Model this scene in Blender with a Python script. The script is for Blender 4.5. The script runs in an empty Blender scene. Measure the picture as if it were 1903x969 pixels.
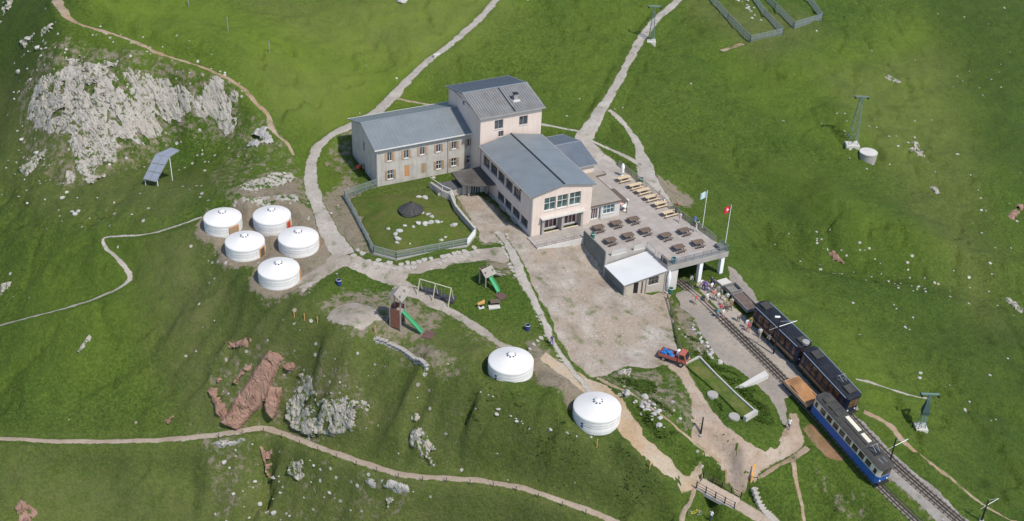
import bpy, bmesh, math, random
import numpy as np
from mathutils import Vector, Matrix, Euler
from mathutils.geometry import delaunay_2d_cdt
R = math.radians
rnd = random.Random(7)
nrg = np.random.default_rng(11)
scn = bpy.context.scene
COL = scn.collection

# ---------------------------------------------------------------- camera
FPX, TH, RO, CH, AZ = 2224.8, .5647, .0452, 92.4, .4825      # focal (px of a 1903 wide picture), pitch, roll, height, azimuth of the hotel
IW, IH = 1903., 969.
_F = np.array([0, math.cos(TH), -math.sin(TH)])
_U0 = np.array([0, math.sin(TH), math.cos(TH)])
_R0 = np.array([1., 0, 0])
_R = math.cos(RO) * _R0 + math.sin(RO) * _U0
_U = -math.sin(RO) * _R0 + math.cos(RO) * _U0
CAMP = np.array([0, 0, CH])
cd = bpy.data.cameras.new('camera'); cam = bpy.data.objects.new('camera', cd); COL.objects.link(cam)
cd.sensor_width = 36; cd.lens = FPX / IW * 36; cd.clip_start = 1; cd.clip_end = 6000
M = Matrix.Identity(4)
for i in range(3):
    M[i][0] = _R[i]; M[i][1] = _U[i]; M[i][2] = -_F[i]; M[i][3] = CAMP[i]
cam.matrix_world = M
scn.camera = cam

# ---------------------------------------------------------------- light
SUN = Vector((.70, -.68, 0)).normalized(); EL = R(55)
SUNV = Vector((SUN.x * math.cos(EL), SUN.y * math.cos(EL), math.sin(EL)))
w = bpy.data.worlds.new('World'); scn.world = w; w.use_nodes = True
nt = w.node_tree; bg = nt.nodes['Background']
sky = nt.nodes.new('ShaderNodeTexSky'); sky.sky_type = 'NISHITA'; sky.sun_disc = False
sky.sun_elevation = EL; sky.sun_rotation = math.atan2(SUN.x, SUN.y); sky.altitude = 2000
sky.dust_density = 2.0; sky.air_density = 1.0
nt.links.new(sky.outputs[0], bg.inputs[0]); bg.inputs[1].default_value = .15
sl = bpy.data.lights.new('sun', 'SUN'); sl.energy = 3.0; sl.angle = R(2.0); sl.color = (1, .94, .83)
so = bpy.data.objects.new('sun', sl); COL.objects.link(so)
so.rotation_euler = SUNV.to_track_quat('Z', 'Y').to_euler(); so.location = (60, 60, 150)
vs = scn.view_settings; vs.view_transform = 'Standard'; vs.look = 'None'; vs.gamma = 1; vs.exposure = .47; vs.use_curve_mapping = False
scn.render.engine = 'CYCLES'

# ---------------------------------------------------------------- noise and heights
def _hash(ix, iy, s):
    h = (ix * 374761393 + iy * 668265263 + s * 982451653) & 0xffffffff
    h = ((h ^ (h >> 13)) * 1274126177) & 0xffffffff
    return ((h ^ (h >> 16)) & 0xffffff) / 16777216.
def vnoise(x, y, s=0):
    x = np.asarray(x, float); y = np.asarray(y, float)
    ix = np.floor(x).astype(np.int64); iy = np.floor(y).astype(np.int64)
    fx = x - ix; fy = y - iy
    fx = fx * fx * fx * (fx * (fx * 6 - 15) + 10); fy = fy * fy * fy * (fy * (fy * 6 - 15) + 10)
    a = _hash(ix, iy, s); b = _hash(ix + 1, iy, s); c = _hash(ix, iy + 1, s); d = _hash(ix + 1, iy + 1, s)
    return (a + (b - a) * fx) * (1 - fy) + (c + (d - c) * fx) * fy - .5
def fbm(x, y, s=0, o=4, g=.5):
    r = 0; a = 1
    for k in range(o):
        r = r + a * vnoise(x, y, s + k * 17); x = x * 2.03 + 11.3; y = y * 2.03 + 5.7; a *= g
    return r
def ray(px, py):
    d = _F * FPX + _R * (px - IW / 2) - _U * (py - IH / 2)
    return d / np.linalg.norm(d)
def at_z(px, py, z):
    d = ray(px, py); return CAMP + d * ((z - CH) / d[2])
def pix(p):
    d = np.asarray(p, float) - CAMP; wv = d @ _F
    return IW / 2 + FPX * (d @ _R) / wv, IH / 2 - FPX * (d @ _U) / wv
def mpp(p):                                  # metres per pixel at a point
    return float((np.asarray(p, float) - CAMP) @ _F) / FPX

CTRL = """985 440 0|1095 416 0|1003 466 -.2|1085 462 -1.6|1123 518 -3|1164 548 -3.1|1200 552 -3.8|1245 546 -4.3|1300 530 -4.5|1350 500 -4.6|1190 620 -4.2|1100 600 -3|1040 560 -1.8
1250 670 -5|1262 600 -4.6|1130 690 -4.4|1340 592 -5.1|1400 650 -5.9|1464 714 -6.9|1550 805 -8.4|1632 898 -10|1702 965 -11.2|1577 772 -7.9|1651 850 -9.2|1740 930 -10.7|1780 968 -11.4|1420 612 -5.6|1500 690 -6.7
1330 720 -5.8|1400 790 -7|1300 760 -6.2|1480 820 -7.9|1420 930 -11.5|1350 885 -9.3|1295 893 -9|1500 930 -11.5|1560 930 -11.3|1450 969 -13|1310 962 -14|1265 955 -14.2|1240 905 -11|1600 969 -12.5
1105 800 -5.6|947 722 -4|1060 700 -3.9|1010 640 -2.9|1020 620 -2.7|770 600 -2|900 540 -1.2|960 600 -2.2|850 650 -3|640 480 -.4|740 490 -.3|880 455 -.2|800 510 -.7|690 560 -1.4
417 438 .3|508 432 .4|458 482 -.4|556 476 -.3|521 536 -1|620 570 -1.6|600 420 .4|585 340 1.2|582 290 2|640 238 3.2|700 345 .9|668 310 1.4|840 345 .5|880 360 .2|930 400 0|660 380 .5|850 390 .4|760 420 1.0
720 187 5|800 110 8.5|860 55 11|925 2 13|760 190 4.6|840 200 3.4|1010 233 2|1085 246 1.2|1120 190 2.8|1180 85 6.2|1260 2 9|1000 60 8.5|1100 60 7.5
1140 295 .3|1200 300 .4|1222 350 -.2|1270 370 -2.2|1300 400 -3|1345 455 -4|1290 300 -.5|1400 300 -3|1500 200 -1|1400 150 1.5|1609 290 -5|1700 100 -2|1880 20 -2|1880 300 -9|1880 600 -14|1700 500 -10|1600 600 -9|1500 500 -7.5|1420 430 -5.8|1711 795 -11.8|1880 940 -19|1830 800 -15.5|1440 60 4.5|1530 30 4
420 380 1.8|530 365 1.9|290 335 .5|170 335 -1|120 300 0|240 268 2.2|330 225 4|420 225 4.5|470 270 3.5|545 295 2.5|100 115 11.5|160 95 12.5|250 118 12.8|340 138 11.8|420 165 10|450 150 10.5|500 215 6.3|480 180 8.5|350 112 13.4|250 80 14.5|145 42 16|110 2 17.5|300 30 16|450 50 14|600 40 12.5|600 130 9|560 220 5.5
10 60 9|20 160 4|10 300 -4|60 240 1|10 450 -8|10 600 -13.5|10 816 -20.5|10 960 -27|200 442 -3|240 515 -5.2|150 560 -8|190 470 -3.8|100 400 -3.5|320 470 -2.4|400 480 -1.5|380 560 -5|300 640 -10.5|300 720 -14.5|200 700 -14|470 799 -17.5|390 812 -18.6|250 822 -19.6|120 820 -20.2|620 838 -16.2|760 885 -15.7|900 897 -14.9|1050 935 -14.6|1130 967 -15
480 550 -1.9|560 590 -2.1|640 622 -2.3|700 632 -2.5|800 692 -3.3|880 730 -4.4|1060 800 -6.2|1150 806 -6.3|1200 850 -7.6|500 600 -4|450 640 -8|500 690 -10|440 750 -14|560 740 -12.8|600 660 -5.6|700 740 -9.5|800 790 -10.5|900 770 -7.2|960 820 -9.3|1050 870 -10.3|1180 900 -10.8|1000 890 -12.6
200 900 -25|450 930 -25.5|600 930 -22.5|800 950 -20.5|950 960 -18.5|330 890 -24"""
_cp = []
for t in CTRL.replace('\n', '|').split('|'):
    a, b, c = map(float, t.split()); q = at_z(a, b, c); _cp.append(q)
for q in [(-130, 110, -38), (-140, 190, -12), (-140, 280, 14), (-60, 320, 20), (40, 320, 14), (120, 300, -4), (145, 220, -16), (130, 140, -20), (90, 70, -24), (20, 60, -26), (-60, 60, -36), (-120, 60, -46)]:
    _cp.append(np.array(q, float))
_cp = np.array(_cp)
def _tps(r2): return np.where(r2 > 1e-9, r2 * np.log(r2 + 1e-12), 0.)
_n = len(_cp); SC = 50.
_xy = _cp[:, :2] / SC
K = _tps(((_xy[:, None] - _xy[None]) ** 2).sum(-1)) + np.eye(_n) * 2e-3
Pm = np.c_[np.ones(_n), _xy]
A = np.block([[K, Pm], [Pm.T, np.zeros((3, 3))]])
_sol = np.linalg.solve(A, np.r_[_cp[:, 2], 0, 0, 0])
GX0, GX1, GY0, GY1, GS = -125., 135., 60., 310., .5
gx = np.arange(GX0, GX1 + .01, GS); gy = np.arange(GY0, GY1 + .01, GS)
GXX, GYY = np.meshgrid(gx, gy)
def _evalbase(x, y):
    sh = x.shape; p = np.c_[x.ravel(), y.ravel()] / SC; out = np.empty(len(p))
    for i in range(0, len(p), 20000):
        q = p[i:i + 20000]; d = ((q[:, None] - _xy[None]) ** 2).sum(-1)
        out[i:i + 20000] = _tps(d) @ _sol[:_n] + _sol[_n] + q @ _sol[_n + 1:]
    return out.reshape(sh)
_cx = np.arange(GX0, GX1 + 3, 1.5); _cy = np.arange(GY0, GY1 + 3, 1.5)
_CB = _evalbase(*np.meshgrid(_cx, _cy))
def _cub(Fd, x, y, x0, y0, s):              # Catmull-Rom lookup
    u = np.clip((x - x0) / s, 1, Fd.shape[1] - 3.001); v = np.clip((y - y0) / s, 1, Fd.shape[0] - 3.001)
    i = u.astype(int); j = v.astype(int); a = u - i; b = v - j
    def wt(t): return (-.5 * t + t * t - .5 * t ** 3, 1 - 2.5 * t * t + 1.5 * t ** 3, .5 * t + 2 * t * t - 1.5 * t ** 3, -.5 * t * t + .5 * t ** 3)
    wa = wt(a); wb = wt(b); r = 0
    for m in range(4):
        for k in range(4): r = r + wb[m] * wa[k] * Fd[j + m - 1, i + k - 1]
    return r
HG = _cub(_CB, GXX, GYY, GX0, GY0, 1.5)      # the height raster all things stand on
def hz(x, y, F=None):
    F = HG if F is None else F
    x = np.asarray(x, float); y = np.asarray(y, float)
    u = np.clip((x - GX0) / GS, 0, len(gx) - 1.001); v = np.clip((y - GY0) / GS, 0, len(gy) - 1.001)
    i = u.astype(int); j = v.astype(int); a = u - i; b = v - j
    return (F[j, i] * (1 - a) + F[j, i + 1] * a) * (1 - b) + (F[j + 1, i] * (1 - a) + F[j + 1, i + 1] * a) * b
_T = np.arange(60, 560, .4)
def G(px, py, dz=0.):                        # where the line of sight through a picture point meets the ground (raised by dz)
    d = ray(px, py); p = CAMP + _T[:, None] * d
    s = p[:, 2] - hz(p[:, 0], p[:, 1]) - dz
    k = np.argmax(s < 0)
    if k == 0: k = len(_T) - 1
    a = s[k - 1] / (s[k - 1] - s[k] + 1e-9); t = _T[k - 1] + .4 * a
    q = CAMP + t * d; return np.array([q[0], q[1], q[2] - dz])
def GL(s, dz=0.): return [G(*map(float, t.split(',')), dz=dz) for t in s.split()]
def line_dist(X, Y, pts):
    best = np.full(X.shape, 1e9); par = np.zeros(X.shape); L = 0
    for a, b in zip(pts[:-1], pts[1:]):
        dx, dy = b[0] - a[0], b[1] - a[1]; l2 = dx * dx + dy * dy
        t = np.clip(((X - a[0]) * dx + (Y - a[1]) * dy) / l2, 0, 1)
        d = np.hypot(X - a[0] - t * dx, Y - a[1] - t * dy); m = d < best
        best = np.where(m, d, best); par = np.where(m, L + t * math.sqrt(l2), par); L += math.sqrt(l2)
    return best, par
def inside(X, Y, poly):
    r = np.zeros(X.shape, bool); n = len(poly)
    for i in range(n):
        x1, y1 = poly[i][:2]; x2, y2 = poly[(i + 1) % n][:2]
        if y1 == y2: continue
        c = ((y1 > Y) != (y2 > Y)) & (X < (x2 - x1) * (Y - y1) / (y2 - y1) + x1); r ^= c
    return r
def sd_poly(X, Y, poly):                     # signed distance, negative inside
    d, _ = line_dist(X, Y, list(poly) + [poly[0]]); return np.where(inside(X, Y, poly), -d, d)
def sstep(a, b, x): t = np.clip((x - a) / (b - a), 0, 1); return t * t * (3 - 2 * t)
def win(pts, m):                             # slice of the raster around points
    P = np.array([p[:2] for p in pts]); x0, y0 = P.min(0) - m; x1, y1 = P.max(0) + m
    i0 = max(0, int((x0 - GX0) / GS)); i1 = min(len(gx), int((x1 - GX0) / GS) + 2); j0 = max(0, int((y0 - GY0) / GS)); j1 = min(len(gy), int((y1 - GY0) / GS) + 2)
    return slice(j0, j1), slice(i0, i1)
def flat_poly(poly, z, m=1.5, inner=0.):
    s = win(poly, m + 1); d = sd_poly(GXX[s], GYY[s], poly); k = 1 - sstep(inner, m, d)
    HG[s] = HG[s] * (1 - k) + z * k
def flat_disc(c, r, z, m=1.5):
    s = win([c], r + m + 1); d = np.hypot(GXX[s] - c[0], GYY[s] - c[1]) - r; k = 1 - sstep(0, m, d)
    HG[s] = HG[s] * (1 - k) + z * k
def flat_line(pts, zs, r, m=2.):
    s = win(pts, r + m + 1); d, par = line_dist(GXX[s], GYY[s], pts)
    L = np.r_[0, np.cumsum([math.hypot(b[0] - a[0], b[1] - a[1]) for a, b in zip(pts[:-1], pts[1:])])]
    z = np.interp(par, L, zs); k = 1 - sstep(r, r + m, d); HG[s] = HG[s] * (1 - k) + z * k
def resample(pts, step):
    P = np.array([p[:3] for p in pts], float); n = len(P)
    # Catmull-Rom through the points, then even spacing in plan
    out = []
    for i in range(n - 1):
        p0, p1, p2, p3 = P[max(i - 1, 0)], P[i], P[i + 1], P[min(i + 2, n - 1)]
        for t in np.linspace(0, 1, 14, endpoint=False):
            out.append(.5 * (2 * p1 + (p2 - p0) * t + (2 * p0 - 5 * p1 + 4 * p2 - p3) * t * t + (3 * p1 - p0 - 3 * p2 + p3) * t ** 3))
    out.append(P[-1]); out = np.array(out)
    L = np.r_[0, np.cumsum(np.hypot(*np.diff(out[:, :2], axis=0).T))]; m = max(2, int(L[-1] / step) + 1)
    q = np.linspace(0, L[-1], m); return np.stack([np.interp(q, L, out[:, k]) for k in range(3)], 1)

# ---------------------------------------------------------------- mesh and object helpers
def tag(o, label=None, cat=None, group=None, kind=None):
    if label: o['label'] = label
    if cat: o['category'] = cat
    if group: o['group'] = group
    if kind: o['kind'] = kind
    return o
def empty(name, loc=(0, 0, 0), rz=0, label=None, cat=None, group=None):
    o = bpy.data.objects.new(name, None); COL.objects.link(o); o.location = loc; o.rotation_euler = (0, 0, rz); o.empty_display_size = .3
    return tag(o, label, cat, group)
class MB:
    def __init__(s): s.v = []; s.f = []; s.m = []; s.cm = 0
    def add(s, vs, fs):
        n = len(s.v); s.v += [tuple(map(float, v)) for v in vs]; s.f += [tuple(i + n for i in f) for f in fs]; s.m += [s.cm] * len(fs); return s
    def box(s, x0, x1, y0, y1, z0, z1, ch=0):
        if ch <= 0:
            return s.add([(x0, y0, z0), (x1, y0, z0), (x1, y1, z0), (x0, y1, z0), (x0, y0, z1), (x1, y0, z1), (x1, y1, z1), (x0, y1, z1)],
                         [(3, 2, 1, 0), (4, 5, 6, 7), (0, 1, 5, 4), (1, 2, 6, 5), (2, 3, 7, 6), (3, 0, 4, 7)])
        c = ch
        return s.loft([[(x0 + c, y0 + c, z0), (x1 - c, y0 + c, z0), (x1 - c, y1 - c, z0), (x0 + c, y1 - c, z0)],
                       [(x0, y0, z0 + c), (x1, y0, z0 + c), (x1, y1, z0 + c), (x0, y1, z0 + c)],
                       [(x0, y0, z1 - c), (x1, y0, z1 - c), (x1, y1, z1 - c), (x0, y1, z1 - c)],
                       [(x0 + c, y0 + c, z1), (x1 - c, y0 + c, z1), (x1 - c, y1 - c, z1), (x0 + c, y1 - c, z1)]])
    def loft(s, rings, cap=True, closed=True):
        n = len(rings[0]); vs = [p for r in rings for p in r]; fs = []
        for k in range(len(rings) - 1):
            for i in range(n if closed else n - 1):
                j = (i + 1) % n; fs.append((k * n + i, k * n + j, (k + 1) * n + j, (k + 1) * n + i))
        if cap: fs += [tuple(range(n - 1, -1, -1)), tuple(range((len(rings) - 1) * n, len(rings) * n))]
        return s.add(vs, fs)
    def prism(s, poly, z0, z1):              # polygon (counter-clockwise) pulled up
        return s.loft([[(p[0], p[1], z0) for p in poly], [(p[0], p[1], z1) for p in poly]])
    def tube(s, a, b, r, r2=None, n=6, cap=True):
        a = Vector(a); b = Vector(b); d = (b - a).normalized(); u = d.orthogonal().normalized(); t = d.cross(u); r2 = r if r2 is None else r2
        ring = lambda c, q: [tuple(c + u * (q * math.cos(2 * math.pi * i / n)) + t * (q * math.sin(2 * math.pi * i / n))) for i in range(n)]
        return s.loft([ring(a, r), ring(b, r2)], cap)
    def bar(s, a, b, w, h, up=(0, 0, 1)):    # rectangular bar
        a = Vector(a); b = Vector(b); d = (b - a).normalized(); u = Vector(up); sd = d.cross(u)
        if sd.length < 1e-4: sd = d.cross(Vector((0, 1, 0)))
        sd.normalize(); u = sd.cross(d); r = lambda c: [tuple(c + sd * (w / 2 * i) + u * (h / 2 * j)) for i, j in ((-1, -1), (1, -1), (1, 1), (-1, 1))]
        return s.loft([r(a), r(b)])
    def lathe(s, prof, n=24, c=(0, 0), cap=True):
        return s.loft([[(c[0] + r * math.cos(2 * math.pi * i / n), c[1] + r * math.sin(2 * math.pi * i / n), z) for i in range(n)] for r, z in prof], cap)
    def build(s, name, mat, parent=None, smooth=False, loc=None, label=None):
        me = bpy.data.meshes.new(name); me.from_pydata(s.v, [], s.f)
        mats = mat if isinstance(mat, (list, tuple)) else [mat]
        for m_ in mats: me.materials.append(m_)
        if len(mats) > 1: me.polygons.foreach_set('material_index', s.m)
        me.validate()
        bm = bmesh.new(); bm.from_mesh(me); bmesh.ops.recalc_face_normals(bm, faces=bm.faces); bm.to_mesh(me); bm.free()
        if smooth: me.polygons.foreach_set('use_smooth', [True] * len(me.polygons))
        return put(me, name, parent, loc, label)
def put(me, name, parent=None, loc=None, label=None):
    o = bpy.data.objects.new(name, me); COL.objects.link(o)
    if parent is not None: o.parent = parent
    if loc is not None: o.location = loc
    if label: o['label'] = label
    return o
def copy_tree(o, parent=None):
    c = o.copy(); COL.objects.link(c); c.parent = parent
    for ch in list(KIDS.get(o.name, [])) or [x for x in o.children]: copy_tree(ch, c)
    return c
KIDS = {}
def sm(o, ang=35):                           # smooth with sharp edges kept
    me = o.data; me.polygons.foreach_set('use_smooth', [True] * len(me.polygons)); me.set_sharp_from_angle(angle=R(ang)); return o

# ---------------------------------------------------------------- materials
MATS = {}
def nodes(name):
    m = bpy.data.materials.new(name); m.use_nodes = True; t = m.node_tree
    return m, t, t.nodes['Principled BSDF']
def N(t, kind, **kw):
    n = t.nodes.new(kind)
    for k, v in kw.items():
        if k.startswith('i_'):
            key = k[2:]; key = int(key) if key.isdigit() else key; n.inputs[key].default_value = v
        else: setattr(n, k, v)
    return n
def noise(t, vec, scale, detail=4, rough=.55):
    n = N(t, 'ShaderNodeTexNoise'); n.inputs['Scale'].default_value = scale; n.inputs['Detail'].default_value = detail; n.inputs['Roughness'].default_value = rough
    t.links.new(vec, n.inputs['Vector']); return n.outputs['Fac']
def ramp(t, fac, stops, interp='LINEAR'):
    n = N(t, 'ShaderNodeValToRGB'); cr = n.color_ramp; cr.interpolation = interp
    while len(cr.elements) < len(stops): cr.elements.new(.5)
    for e, (p, c) in zip(cr.elements, stops):
        e.position = p; e.color = (c, c, c, 1) if isinstance(c, (int, float)) else (*c, 1)
    t.links.new(fac, n.inputs[0]); return n.outputs[0]
def mix(t, fac, a, b, mode='MIX'):
    n = N(t, 'ShaderNodeMix', data_type='RGBA', blend_type=mode)
    for s, v in ((n.inputs[0], fac), (n.inputs[6], a), (n.inputs[7], b)):
        if isinstance(v, bpy.types.NodeSocket): t.links.new(v, s)
        elif isinstance(v, (int, float)): s.default_value = v
        else: s.default_value = (*v, 1)
    return n.outputs[2]
def math_(t, op, a, b=0., c=None):
    n = N(t, 'ShaderNodeMath', operation=op)
    for s, v in zip(n.inputs, (a, b, c)):
        if v is None: continue
        if isinstance(v, bpy.types.NodeSocket): t.links.new(v, s)
        else: s.default_value = v
    return n.outputs[0]
def bump(t, h, strength, dist, nrm=None):
    n = N(t, 'ShaderNodeBump'); n.inputs['Strength'].default_value = strength; n.inputs['Distance'].default_value = dist
    t.links.new(h, n.inputs['Height'])
    if nrm is not None: t.links.new(nrm, n.inputs['Normal'])
    return n.outputs[0]
def pos(t): return N(t, 'ShaderNodeNewGeometry').outputs['Position']
def objc(t): return N(t, 'ShaderNodeTexCoord').outputs['Object']
def pmat(name, col, rough=.8, var=.18, scale=1.2, fine=14., bmp=.15, dist=.02, metal=0., spec=.3, dirt=None, dirtamt=.4, streak=0., tile=0.):
    if name in MATS: return MATS[name]
    m, t, b = nodes(name); v = objc(t)
    a = noise(t, v, scale, 5); f = noise(t, v, fine, 3)
    c = mix(t, ramp(t, a, [(.3, 0.), (.7, 1.)]), [x * (1 - var) for x in col], [min(1, x * (1 + var)) for x in col])
    c = mix(t, .35, c, mix(t, f, [x * (1 - var * 1.5) for x in col], [min(1, x * (1 + var)) for x in col]))
    if dirt:
        d = ramp(t, noise(t, v, scale * .6, 6, .65), [(.48, 0.), (.72, dirtamt)]); c = mix(t, d, c, dirt)
    if streak:
        mp_ = N(t, 'ShaderNodeMapping'); mp_.inputs['Scale'].default_value = (2.2, 2.2, .16); t.links.new(v, mp_.inputs['Vector'])
        c = mix(t, ramp(t, noise(t, mp_.outputs[0], 1., 5, .6), [(.45, 0.), (.75, streak)]), c, [x * .55 for x in col])
    if tile:
        bt = N(t, 'ShaderNodeTexBrick'); bt.offset = 0.; t.links.new(v, bt.inputs['Vector']); bt.inputs['Scale'].default_value = 1.; bt.inputs['Brick Width'].default_value = tile; bt.inputs['Row Height'].default_value = tile; bt.inputs['Mortar Size'].default_value = .02
        bt.inputs['Color1'].default_value = (.86, .86, .86, 1); bt.inputs['Color2'].default_value = (1, 1, 1, 1); bt.inputs['Mortar'].default_value = (.6, .6, .6, 1); c = mix(t, 1., c, bt.outputs['Color'], 'MULTIPLY')
    t.links.new(c, b.inputs['Base Color']); b.inputs['Roughness'].default_value = rough; b.inputs['Metallic'].default_value = metal
    b.inputs['Specular IOR Level'].default_value = spec
    if bmp: t.links.new(bump(t, f, bmp, dist), b.inputs['Normal'])
    MATS[name] = m; return m
# ---------------------------------------------------------------- frames of the buildings
E1 = np.array([math.cos(AZ), math.sin(AZ), 0]); E2 = np.array([-math.sin(AZ), math.cos(AZ), 0])
HOTEL = dict(o=np.array([-21.66, 164.36]), zb=.86, L=17.13, W=11.23, he=7.53, hr=9.35)
TOWER = dict(o=np.array([-5.85, 168.79]), L=10.76, W=12.37, he=11.53, hr=12.94)
HALL = dict(o=np.array([2.588, 152.78]), L=17.59, W=10.10, he=6.95, hr=7.95)
def frame_pt(o, u, v): return (o[0] + E1[0] * u + E2[0] * v, o[1] + E1[1] * u + E2[1] * v)
def rect(o, u0, u1, v0, v1): return [frame_pt(o, u0, v0), frame_pt(o, u1, v0), frame_pt(o, u1, v1), frame_pt(o, u0, v1)]
def to_uv(p, o): d = np.asarray(p[:2]) - o; return float(d @ E1[:2]), float(d @ E2[:2])
# terrace deck corners in the hall frame
HO = HALL['o']
DECKPX = "1085,441 1124,478 1203,462 1242,497 1350,467 1333,449 1300,425 1262,402 1240,383 1192,342 1150,308 1112,290"
DECK = [to_uv(at_z(*map(float, t.split(',')), 0.), HO) for t in DECKPX.split()]

# ---------------------------------------------------------------- shaping the ground
YURTPX = [(417.5, 441, 70), (508, 437, 70), (458.5, 487, 73), (557, 480, 75), (521, 540, 77), (947, 722, 85), (1105, 806, 90)]
YURTS = []
for x, y, wpx in YURTPX:
    p = G(x, y); s_ = mpp(p); r = wpx * s_ / 2
    d = np.array([p[0], p[1]]); d = d / np.linalg.norm(d)
    c = p[:2] + d * r * 1.0                     # the picture point is the near foot of the wall
    z = float(p[2]); YURTS.append((c, r, z))
for c, r, z in YURTS: flat_disc(c, r + .5, z, 1.6)
TRA = "1262,520 1283,540 1340,592 1400,650 1464,714 1550,805 1632,898 1702,965 1745,1006"
TRB = "1302,500 1330,523 1375,568 1420,612 1500,690 1577,772 1651,850 1740,930 1800,985"
def track_pts(s):
    P = np.array(GL(s)); L = np.r_[0, np.cumsum(np.hypot(*np.diff(P[:, :2], axis=0).T))]
    k = np.polyfit(L, P[:, 2], 2); P[:, 2] = np.polyval(k, L); return resample(P, 1.)
TA = track_pts(TRA); TB = track_pts(TRB)
for T_ in (TA, TB): flat_line(T_[::4], T_[::4, 2] - .05, 2.6, 2.2)
hol = [(12.6, -9.5), (21.6, -9.5), (21.9, 6), (12.6, 6)]
_du = [d[0] for d in DECK]; _dv = [d[1] for d in DECK]
flat_poly([frame_pt(HO, u, v) for u, v in ((DECK[3][0] + .2, DECK[3][1] - .4), (DECK[4][0], DECK[4][1] - .4), (DECK[4][0], DECK[4][1] + 15), (DECK[3][0] + .2, DECK[3][1] + 15))], -4.6, 1.2)
flat_poly([frame_pt(HO, u, v) for u, v in ((7.6, -9), (14.3, -9), (24.0, -8), (23.9, 14.4), (22.2, 18.4), (9, 18.4), (9, -2.8), (7.6, -2.8))], -.7, .5)
flat_poly([frame_pt(HO, u, v) for u, v in ((DECK[3][0] + .2, DECK[3][1] - .4), (DECK[4][0], DECK[4][1] - .4), (DECK[4][0] - .6, DECK[4][1] + 14.5), (DECK[3][0] + .2, DECK[3][1] + 14.5))], -4.6, .8)
flat_poly(rect(HO, 0, HALL['W'], 0, HALL['L']), -.3, .8)
flat_poly(rect(HOTEL['o'], 0, HOTEL['L'], 0, HOTEL['W']), .8, 1.0)
flat_poly([frame_pt(HO, u, v) for u, v in ((-.4, -2.9), (10.3, -2.9), (10.3, .2), (-.4, .2))], -.4, .35)
# pit beside the little bridge
PIT = [tuple(at_z(a, b, -13.5)[:2]) for a, b in ((1262, 958), (1280, 928), (1303, 912), (1342, 930), (1345, 955), (1340, 990), (1262, 990))]
flat_poly(PIT, -14.2, 1.4)
# rocky steps in the ground: (line, drop in metres, width)
def scarp(s, h, wd):
    P = GL(s); sl_ = win(P, wd * 3 + 2); d, par = line_dist(GXX[sl_], GYY[sl_], P)
    HG[sl_] += h * np.exp(-(d / wd) ** 2)
scarp("700,632 745,655 800,688", -.5, 2.2)
scarp("765,770 770,800 760,830", 1.8, 1.8); scarp("872,750 862,790 850,835", -2.4, .8); scarp("792,722 775,750 762,785 758,820", -2.6, .9)
scarp("502,824 500,860 495,935", -2.6, .8); scarp("530,680 515,740 505,780", -1.8, 1.3); scarp("580,625 562,660 548,700", -1.6, 1.2)
scarp("1430,430 1530,470 1650,490 1780,520 1900,560", -2.8, 4); scarp("1700,330 1760,370 1800,420", -.8, 3); scarp("1560,400 1680,440 1800,520 1900,540", 2.6, 7); scarp("1250,250 1400,330 1500,400", -1.2, 6); scarp("1450,120 1560,200 1700,330", 1.4, 7); scarp("1360,520 1500,600 1650,720", 1.0, 6)
scarp("1640,140 1690,160", .6, 2); scarp("1560,220 1600,260", .8, 3); scarp("940,770 960,820 1000,860", 1.2, 5); scarp("1110,830 1100,880", -.9, 3)

# ---------------------------------------------------------------- what covers the ground: polygons and ribbons traced on it
POLYS = {
 'gravel_yard': "990,434 1012,452 1040,452 1092,442 1122,493 1150,512 1178,540 1210,545 1247,534 1252,580 1262,640 1272,668 1268,685 1240,682 1205,690 1165,684 1130,700 1090,695 1062,672 1040,640 1022,600 1000,555 975,505 962,480 940,455 890,455 885,432 864,395 845,366 870,352 905,368 940,410",
 'gravel_plaza': "606,440 625,464 655,472 690,480 742,490 800,480 885,460 940,456 965,485 940,492 905,486 860,492 800,507 762,512 748,540 720,532 690,522 660,506 640,498 612,514 590,528 570,545 556,548 545,520 570,505 600,488 612,470",
 'station_platform': "1250,548 1283,526 1330,570 1395,636 1462,704 1484,735 1462,745 1472,788 1455,802 1440,765 1425,735 1400,712 1372,690 1345,680 1318,650 1298,620 1284,590 1264,575",
 'middle_platform': "1295,515 1330,530 1375,575 1420,620 1500,700 1565,775 1560,800 1540,790 1470,712 1405,648 1345,590 1290,536",
 'dirt_road': "1225,672 1268,655 1285,690 1305,725 1330,765 1350,790 1380,812 1412,828 1440,824 1455,801 1462,765 1482,762 1492,795 1500,825 1480,848 1450,852 1425,868 1410,885 1400,902 1370,907 1355,895 1350,870 1325,832 1305,814 1288,800 1280,775 1283,750 1268,720 1250,695",
 'earth_bank': "1486,795 1505,778 1560,835 1575,866 1545,858 1515,835",
 'gravel_strip': "1345,478 1362,490 1385,520 1410,555 1450,600 1500,655 1560,715 1605,760 1590,768 1545,730 1490,675 1430,610 1385,565 1352,525",
 'ballast_bed': "1560,800 1575,765 1600,775 1660,835 1745,910 1830,985 1770,1005 1700,935 1640,880 1610,850",
 'concrete_slab_roof': "1296,668 1366,735 1404,768 1380,780 1345,745 1270,678",
}
DIRT_BARE = "612,575 640,560 665,562 700,572 716,595 690,612 655,618 625,612 600,598"
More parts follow.
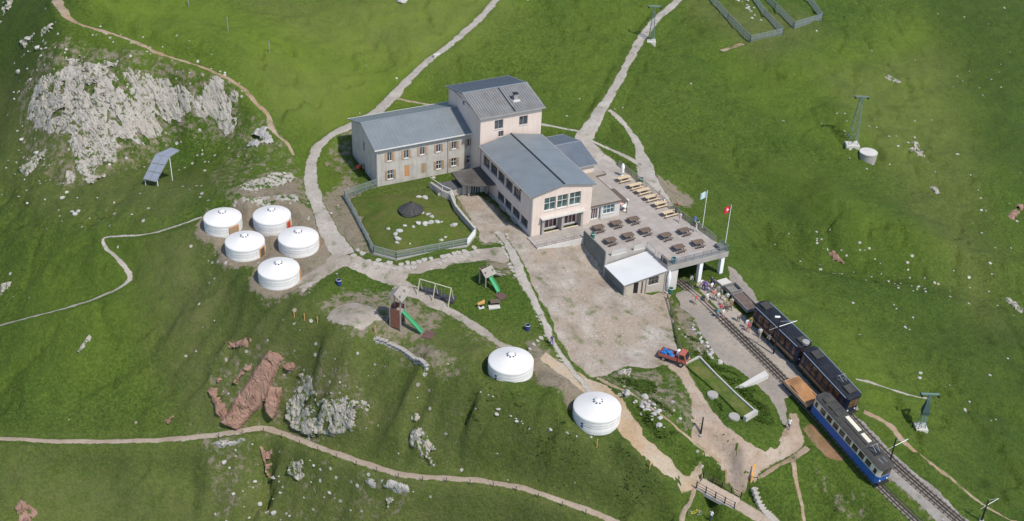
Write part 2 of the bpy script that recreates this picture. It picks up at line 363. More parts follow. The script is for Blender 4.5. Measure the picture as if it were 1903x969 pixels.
RIBS = {   # name: (points, width in metres, wobble)
 'hotel_path': ("930,-8 870,55 800,110 745,165 705,208 660,232 622,248 596,268 580,298 577,335 588,375 606,420 628,458 640,475", [2.0, 2.0, 2.0, 2.2, 2.6, 2.4, 2.2, 2.2, 2.4, 2.6, 2.8, 3.2, 3.6, 3.6], .25),
 'meadow_path': ("1270,-8 1215,42 1180,92 1150,150 1118,205 1095,242 1085,262 1105,288 1140,310", [2.2, 2.2, 2.2, 2.2, 2.6, 3.4, 3.8, 4.5, 3], .25),
 'fork_path': ("1132,205 1165,240 1187,275 1197,305 1213,345 1245,385", [1.4, 1.6, 1.9, 3.2, 3.6, 2.4], .25),
 'verge_path': ("1098,262 1130,277 1165,293 1196,312", [1.2, 1.2, 1.2, 1.8], .2),
 'tower_trail': ("738,184 780,192 836,201", [.9, .8, .8], .2),
 'kitchen_trail': ("1006,232 1050,240 1090,247", [1.2, .9, 1.0], .2),
 'ridge_trail': ("106,-8 118,24 145,42 230,72 300,101 380,125 432,146 458,170 480,195 497,214 508,242 532,268 546,290", [2.4, 1.8, 1.3, .8, .8, .8, .9, 1.1, 1.0, 1.0, .8, .8, .6], .35),
 'switchback_trail': ("-8,607 60,591 150,560 215,537 240,517 227,490 197,461 199,444 270,437 330,420 375,404", [.5, .6, .7, .9, 1.1, 1.0, .9, .9, .7, .6, .6], .2),
 'valley_path': ("-8,815 100,819 200,823 300,820 390,810 450,797 490,797 530,814 620,838 700,869 760,885 870,893 960,903 1020,920 1100,953 1150,975", [.8, 1.0, 1.2, 1.2, 1.3, 1.5, 1.5, 1.4, 1.3, 1.3, 1.3, 1.2, 1.2, 1.2, 1.2, 1.2], .15),
 'playground_path': ("740,528 790,552 850,590 920,631 968,657", [3.0, 2.6, 1.8, 1.5, 1.4], .3),
 'sand_path': ("1008,662 1055,690 1112,738 1152,772 1180,806 1220,846 1262,878 1306,903", [2.0, 3.0, 3.4, 3.0, 3.2, 3.0, 2.9, 2.4], .35),
 'slope_trail': ("1110,703 1180,735 1240,772 1290,820 1340,868 1352,895", [.5, .6, .6, .6, .6, .6], .2),
 'lower_trail': ("1470,850 1476,880 1488,925 1500,985", [.9, .6, .6, .6], .2),
 'fork_trail': ("1500,832 1470,852 1440,868 1408,888", [1.2, .9, .8, .8], .2),
 'pit_trail': ("1292,900 1283,925 1272,950 1266,985", [.6, .7, .8, .9], .15),
 'siding_trail': ("1590,705 1640,716 1700,740 1725,742", [.8, .7, .5, .4], .3),
 'bank_trail': ("1605,765 1650,790 1690,825 1760,880 1830,935 1890,969", [1.1, .9, .8, .7, .6, .6], .35),
 'bridge_path': ("1360,931 1400,955 1450,985", [2.2, 2.2, 2.2], .1),
 'scree_trail': ("1340,95 1380,82", [1.2, 1.0], .4),
}
PW = {k: [tuple(p) for p in GL(v)] for k, v in POLYS.items()}
PW['worn_terrace'] = [tuple(p) for p in GL(DIRT_BARE)]
RW = {}
for k, (s, wd, wob) in RIBS.items():
    P = np.array(GL(s)); q = resample(np.c_[P[:, :2], np.array(wd)], .35); RW[k] = (q, wob)
    zz = P[:, 2].copy()
    if len(zz) > 3: zz[1:-1] = .5 * zz[1:-1] + .25 * (zz[:-2] + zz[2:])
    d_ = np.r_[0, np.cumsum(np.hypot(*np.diff(P[:, :2], axis=0).T))]; q4 = q[::3]; qd = np.r_[0, np.cumsum(np.hypot(*np.diff(q4[:, :2], axis=0).T))]
    flat_line(q4, np.interp(qd * d_[-1] / max(qd[-1], 1e-6), d_, zz), float(np.mean(q[:, 2])) / 2 + .2, 1.6)
BARE = np.zeros_like(HG); DROP = np.zeros_like(HG)
for k, P in PW.items():
    s = win(P, 3); d = sd_poly(GXX[s], GYY[s], P)
    BARE[s] = np.maximum(BARE[s], 1 - sstep(-.3, 2.2, d))
    if k != 'concrete_slab_roof': DROP[s] = np.maximum(DROP[s], 1 - sstep(-1.0, -.35, d))
for k, (q, wob) in RW.items():
    s = win(q, 6); d, par = line_dist(GXX[s], GYY[s], q[::4] if len(q) > 8 else q)
    L = np.linspace(0, 1, len(q)); 
    w_ = float(np.mean(q[:, 2]))
    BARE[s] = np.maximum(BARE[s], 1 - sstep(w_ / 2, w_ / 2 + 1.6, d))
for c, r, z in YURTS:
    s = win([c], r + 4); d = np.hypot(GXX[s] - c[0], GYY[s] - c[1]) - r; BARE[s] = np.maximum(BARE[s], 1 - sstep(.4, 2.5, d))
for o_, dm in ((HOTEL['o'], (HOTEL['L'], HOTEL['W'])), (HO, (HALL['W'], HALL['L']))):
    P = rect(o_, 0, dm[0], 0, dm[1]); s = win(P, 3); d = sd_poly(GXX[s], GYY[s], P); BARE[s] = np.maximum(BARE[s], 1 - sstep(0, 2.5, d))
for T_ in (TA, TB):
    s = win(T_, 5); d, _ = line_dist(GXX[s], GYY[s], T_[::4]); BARE[s] = np.maximum(BARE[s], 1 - sstep(2.0, 4.0, d))
_dk = [frame_pt(HO, u, v) for u, v in ((-.6, -3.2), (7.4, -3.2), (7.4, -9.4), (14.5, -9.4), (14.5, -15), (24.5, -15), (23.9, 14.4), (22.2, 18.4), (-.6, 18.4))]
s = win(_dk, 3); BARE[s] = np.maximum(BARE[s], 1 - sstep(0, 1.5, sd_poly(GXX[s], GYY[s], _dk)))
PLAYG = [G(a, b) for a, b in ((600, 560), (690, 510), (790, 500), (900, 480), (960, 520), (1010, 640), (940, 660), (860, 700), (760, 650), (690, 620))]
s = win(PLAYG, 4); BARE[s] = np.maximum(BARE[s], .75 * (1 - sstep(-1, 3, sd_poly(GXX[s], GYY[s], PLAYG))))
# undulation: hummocks, small tussocks, cattle steps along the slope
_gy, _gx = np.gradient(HG, GS); _gm = np.hypot(_gx, _gy); _sl = sstep(.12, .5, _gm) * (1 - .9 * sstep(.65, 1.0, _gm))
_rid = .5 - np.abs(fbm(GXX / 7 + .6 * fbm(GXX / 5, GYY / 5, 41, 2), GYY / 11, 43, 4))
_n1 = fbm(GXX / 14, GYY / 14, 3, 4) * (.9 + 1.1 * _sl) + fbm(GXX / 3.2, GYY / 3.2, 9, 4) * (.34 + .35 * _sl) + fbm(GXX / 1.1, GYY / 1.1, 21, 2) * (.14 + .1 * _sl) - 1.1 * _sl * sstep(.38, .5, _rid)
HG += _n1 * (1 - BARE) * .85
_ra = np.array(G(870, 770)[:2]); _rb = np.array(G(825, 850)[:2]); _rd = (_rb - _ra) / np.linalg.norm(_rb - _ra); _al = GXX * _rd[0] + GYY * _rd[1]; _ac = -GXX * _rd[1] + GYY * _rd[0]
_slope = GL("300,560 480,555 640,625 800,695 900,735 1060,805 1250,880 1240,960 1000,969 300,985 150,800"); s = win(_slope, 8); _k = (1 - sstep(-3, 6, sd_poly(GXX[s], GYY[s], _slope))) * (1 - BARE[s])
_wa = _ac[s] + 1.2 * fbm(GXX[s] / 4, GYY[s] / 4, 81, 3); HG[s] += _k * (3.0 * (np.abs(fbm(_wa / 3.6, _al[s] / 11, 83, 4)) - .18) + 1.0 * fbm(_wa / 1.3, _al[s] / 4.5, 85, 3))
_lev = (HG + .5 * fbm(GXX / 9, GYY / 9, 33, 2)) / .9
HG += (1 - BARE) * .05 * np.sin(2 * math.pi * _lev)

# ---------------------------------------------------------------- ground materials
def grass_nodes(t, v, dry=None):
    big = noise(t, v, .03, 4, .6); mid = noise(t, v, .16, 5, .6); sml = noise(t, v, 1.1, 6, .72); tiny = noise(t, v, 4.2, 4, .75)
    c = mix(t, ramp(t, mid, [(.3, 0.), (.7, 1.)]), (0.0434, 0.0873, 0.0119), (0.0766, 0.1277, 0.0181))
    c = mix(t, ramp(t, big, [(.42, 0.), (.66, .8)]), c, (0.1028, 0.1485, 0.0209))
    c = mix(t, ramp(t, sml, [(.26, .7), (.52, 0.)]), c, (0.0292, 0.0600, 0.0093))
    c = mix(t, ramp(t, sml, [(.56, 0.), (.76, .65)]), c, (0.1412, 0.1638, 0.0347))
    c = mix(t, ramp(t, tiny, [(.33, .75), (.54, 0.)]), c, (0.0273, 0.0502, 0.0093))
    c = mix(t, ramp(t, tiny, [(.52, 0.), (.70, .6)]), c, (0.1412, 0.1660, 0.0385))
    gr = noise(t, v, 2.4, 4, .6); c = mix(t, ramp(t, gr, [(.34, .6), (.5, 0.)]), c, (0.0327, 0.0580, 0.0097)); c = mix(t, ramp(t, gr, [(.53, 0.), (.68, .5)]), c, (0.1308, 0.1600, 0.0291))
    return c, sml, tiny, mid
def make_grass():
    m, t, b = nodes('meadow'); v = pos(t)
    c, sml, tiny, mid = grass_nodes(t, v)
    at = N(t, 'ShaderNodeAttribute', attribute_name='cover'); sp = N(t, 'ShaderNodeSeparateColor'); t.links.new(at.outputs['Color'], sp.inputs[0])
    dirt, yel, stone = sp.outputs[0], sp.outputs[1], sp.outputs[2]
    tone = N(t, 'ShaderNodeAttribute', attribute_name='tone').outputs['Fac']; tn = math_(t, 'MULTIPLY', tone, ramp(t, noise(t, v, .12, 5, .6), [(.3, .45), (.65, 1.)]))
    c = mix(t, tn, c, mix(t, sml, (.100, .160, .018), (.150, .200, .028)))
    lush_shade = N(t, 'ShaderNodeAttribute', attribute_name='lush_shade').outputs['Fac']; c = mix(t, math_(t, 'MULTIPLY', lush_shade, ramp(t, noise(t, v, .2, 5, .6), [(.3, .4), (.65, 1.)])), c, mix(t, sml, (.021, .042, .009), (.044, .074, .016)))
    c = mix(t, math_(t, 'MULTIPLY', yel, ramp(t, noise(t, v, .5, 5, .65), [(.3, .35), (.7, 1.)])), c, (.165, .150, .068))
    dn = noise(t, v, .9, 6, .72); dm = math_(t, 'ADD', math_(t, 'MULTIPLY', dirt, 1.35), math_(t, 'MULTIPLY', math_(t, 'SUBTRACT', dn, .5), 1.5))
    dmask = ramp(t, dm, [(.42, 0.), (.62, 1.)])
    dcol = mix(t, noise(t, v, 2.5, 5, .7), (.15, .118, .078), (.315, .27, .205))
    c = mix(t, dmask, c, dcol)
    # scattered pale stones in the turf
    vo = N(t, 'ShaderNodeTexVoronoi'); vo.inputs['Scale'].default_value = 1.3; t.links.new(v, vo.inputs['Vector'])
    sc = N(t, 'ShaderNodeSeparateColor'); t.links.new(vo.outputs['Color'], sc.inputs[0])
    thr = math_(t, 'MULTIPLY', stone, .85); pick = math_(t, 'LESS_THAN', sc.outputs[0], thr)
    sz = math_(t, 'LESS_THAN', vo.outputs['Distance'], math_(t, 'MULTIPLY_ADD', sc.outputs[1], .3, .08))
    smask = math_(t, 'MULTIPLY', pick, sz)
    c = mix(t, smask, c, mix(t, sc.outputs[2], (.30, .27, .235), (.52, .49, .45)))
    t.links.new(c, b.inputs['Base Color']); b.inputs['Roughness'].default_value = .9; b.inputs['Specular IOR Level'].default_value = .12
    h = math_(t, 'ADD', math_(t, 'MULTIPLY', sml, .8), math_(t, 'MULTIPLY', tiny, .35)); h = math_(t, 'ADD', h, math_(t, 'MULTIPLY', smask, .25))
    t.links.new(bump(t, h, .9, .45), b.inputs['Normal'])
    return m
def make_ground(name, c1, c2, c3=None, grass=.0, stones=.4, edge=1.0, bmp=.5, patch=.3):
    m, t, b = nodes(name); v = pos(t)
    a = noise(t, v, .3, 6, .65); f = noise(t, v, 2.2, 5, .7)
    c = mix(t, ramp(t, a, [(.32, 0.), (.68, 1.)]), c1, c2)
    if c3: c = mix(t, ramp(t, noise(t, v, .17, 5, .6), [(.44, 0.), (.62, .85)]), c, c3)
    vo = N(t, 'ShaderNodeTexVoronoi'); vo.inputs['Scale'].default_value = 3.2; t.links.new(v, vo.inputs['Vector'])
    sc = N(t, 'ShaderNodeSeparateColor'); t.links.new(vo.outputs['Color'], sc.inputs[0])
    sm_ = math_(t, 'MULTIPLY', math_(t, 'LESS_THAN', sc.outputs[0], stones), math_(t, 'LESS_THAN', vo.outputs['Distance'], .34))
    sm_ = math_(t, 'MULTIPLY', sm_, ramp(t, noise(t, v, .5, 3), [(.4, .15), (.6, .9)]))
    c = mix(t, math_(t, 'MULTIPLY', sm_, .8), c, mix(t, sc.outputs[1], [x * .55 for x in c1], [min(.75, x * 1.35) for x in c2]))
    c = mix(t, ramp(t, f, [(.3, .5), (.5, 0.)]), c, [x * .6 for x in c1])
    g, _, _, _ = grass_nodes(t, v)
    ed = N(t, 'ShaderNodeAttribute', attribute_name='edge').outputs['Fac']
    e = math_(t, 'SUBTRACT', math_(t, 'MULTIPLY_ADD', noise(t, v, 1.1, 6, .75), 1.6, -.42 - edge * 0 + (edge - 1) * .3), math_(t, 'MULTIPLY', ed, .95))
    gm = ramp(t, e, [(.05, 0.), (.22, 1.)])
    if grass:
        gm = math_(t, 'MAXIMUM', gm, ramp(t, noise(t, v, .55, 7, .72), [(.60 - grass * .3, 0.), (.76 - grass * .3, .9)]))
    c = mix(t, gm, c, g)
    t.links.new(c, b.inputs['Base Color']); b.inputs['Roughness'].default_value = .95; b.inputs['Specular IOR Level'].default_value = .15
    h = math_(t, 'ADD', math_(t, 'MULTIPLY', f, .5), math_(t, 'MULTIPLY', sm_, .35)); h = math_(t, 'ADD', h, math_(t, 'MULTIPLY', gm, .4))
    t.links.new(bump(t, h, bmp, .2), b.inputs['Normal'])
    return m
M_GRASS = make_grass()
GM = {
 'gravel': make_ground('gravel', (.235, .19, .15), (.42, .375, .325), (.315, .25, .19), .18, .65),
 'plaza': make_ground('plaza_gravel', (.28, .24, .195), (.44, .39, .34), (.29, .245, .2), .22, .5),
 'path': make_ground('path_gravel', (.30, .265, .225), (.43, .39, .345), None, .06, .45, 1.6),
 'trail': make_ground('trail_earth', (.27, .20, .14), (.40, .325, .245), (.31, .20, .125), .3, .4),
 'valley': make_ground('valley_path_earth', (.31, .24, .185), (.40, .33, .265), None, .0, .25),
 'asphalt': make_ground('old_asphalt', (.235, .205, .175), (.295, .26, .225), (.34, .285, .23), .0, .15, .9, .25),
 'platform': make_ground('platform_surface', (.30, .26, .215), (.37, .325, .275), None, .0, .15, .5, .25),
 'dirt': make_ground('dirt_road', (.285, .205, .145), (.37, .285, .215), (.40, .33, .265), .1, .35),
 'earth': make_ground('brown_earth', (.18, .10, .055), (.27, .165, .095), (.25, .19, .13), .3, .35),
 'sand': make_ground('ochre_sand', (.34, .235, .14), (.42, .30, .19), (.40, .335, .26), .05, .3),
 'ballast': make_ground('ballast', (.20, .18, .16), (.33, .305, .275), None, .12, .7),
 'turfroof': make_ground('turf_roof', (.10, .115, .03), (.15, .15, .045), (.13, .14, .04), .55, .1),
}
# ---------------------------------------------------------------- ground mesh
TZ = HG - .14 * DROP
def cover_masks():
    C = np.zeros(HG.shape + (4,)); C[..., 3] = 1
    def blob(px, py, r, ch, amt, soft=1.):
        p = G(px, py); s = win([p], r * 1.8); d = np.hypot(GXX[s] - p[0], GYY[s] - p[1]) / r
        k = amt * (1 - sstep(1 - .6 * soft, 1 + .6 * soft, d)); C[s + (ch,)] = np.maximum(C[s + (ch,)], k)
    def poly(pts, ch, amt, soft=2.5):
        P = GL(pts); s = win(P, soft * 2); d = sd_poly(GXX[s], GYY[s], P); k = amt * (1 - sstep(-soft * .5, soft, d)); C[s + (ch,)] = np.maximum(C[s + (ch,)], k)
    for c, r, z in YURTS[:5]:
        s = win([c], r + 5); d = np.hypot(GXX[s] - c[0], GYY[s] - c[1]) - r; C[s + (0,)] = np.maximum(C[s + (0,)], .62 * (1 - sstep(.3, 2.6, d)))
    for P, a in (("385,400 440,372 545,366 600,400 625,470 600,500 570,545 500,556 478,500 420,486 376,430", .55), ("640,330 655,325 690,470 660,470 605,420 590,390 600,365 630,345", .5), ("600,300 625,250 660,240 665,330 640,340", .35),
                 ("590,560 640,540 740,540 830,590 780,640 700,630 640,625", .42), ("700,620 800,640 870,690 820,700", .45), ("880,470 960,470 975,520 905,500", .45), ("740,520 850,590 970,660 900,650 780,560", .3),
                 ("985,640 1060,690 1150,770 1090,770 1000,710", .62), ("1090,690 1250,690 1300,760 1290,800 1200,760 1130,715", .38), ("1240,550 1290,590 1330,670 1290,660 1262,610", .45), ("1480,830 1600,920 1640,969 1560,969", .3),
                 ("420,360 500,320 560,330 570,380 470,372", .5), ("1225,330 1245,345 1282,370 1275,382 1250,372 1232,352", .75), ("845,365 905,370 985,445 900,455", .5), ("360,790 470,820 440,969 400,969", .33), ("650,880 770,900 740,969 660,969", .3), ("1640,850 1760,930 1820,985 1750,985 1650,900", .35), ("30,180 60,120 150,75 360,125 450,160 450,260 330,260 240,320 120,360 40,300", .34), ("430,250 500,210 560,300 560,360 420,400 380,330", .3), ("380,690 420,640 540,640 700,720 690,800 560,830 400,800", .3), ("400,810 470,800 560,830 700,880 760,969 420,969", .24), ("740,700 860,720 900,800 820,880 740,840", .2), ("1040,800 1200,860 1230,900 1100,900", .14)): poly(P, 0, a)
    for P, a in (("640,460 880,420 870,380 760,350", .35), ("700,590 870,640 1000,650 960,690 800,680", .5), ("300,480 350,450 410,560 400,640 400,780 370,780 330,660", .6), ("0,180 200,300 400,330 300,400 100,380 0,330", .4), ("0,860 500,840 1100,940 1100,969 0,969", .5),
                 ("1550,150 1750,100 1850,600 1800,560 1650,300", .3), ("480,0 930,0 800,110 560,60", .35), ("640,640 800,760 760,800 600,800 560,700", .65), ("400,600 560,600 700,700 700,800 420,800", .55), ("720,700 900,740 880,880 720,860", .5), ("900,780 1180,860 1200,920 900,880", .4), ("1110,780 1200,900 1000,880", .25), ("500,130 650,150 600,220 520,200", .3), ("1310,20 1500,40 1420,90", .5)): poly(P, 1, a, 8)
    for P, a in (("40,80 440,150 440,260 120,340 30,300", .30), ("100,260 330,330 420,240 470,290 300,420 100,420", .16), ("380,600 700,630 720,800 560,830 400,800", .16), ("400,800 780,880 780,969 400,969", .14), ("680,700 920,740 900,880 740,870", .15), ("1110,705 1240,740 1280,800 1200,800", .3),
                 ("1480,455 1650,480 1760,520 1740,545 1600,515 1490,490", .42), ("1700,500 1903,545 1903,600 1780,560", .2), ("380,370 620,370 600,560 380,480", .25), ("1540,230 1640,300 1720,300 1700,230", .12), ("1280,600 1330,660 1300,670", .3), ("0,500 60,480 40,640 0,660", .12), ("860,700 1000,720 1060,800 900,790", .12), ("1780,380 1903,360 1903,480 1800,430", .14)): poly(P, 2, a, 4)
    C[..., 2] += .004
    T2 = np.zeros(HG.shape + (2,))
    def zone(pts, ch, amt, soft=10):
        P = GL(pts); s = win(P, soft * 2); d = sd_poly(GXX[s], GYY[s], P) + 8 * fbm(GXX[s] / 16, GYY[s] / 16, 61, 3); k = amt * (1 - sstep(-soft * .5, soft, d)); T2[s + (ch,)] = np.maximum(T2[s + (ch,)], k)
    for P, a in (("150,0 920,0 720,180 600,230 540,180 460,120 300,60", 1.), ("560,260 590,250 575,330 560,330", .5), ("1300,100 1500,110 1700,40 1800,200 1700,330 1560,240", .45), ("1340,470 1450,520 1700,740 1640,800", .45), ("1480,330 1620,380 1760,480 1560,450", .5), ("1000,230 1100,80 1160,80 1080,235", .3), ("100,480 200,440 300,560 150,700 0,700", .35), ("1100,20 1200,10 1150,90", .3)): zone(P, 0, a)
    for P, a in (("-20,-20 110,-10 70,110 20,240 -20,300", .8), ("1750,-10 1910,-10 1910,330 1830,260", .6), ("1650,520 1910,620 1910,990 1780,880 1720,640", .6), ("420,480 640,600 600,760 520,700 420,620", .45), ("1240,260 1500,330 1560,470 1400,420", .5), ("860,740 1240,880 1250,950 1000,890", .45), ("260,450 440,480 420,560 300,560", .35), ("1360,520 1420,560 1600,720 1590,740", .0)): zone(P, 1, a)  # deeper green zones; the darkening towards the frame corners is painted in here
    return C, T2
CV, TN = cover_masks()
def build_terrain():
    ox = [3, 4, 6, 9, 14, 22, 35, 60, 110, 220, 450, 900]
    lo = np.cumsum(ox)
    X = np.r_[(GX0 - lo)[::-1], gx, GX1 + lo]; Y = np.r_[(GY0 - lo)[::-1], gy, GY1 + lo]
    XX, YY = np.meshgrid(X, Y); k = len(lo)
    Z = np.empty(XX.shape); cx = np.clip(XX, GX0, GX1); cy = np.clip(YY, GY0, GY1)
    iz = ((cx - GX0) / GS).round().astype(int); jz = ((cy - GY0) / GS).round().astype(int)
    Z = TZ[jz, iz]; d = np.hypot(XX - cx, YY - cy); Z = Z - .16 * d * (1 - np.exp(-d / 60)) + np.where(d > 0, fbm(XX / 40, YY / 40, 5, 4) * np.minimum(d * .12, 30), 0)
    C = CV[jz, iz]
    ny, nx = XX.shape; idx = np.arange(nx * ny).reshape(ny, nx)
    F_ = np.stack([idx[:-1, :-1], idx[:-1, 1:], idx[1:, 1:], idx[1:, :-1]], -1).reshape(-1, 4)
    me = bpy.data.meshes.new('meadow_ground'); me.vertices.add(nx * ny); me.vertices.foreach_set('co', np.stack([XX, YY, Z], -1).ravel())
    me.loops.add(F_.size); me.loops.foreach_set('vertex_index', F_.ravel()); me.polygons.add(len(F_)); me.polygons.foreach_set('loop_start', np.arange(0, F_.size, 4))
    me.polygons.foreach_set('use_smooth', np.ones(len(F_), bool)); me.update()
    ca = me.attributes.new('cover', 'FLOAT_COLOR', 'POINT'); ca.data.foreach_set('color', C.ravel())
    for nm, ch in (('tone', 0), ('lush_shade', 1)): ta = me.attributes.new(nm, 'FLOAT', 'POINT'); ta.data.foreach_set('value', TN[jz, iz, ch].ravel())
    me.materials.append(M_GRASS); o = put(me, 'meadow_ground'); return tag(o, 'green alpine meadow slopes around the hotel', 'meadow', kind='structure')
build_terrain()

def finish_surface(name, vs, fs, edge, mat, label, cat, smooth=True):
    me = bpy.data.meshes.new(name); me.from_pydata(vs, [], fs); me.polygons.foreach_set('use_smooth', [True] * len(me.polygons))
    a = me.attributes.new('edge', 'FLOAT', 'POINT'); a.data.foreach_set('value', edge); me.materials.append(mat)
    return tag(put(me, name), label, cat, kind='structure')
def ribbon(name, mat, label, cat, lift=.05):
    q, wob = RW[name]; n = len(q); tx = np.gradient(q[:, 0]); ty = np.gradient(q[:, 1]); l = np.hypot(tx, ty); nx_, ny_ = -ty / l, tx / l
    sd = abs(hash_name(name)) % 1000; s_ = np.arange(n) * .35
    wl = q[:, 2] / 2 + wob * 1.6 * fbm(s_ / 2.2, s_ * 0 + sd, sd, 4); wr = q[:, 2] / 2 + wob * 1.6 * fbm(s_ / 2.2, s_ * 0 + sd + 50, sd + 5, 4)
    wl = np.maximum(wl, .15); wr = np.maximum(wr, .15); vs = []; ed = []; K = 6
    for k in range(K + 1):
        t = k / K; off = -wr + (wl + wr) * t; x = q[:, 0] + nx_ * off; y = q[:, 1] + ny_ * off
        z = hz(x, y) + (lift if 0 < k < K else lift - .12); vs.append(np.stack([x, y, z], 1)); ed.append(np.minimum(t, 1 - t) * np.maximum(wl + wr, 1.5) * 1.6)
    V = np.stack(vs, 1).reshape(-1, 3); ed = np.stack(ed, 1).ravel()
    fs = [(i * (K + 1) + k, i * (K + 1) + k + 1, (i + 1) * (K + 1) + k + 1, (i + 1) * (K + 1) + k) for i in range(n - 1) for k in range(K)]
    return finish_surface(name, V.tolist(), [f[::-1] for f in fs], ed, mat, label, cat)
def hash_name(s): return sum((i + 1) * ord(c) * 31 for i, c in enumerate(s)) % 997
def sheet(name, mat, label, cat, lift=.03, wob=.35, step=.7, zf=None):
    P = np.array([p[:2] for p in PW[name]]); sd = hash_name(name); bd = []
    A_ = 0.5 * sum(P[i][0] * P[(i + 1) % len(P)][1] - P[(i + 1) % len(P)][0] * P[i][1] for i in range(len(P)))
    if A_ < 0: P = P[::-1]
    for a, b in zip(P, np.roll(P, -1, 0)):
        l = np.hypot(*(b - a)); k = max(1, int(l / .45))
        for i in range(k): bd.append(a + (b - a) * i / k)
    bd = np.array(bd); j = wob * fbm(bd[:, 0] / 1.6, bd[:, 1] / 1.6, sd, 3); j2 = wob * fbm(bd[:, 0] / 1.6 + 40, bd[:, 1] / 1.6, sd + 3, 3)
    bd = bd + np.c_[j, j2] * 1.6
    x0, y0 = bd.min(0); x1, y1 = bd.max(0); X, Y = np.meshgrid(np.arange(x0, x1, step), np.arange(y0, y1, step)); X = X + (nrg.random(X.shape) - .5) * .2
    d = sd_poly(X, Y, bd); m = d < -.35; ip = np.c_[X[m], Y[m]]
    allp = [Vector(p) for p in np.r_[bd, ip]]; nb = len(bd)
    vo, _, fo, *_ = delaunay_2d_cdt(allp, [], [list(range(nb))], 1, 1e-4)
    V = np.array([(p.x, p.y) for p in vo]); dd = -sd_poly(V[:, 0], V[:, 1], bd); dd = np.maximum(dd, 0)
    z = hz(V[:, 0], V[:, 1]) + lift - .10 * (dd < .02)
    if zf is not None: z = zf(V[:, 0], V[:, 1])
    return finish_surface(name, np.c_[V, z].tolist(), [tuple(f) for f in fo], dd, mat, label, cat)
sheet('gravel_yard', GM['gravel'], 'wide beige gravel yard below the terrace wall', 'gravel yard')
sheet('gravel_plaza', GM['plaza'], 'dusty gravel plaza in front of the fenced turf enclosure', 'gravel plaza')
sheet('station_platform', GM['asphalt'], 'grey asphalt platform beside the left railway track', 'platform')
sheet('middle_platform', GM['platform'], 'beige platform strip between the two railway tracks', 'platform', .02)
sheet('dirt_road', GM['dirt'], 'brown dirt road curving round the green mound', 'dirt road', .045)
sheet('earth_bank', GM['earth'], 'bare reddish earth beside the blue railcar', 'earth bank', .05)
sheet('gravel_strip', GM['asphalt'], 'grey gravel strip behind the dark blue train', 'gravel strip', .035)
sheet('ballast_bed', GM['ballast'], 'grey ballast bed under the lower railway tracks', 'ballast', .015)
sheet('worn_terrace', GM['plaza'], 'worn bare ground at the edge of the playground', 'bare ground', .03)
for nm, mt, lb in (('hotel_path', 'path', 'pale gravel path climbing the meadow past the grey hotel'), ('meadow_path', 'path', 'pale gravel path running up the meadow from the terrace'), ('fork_path', 'path', 'gravel path joining the terrace from the meadow fork'),
                   ('verge_path', 'path', 'narrow gravel path along the terrace verge'), ('tower_trail', 'trail', 'faint trail ending behind the tall pink block'), ('kitchen_trail', 'path', 'short trail beside the tall pink block'),
                   ('ridge_trail', 'trail', 'ochre trail along the ridge above the white cliff'), ('switchback_trail', 'path', 'thin pale trail bending across the left meadow'), ('valley_path', 'valley', 'narrow brown footpath crossing below the red rocks'),
                   ('playground_path', 'plaza', 'worn path between the swings and the slide tower'), ('sand_path', 'sand', 'ochre sand path curving past the lowest yurt'), ('slope_trail', 'trail', 'thin trail across the stony slope'), ('lower_trail', 'trail', 'thin trail running down from the road junction'),
                   ('fork_trail', 'trail', 'short trail from the junction to the stone steps'), ('pit_trail', 'trail', 'small trail dropping beside the bridge'), ('siding_trail', 'path', 'faint trail in the grass beside the dark train'), ('bank_trail', 'trail', 'faint trail following the right railway track'),
                   ('bridge_path', 'valley', 'concrete-grey path leading off the small bridge'), ('scree_trail', 'trail', 'bare ochre strip beside the upper fenced pen')):
    ribbon(nm, GM[mt], lb, 'path', .075)
# ---------------------------------------------------------------- building materials
M_ROOF = pmat('grey_sheet_roof', (.175, .197, .208), .5, .12, .5, 6, .05, .01, .0, .5, (.13, .14, .15), .3)
M_ROOFD = pmat('dark_sheet_roof', (.115, .135, .16), .5, .15, .5, 6, .05, .01, .0, .5, (.2, .21, .22), .3)
M_CORR = pmat('corrugated_roof', (.215, .215, .21), .6, .2, .8, 8, .1, .02, .0, .4, (.16, .13, .11), .5)
M_TRIM = pmat('pale_trim', (.62, .60, .57), .6, .1)
M_PINK = pmat('pink_render', (.66, .545, .47), .9, .06, .6, 9, .12, .01, 0, .2, (.50, .41, .35), .35, .25)
M_STONE = pmat('grey_render', (.47, .435, .385), .95, .16, .9, 7, .35, .03, 0, .2, (.33, .30, .26), .55, .5)
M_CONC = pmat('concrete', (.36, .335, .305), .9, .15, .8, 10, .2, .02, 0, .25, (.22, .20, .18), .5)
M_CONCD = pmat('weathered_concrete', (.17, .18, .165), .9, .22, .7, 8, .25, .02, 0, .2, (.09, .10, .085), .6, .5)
M_CONCL = pmat('pale_concrete', (.56, .53, .49), .85, .1, .8, 9, .12, .01, 0, .2, (.38, .34, .30), .4)
M_PAVE = pmat('terrace_paving', (.40, .355, .315), .9, .1, .35, 6, .12, .01, 0, .2, (.30, .27, .24), .5, 0., 1.2)
M_FLATR = pmat('flat_roof_gravel', (.33, .29, .245), .95, .15, .6, 9, .3, .02, 0, .1, (.22, .2, .16), .5)
M_WOODO = pmat('orange_wood', (.52, .27, .115), .7, .15, 3, 20, .1)
M_WOODT = pmat('tan_wood', (.36, .25, .155), .75, .18, 3, 20, .1)
M_WOODD = pmat('dark_wood', (.13, .095, .07), .8, .2, 3, 20, .15)
M_WOODL = pmat('light_wood', (.60, .47, .30), .7, .12, 2, 20, .1)
M_WOODG = pmat('weathered_wood', (.32, .285, .25), .85, .2, 3, 20, .2)
M_FRAMEW = pmat('white_frame', (.72, .71, .69), .5, .05)
M_FRAMEG = pmat('grey_frame', (.30, .29, .27), .5, .1)
M_FRAMEB = pmat('brown_frame', (.16, .125, .10), .6, .1)
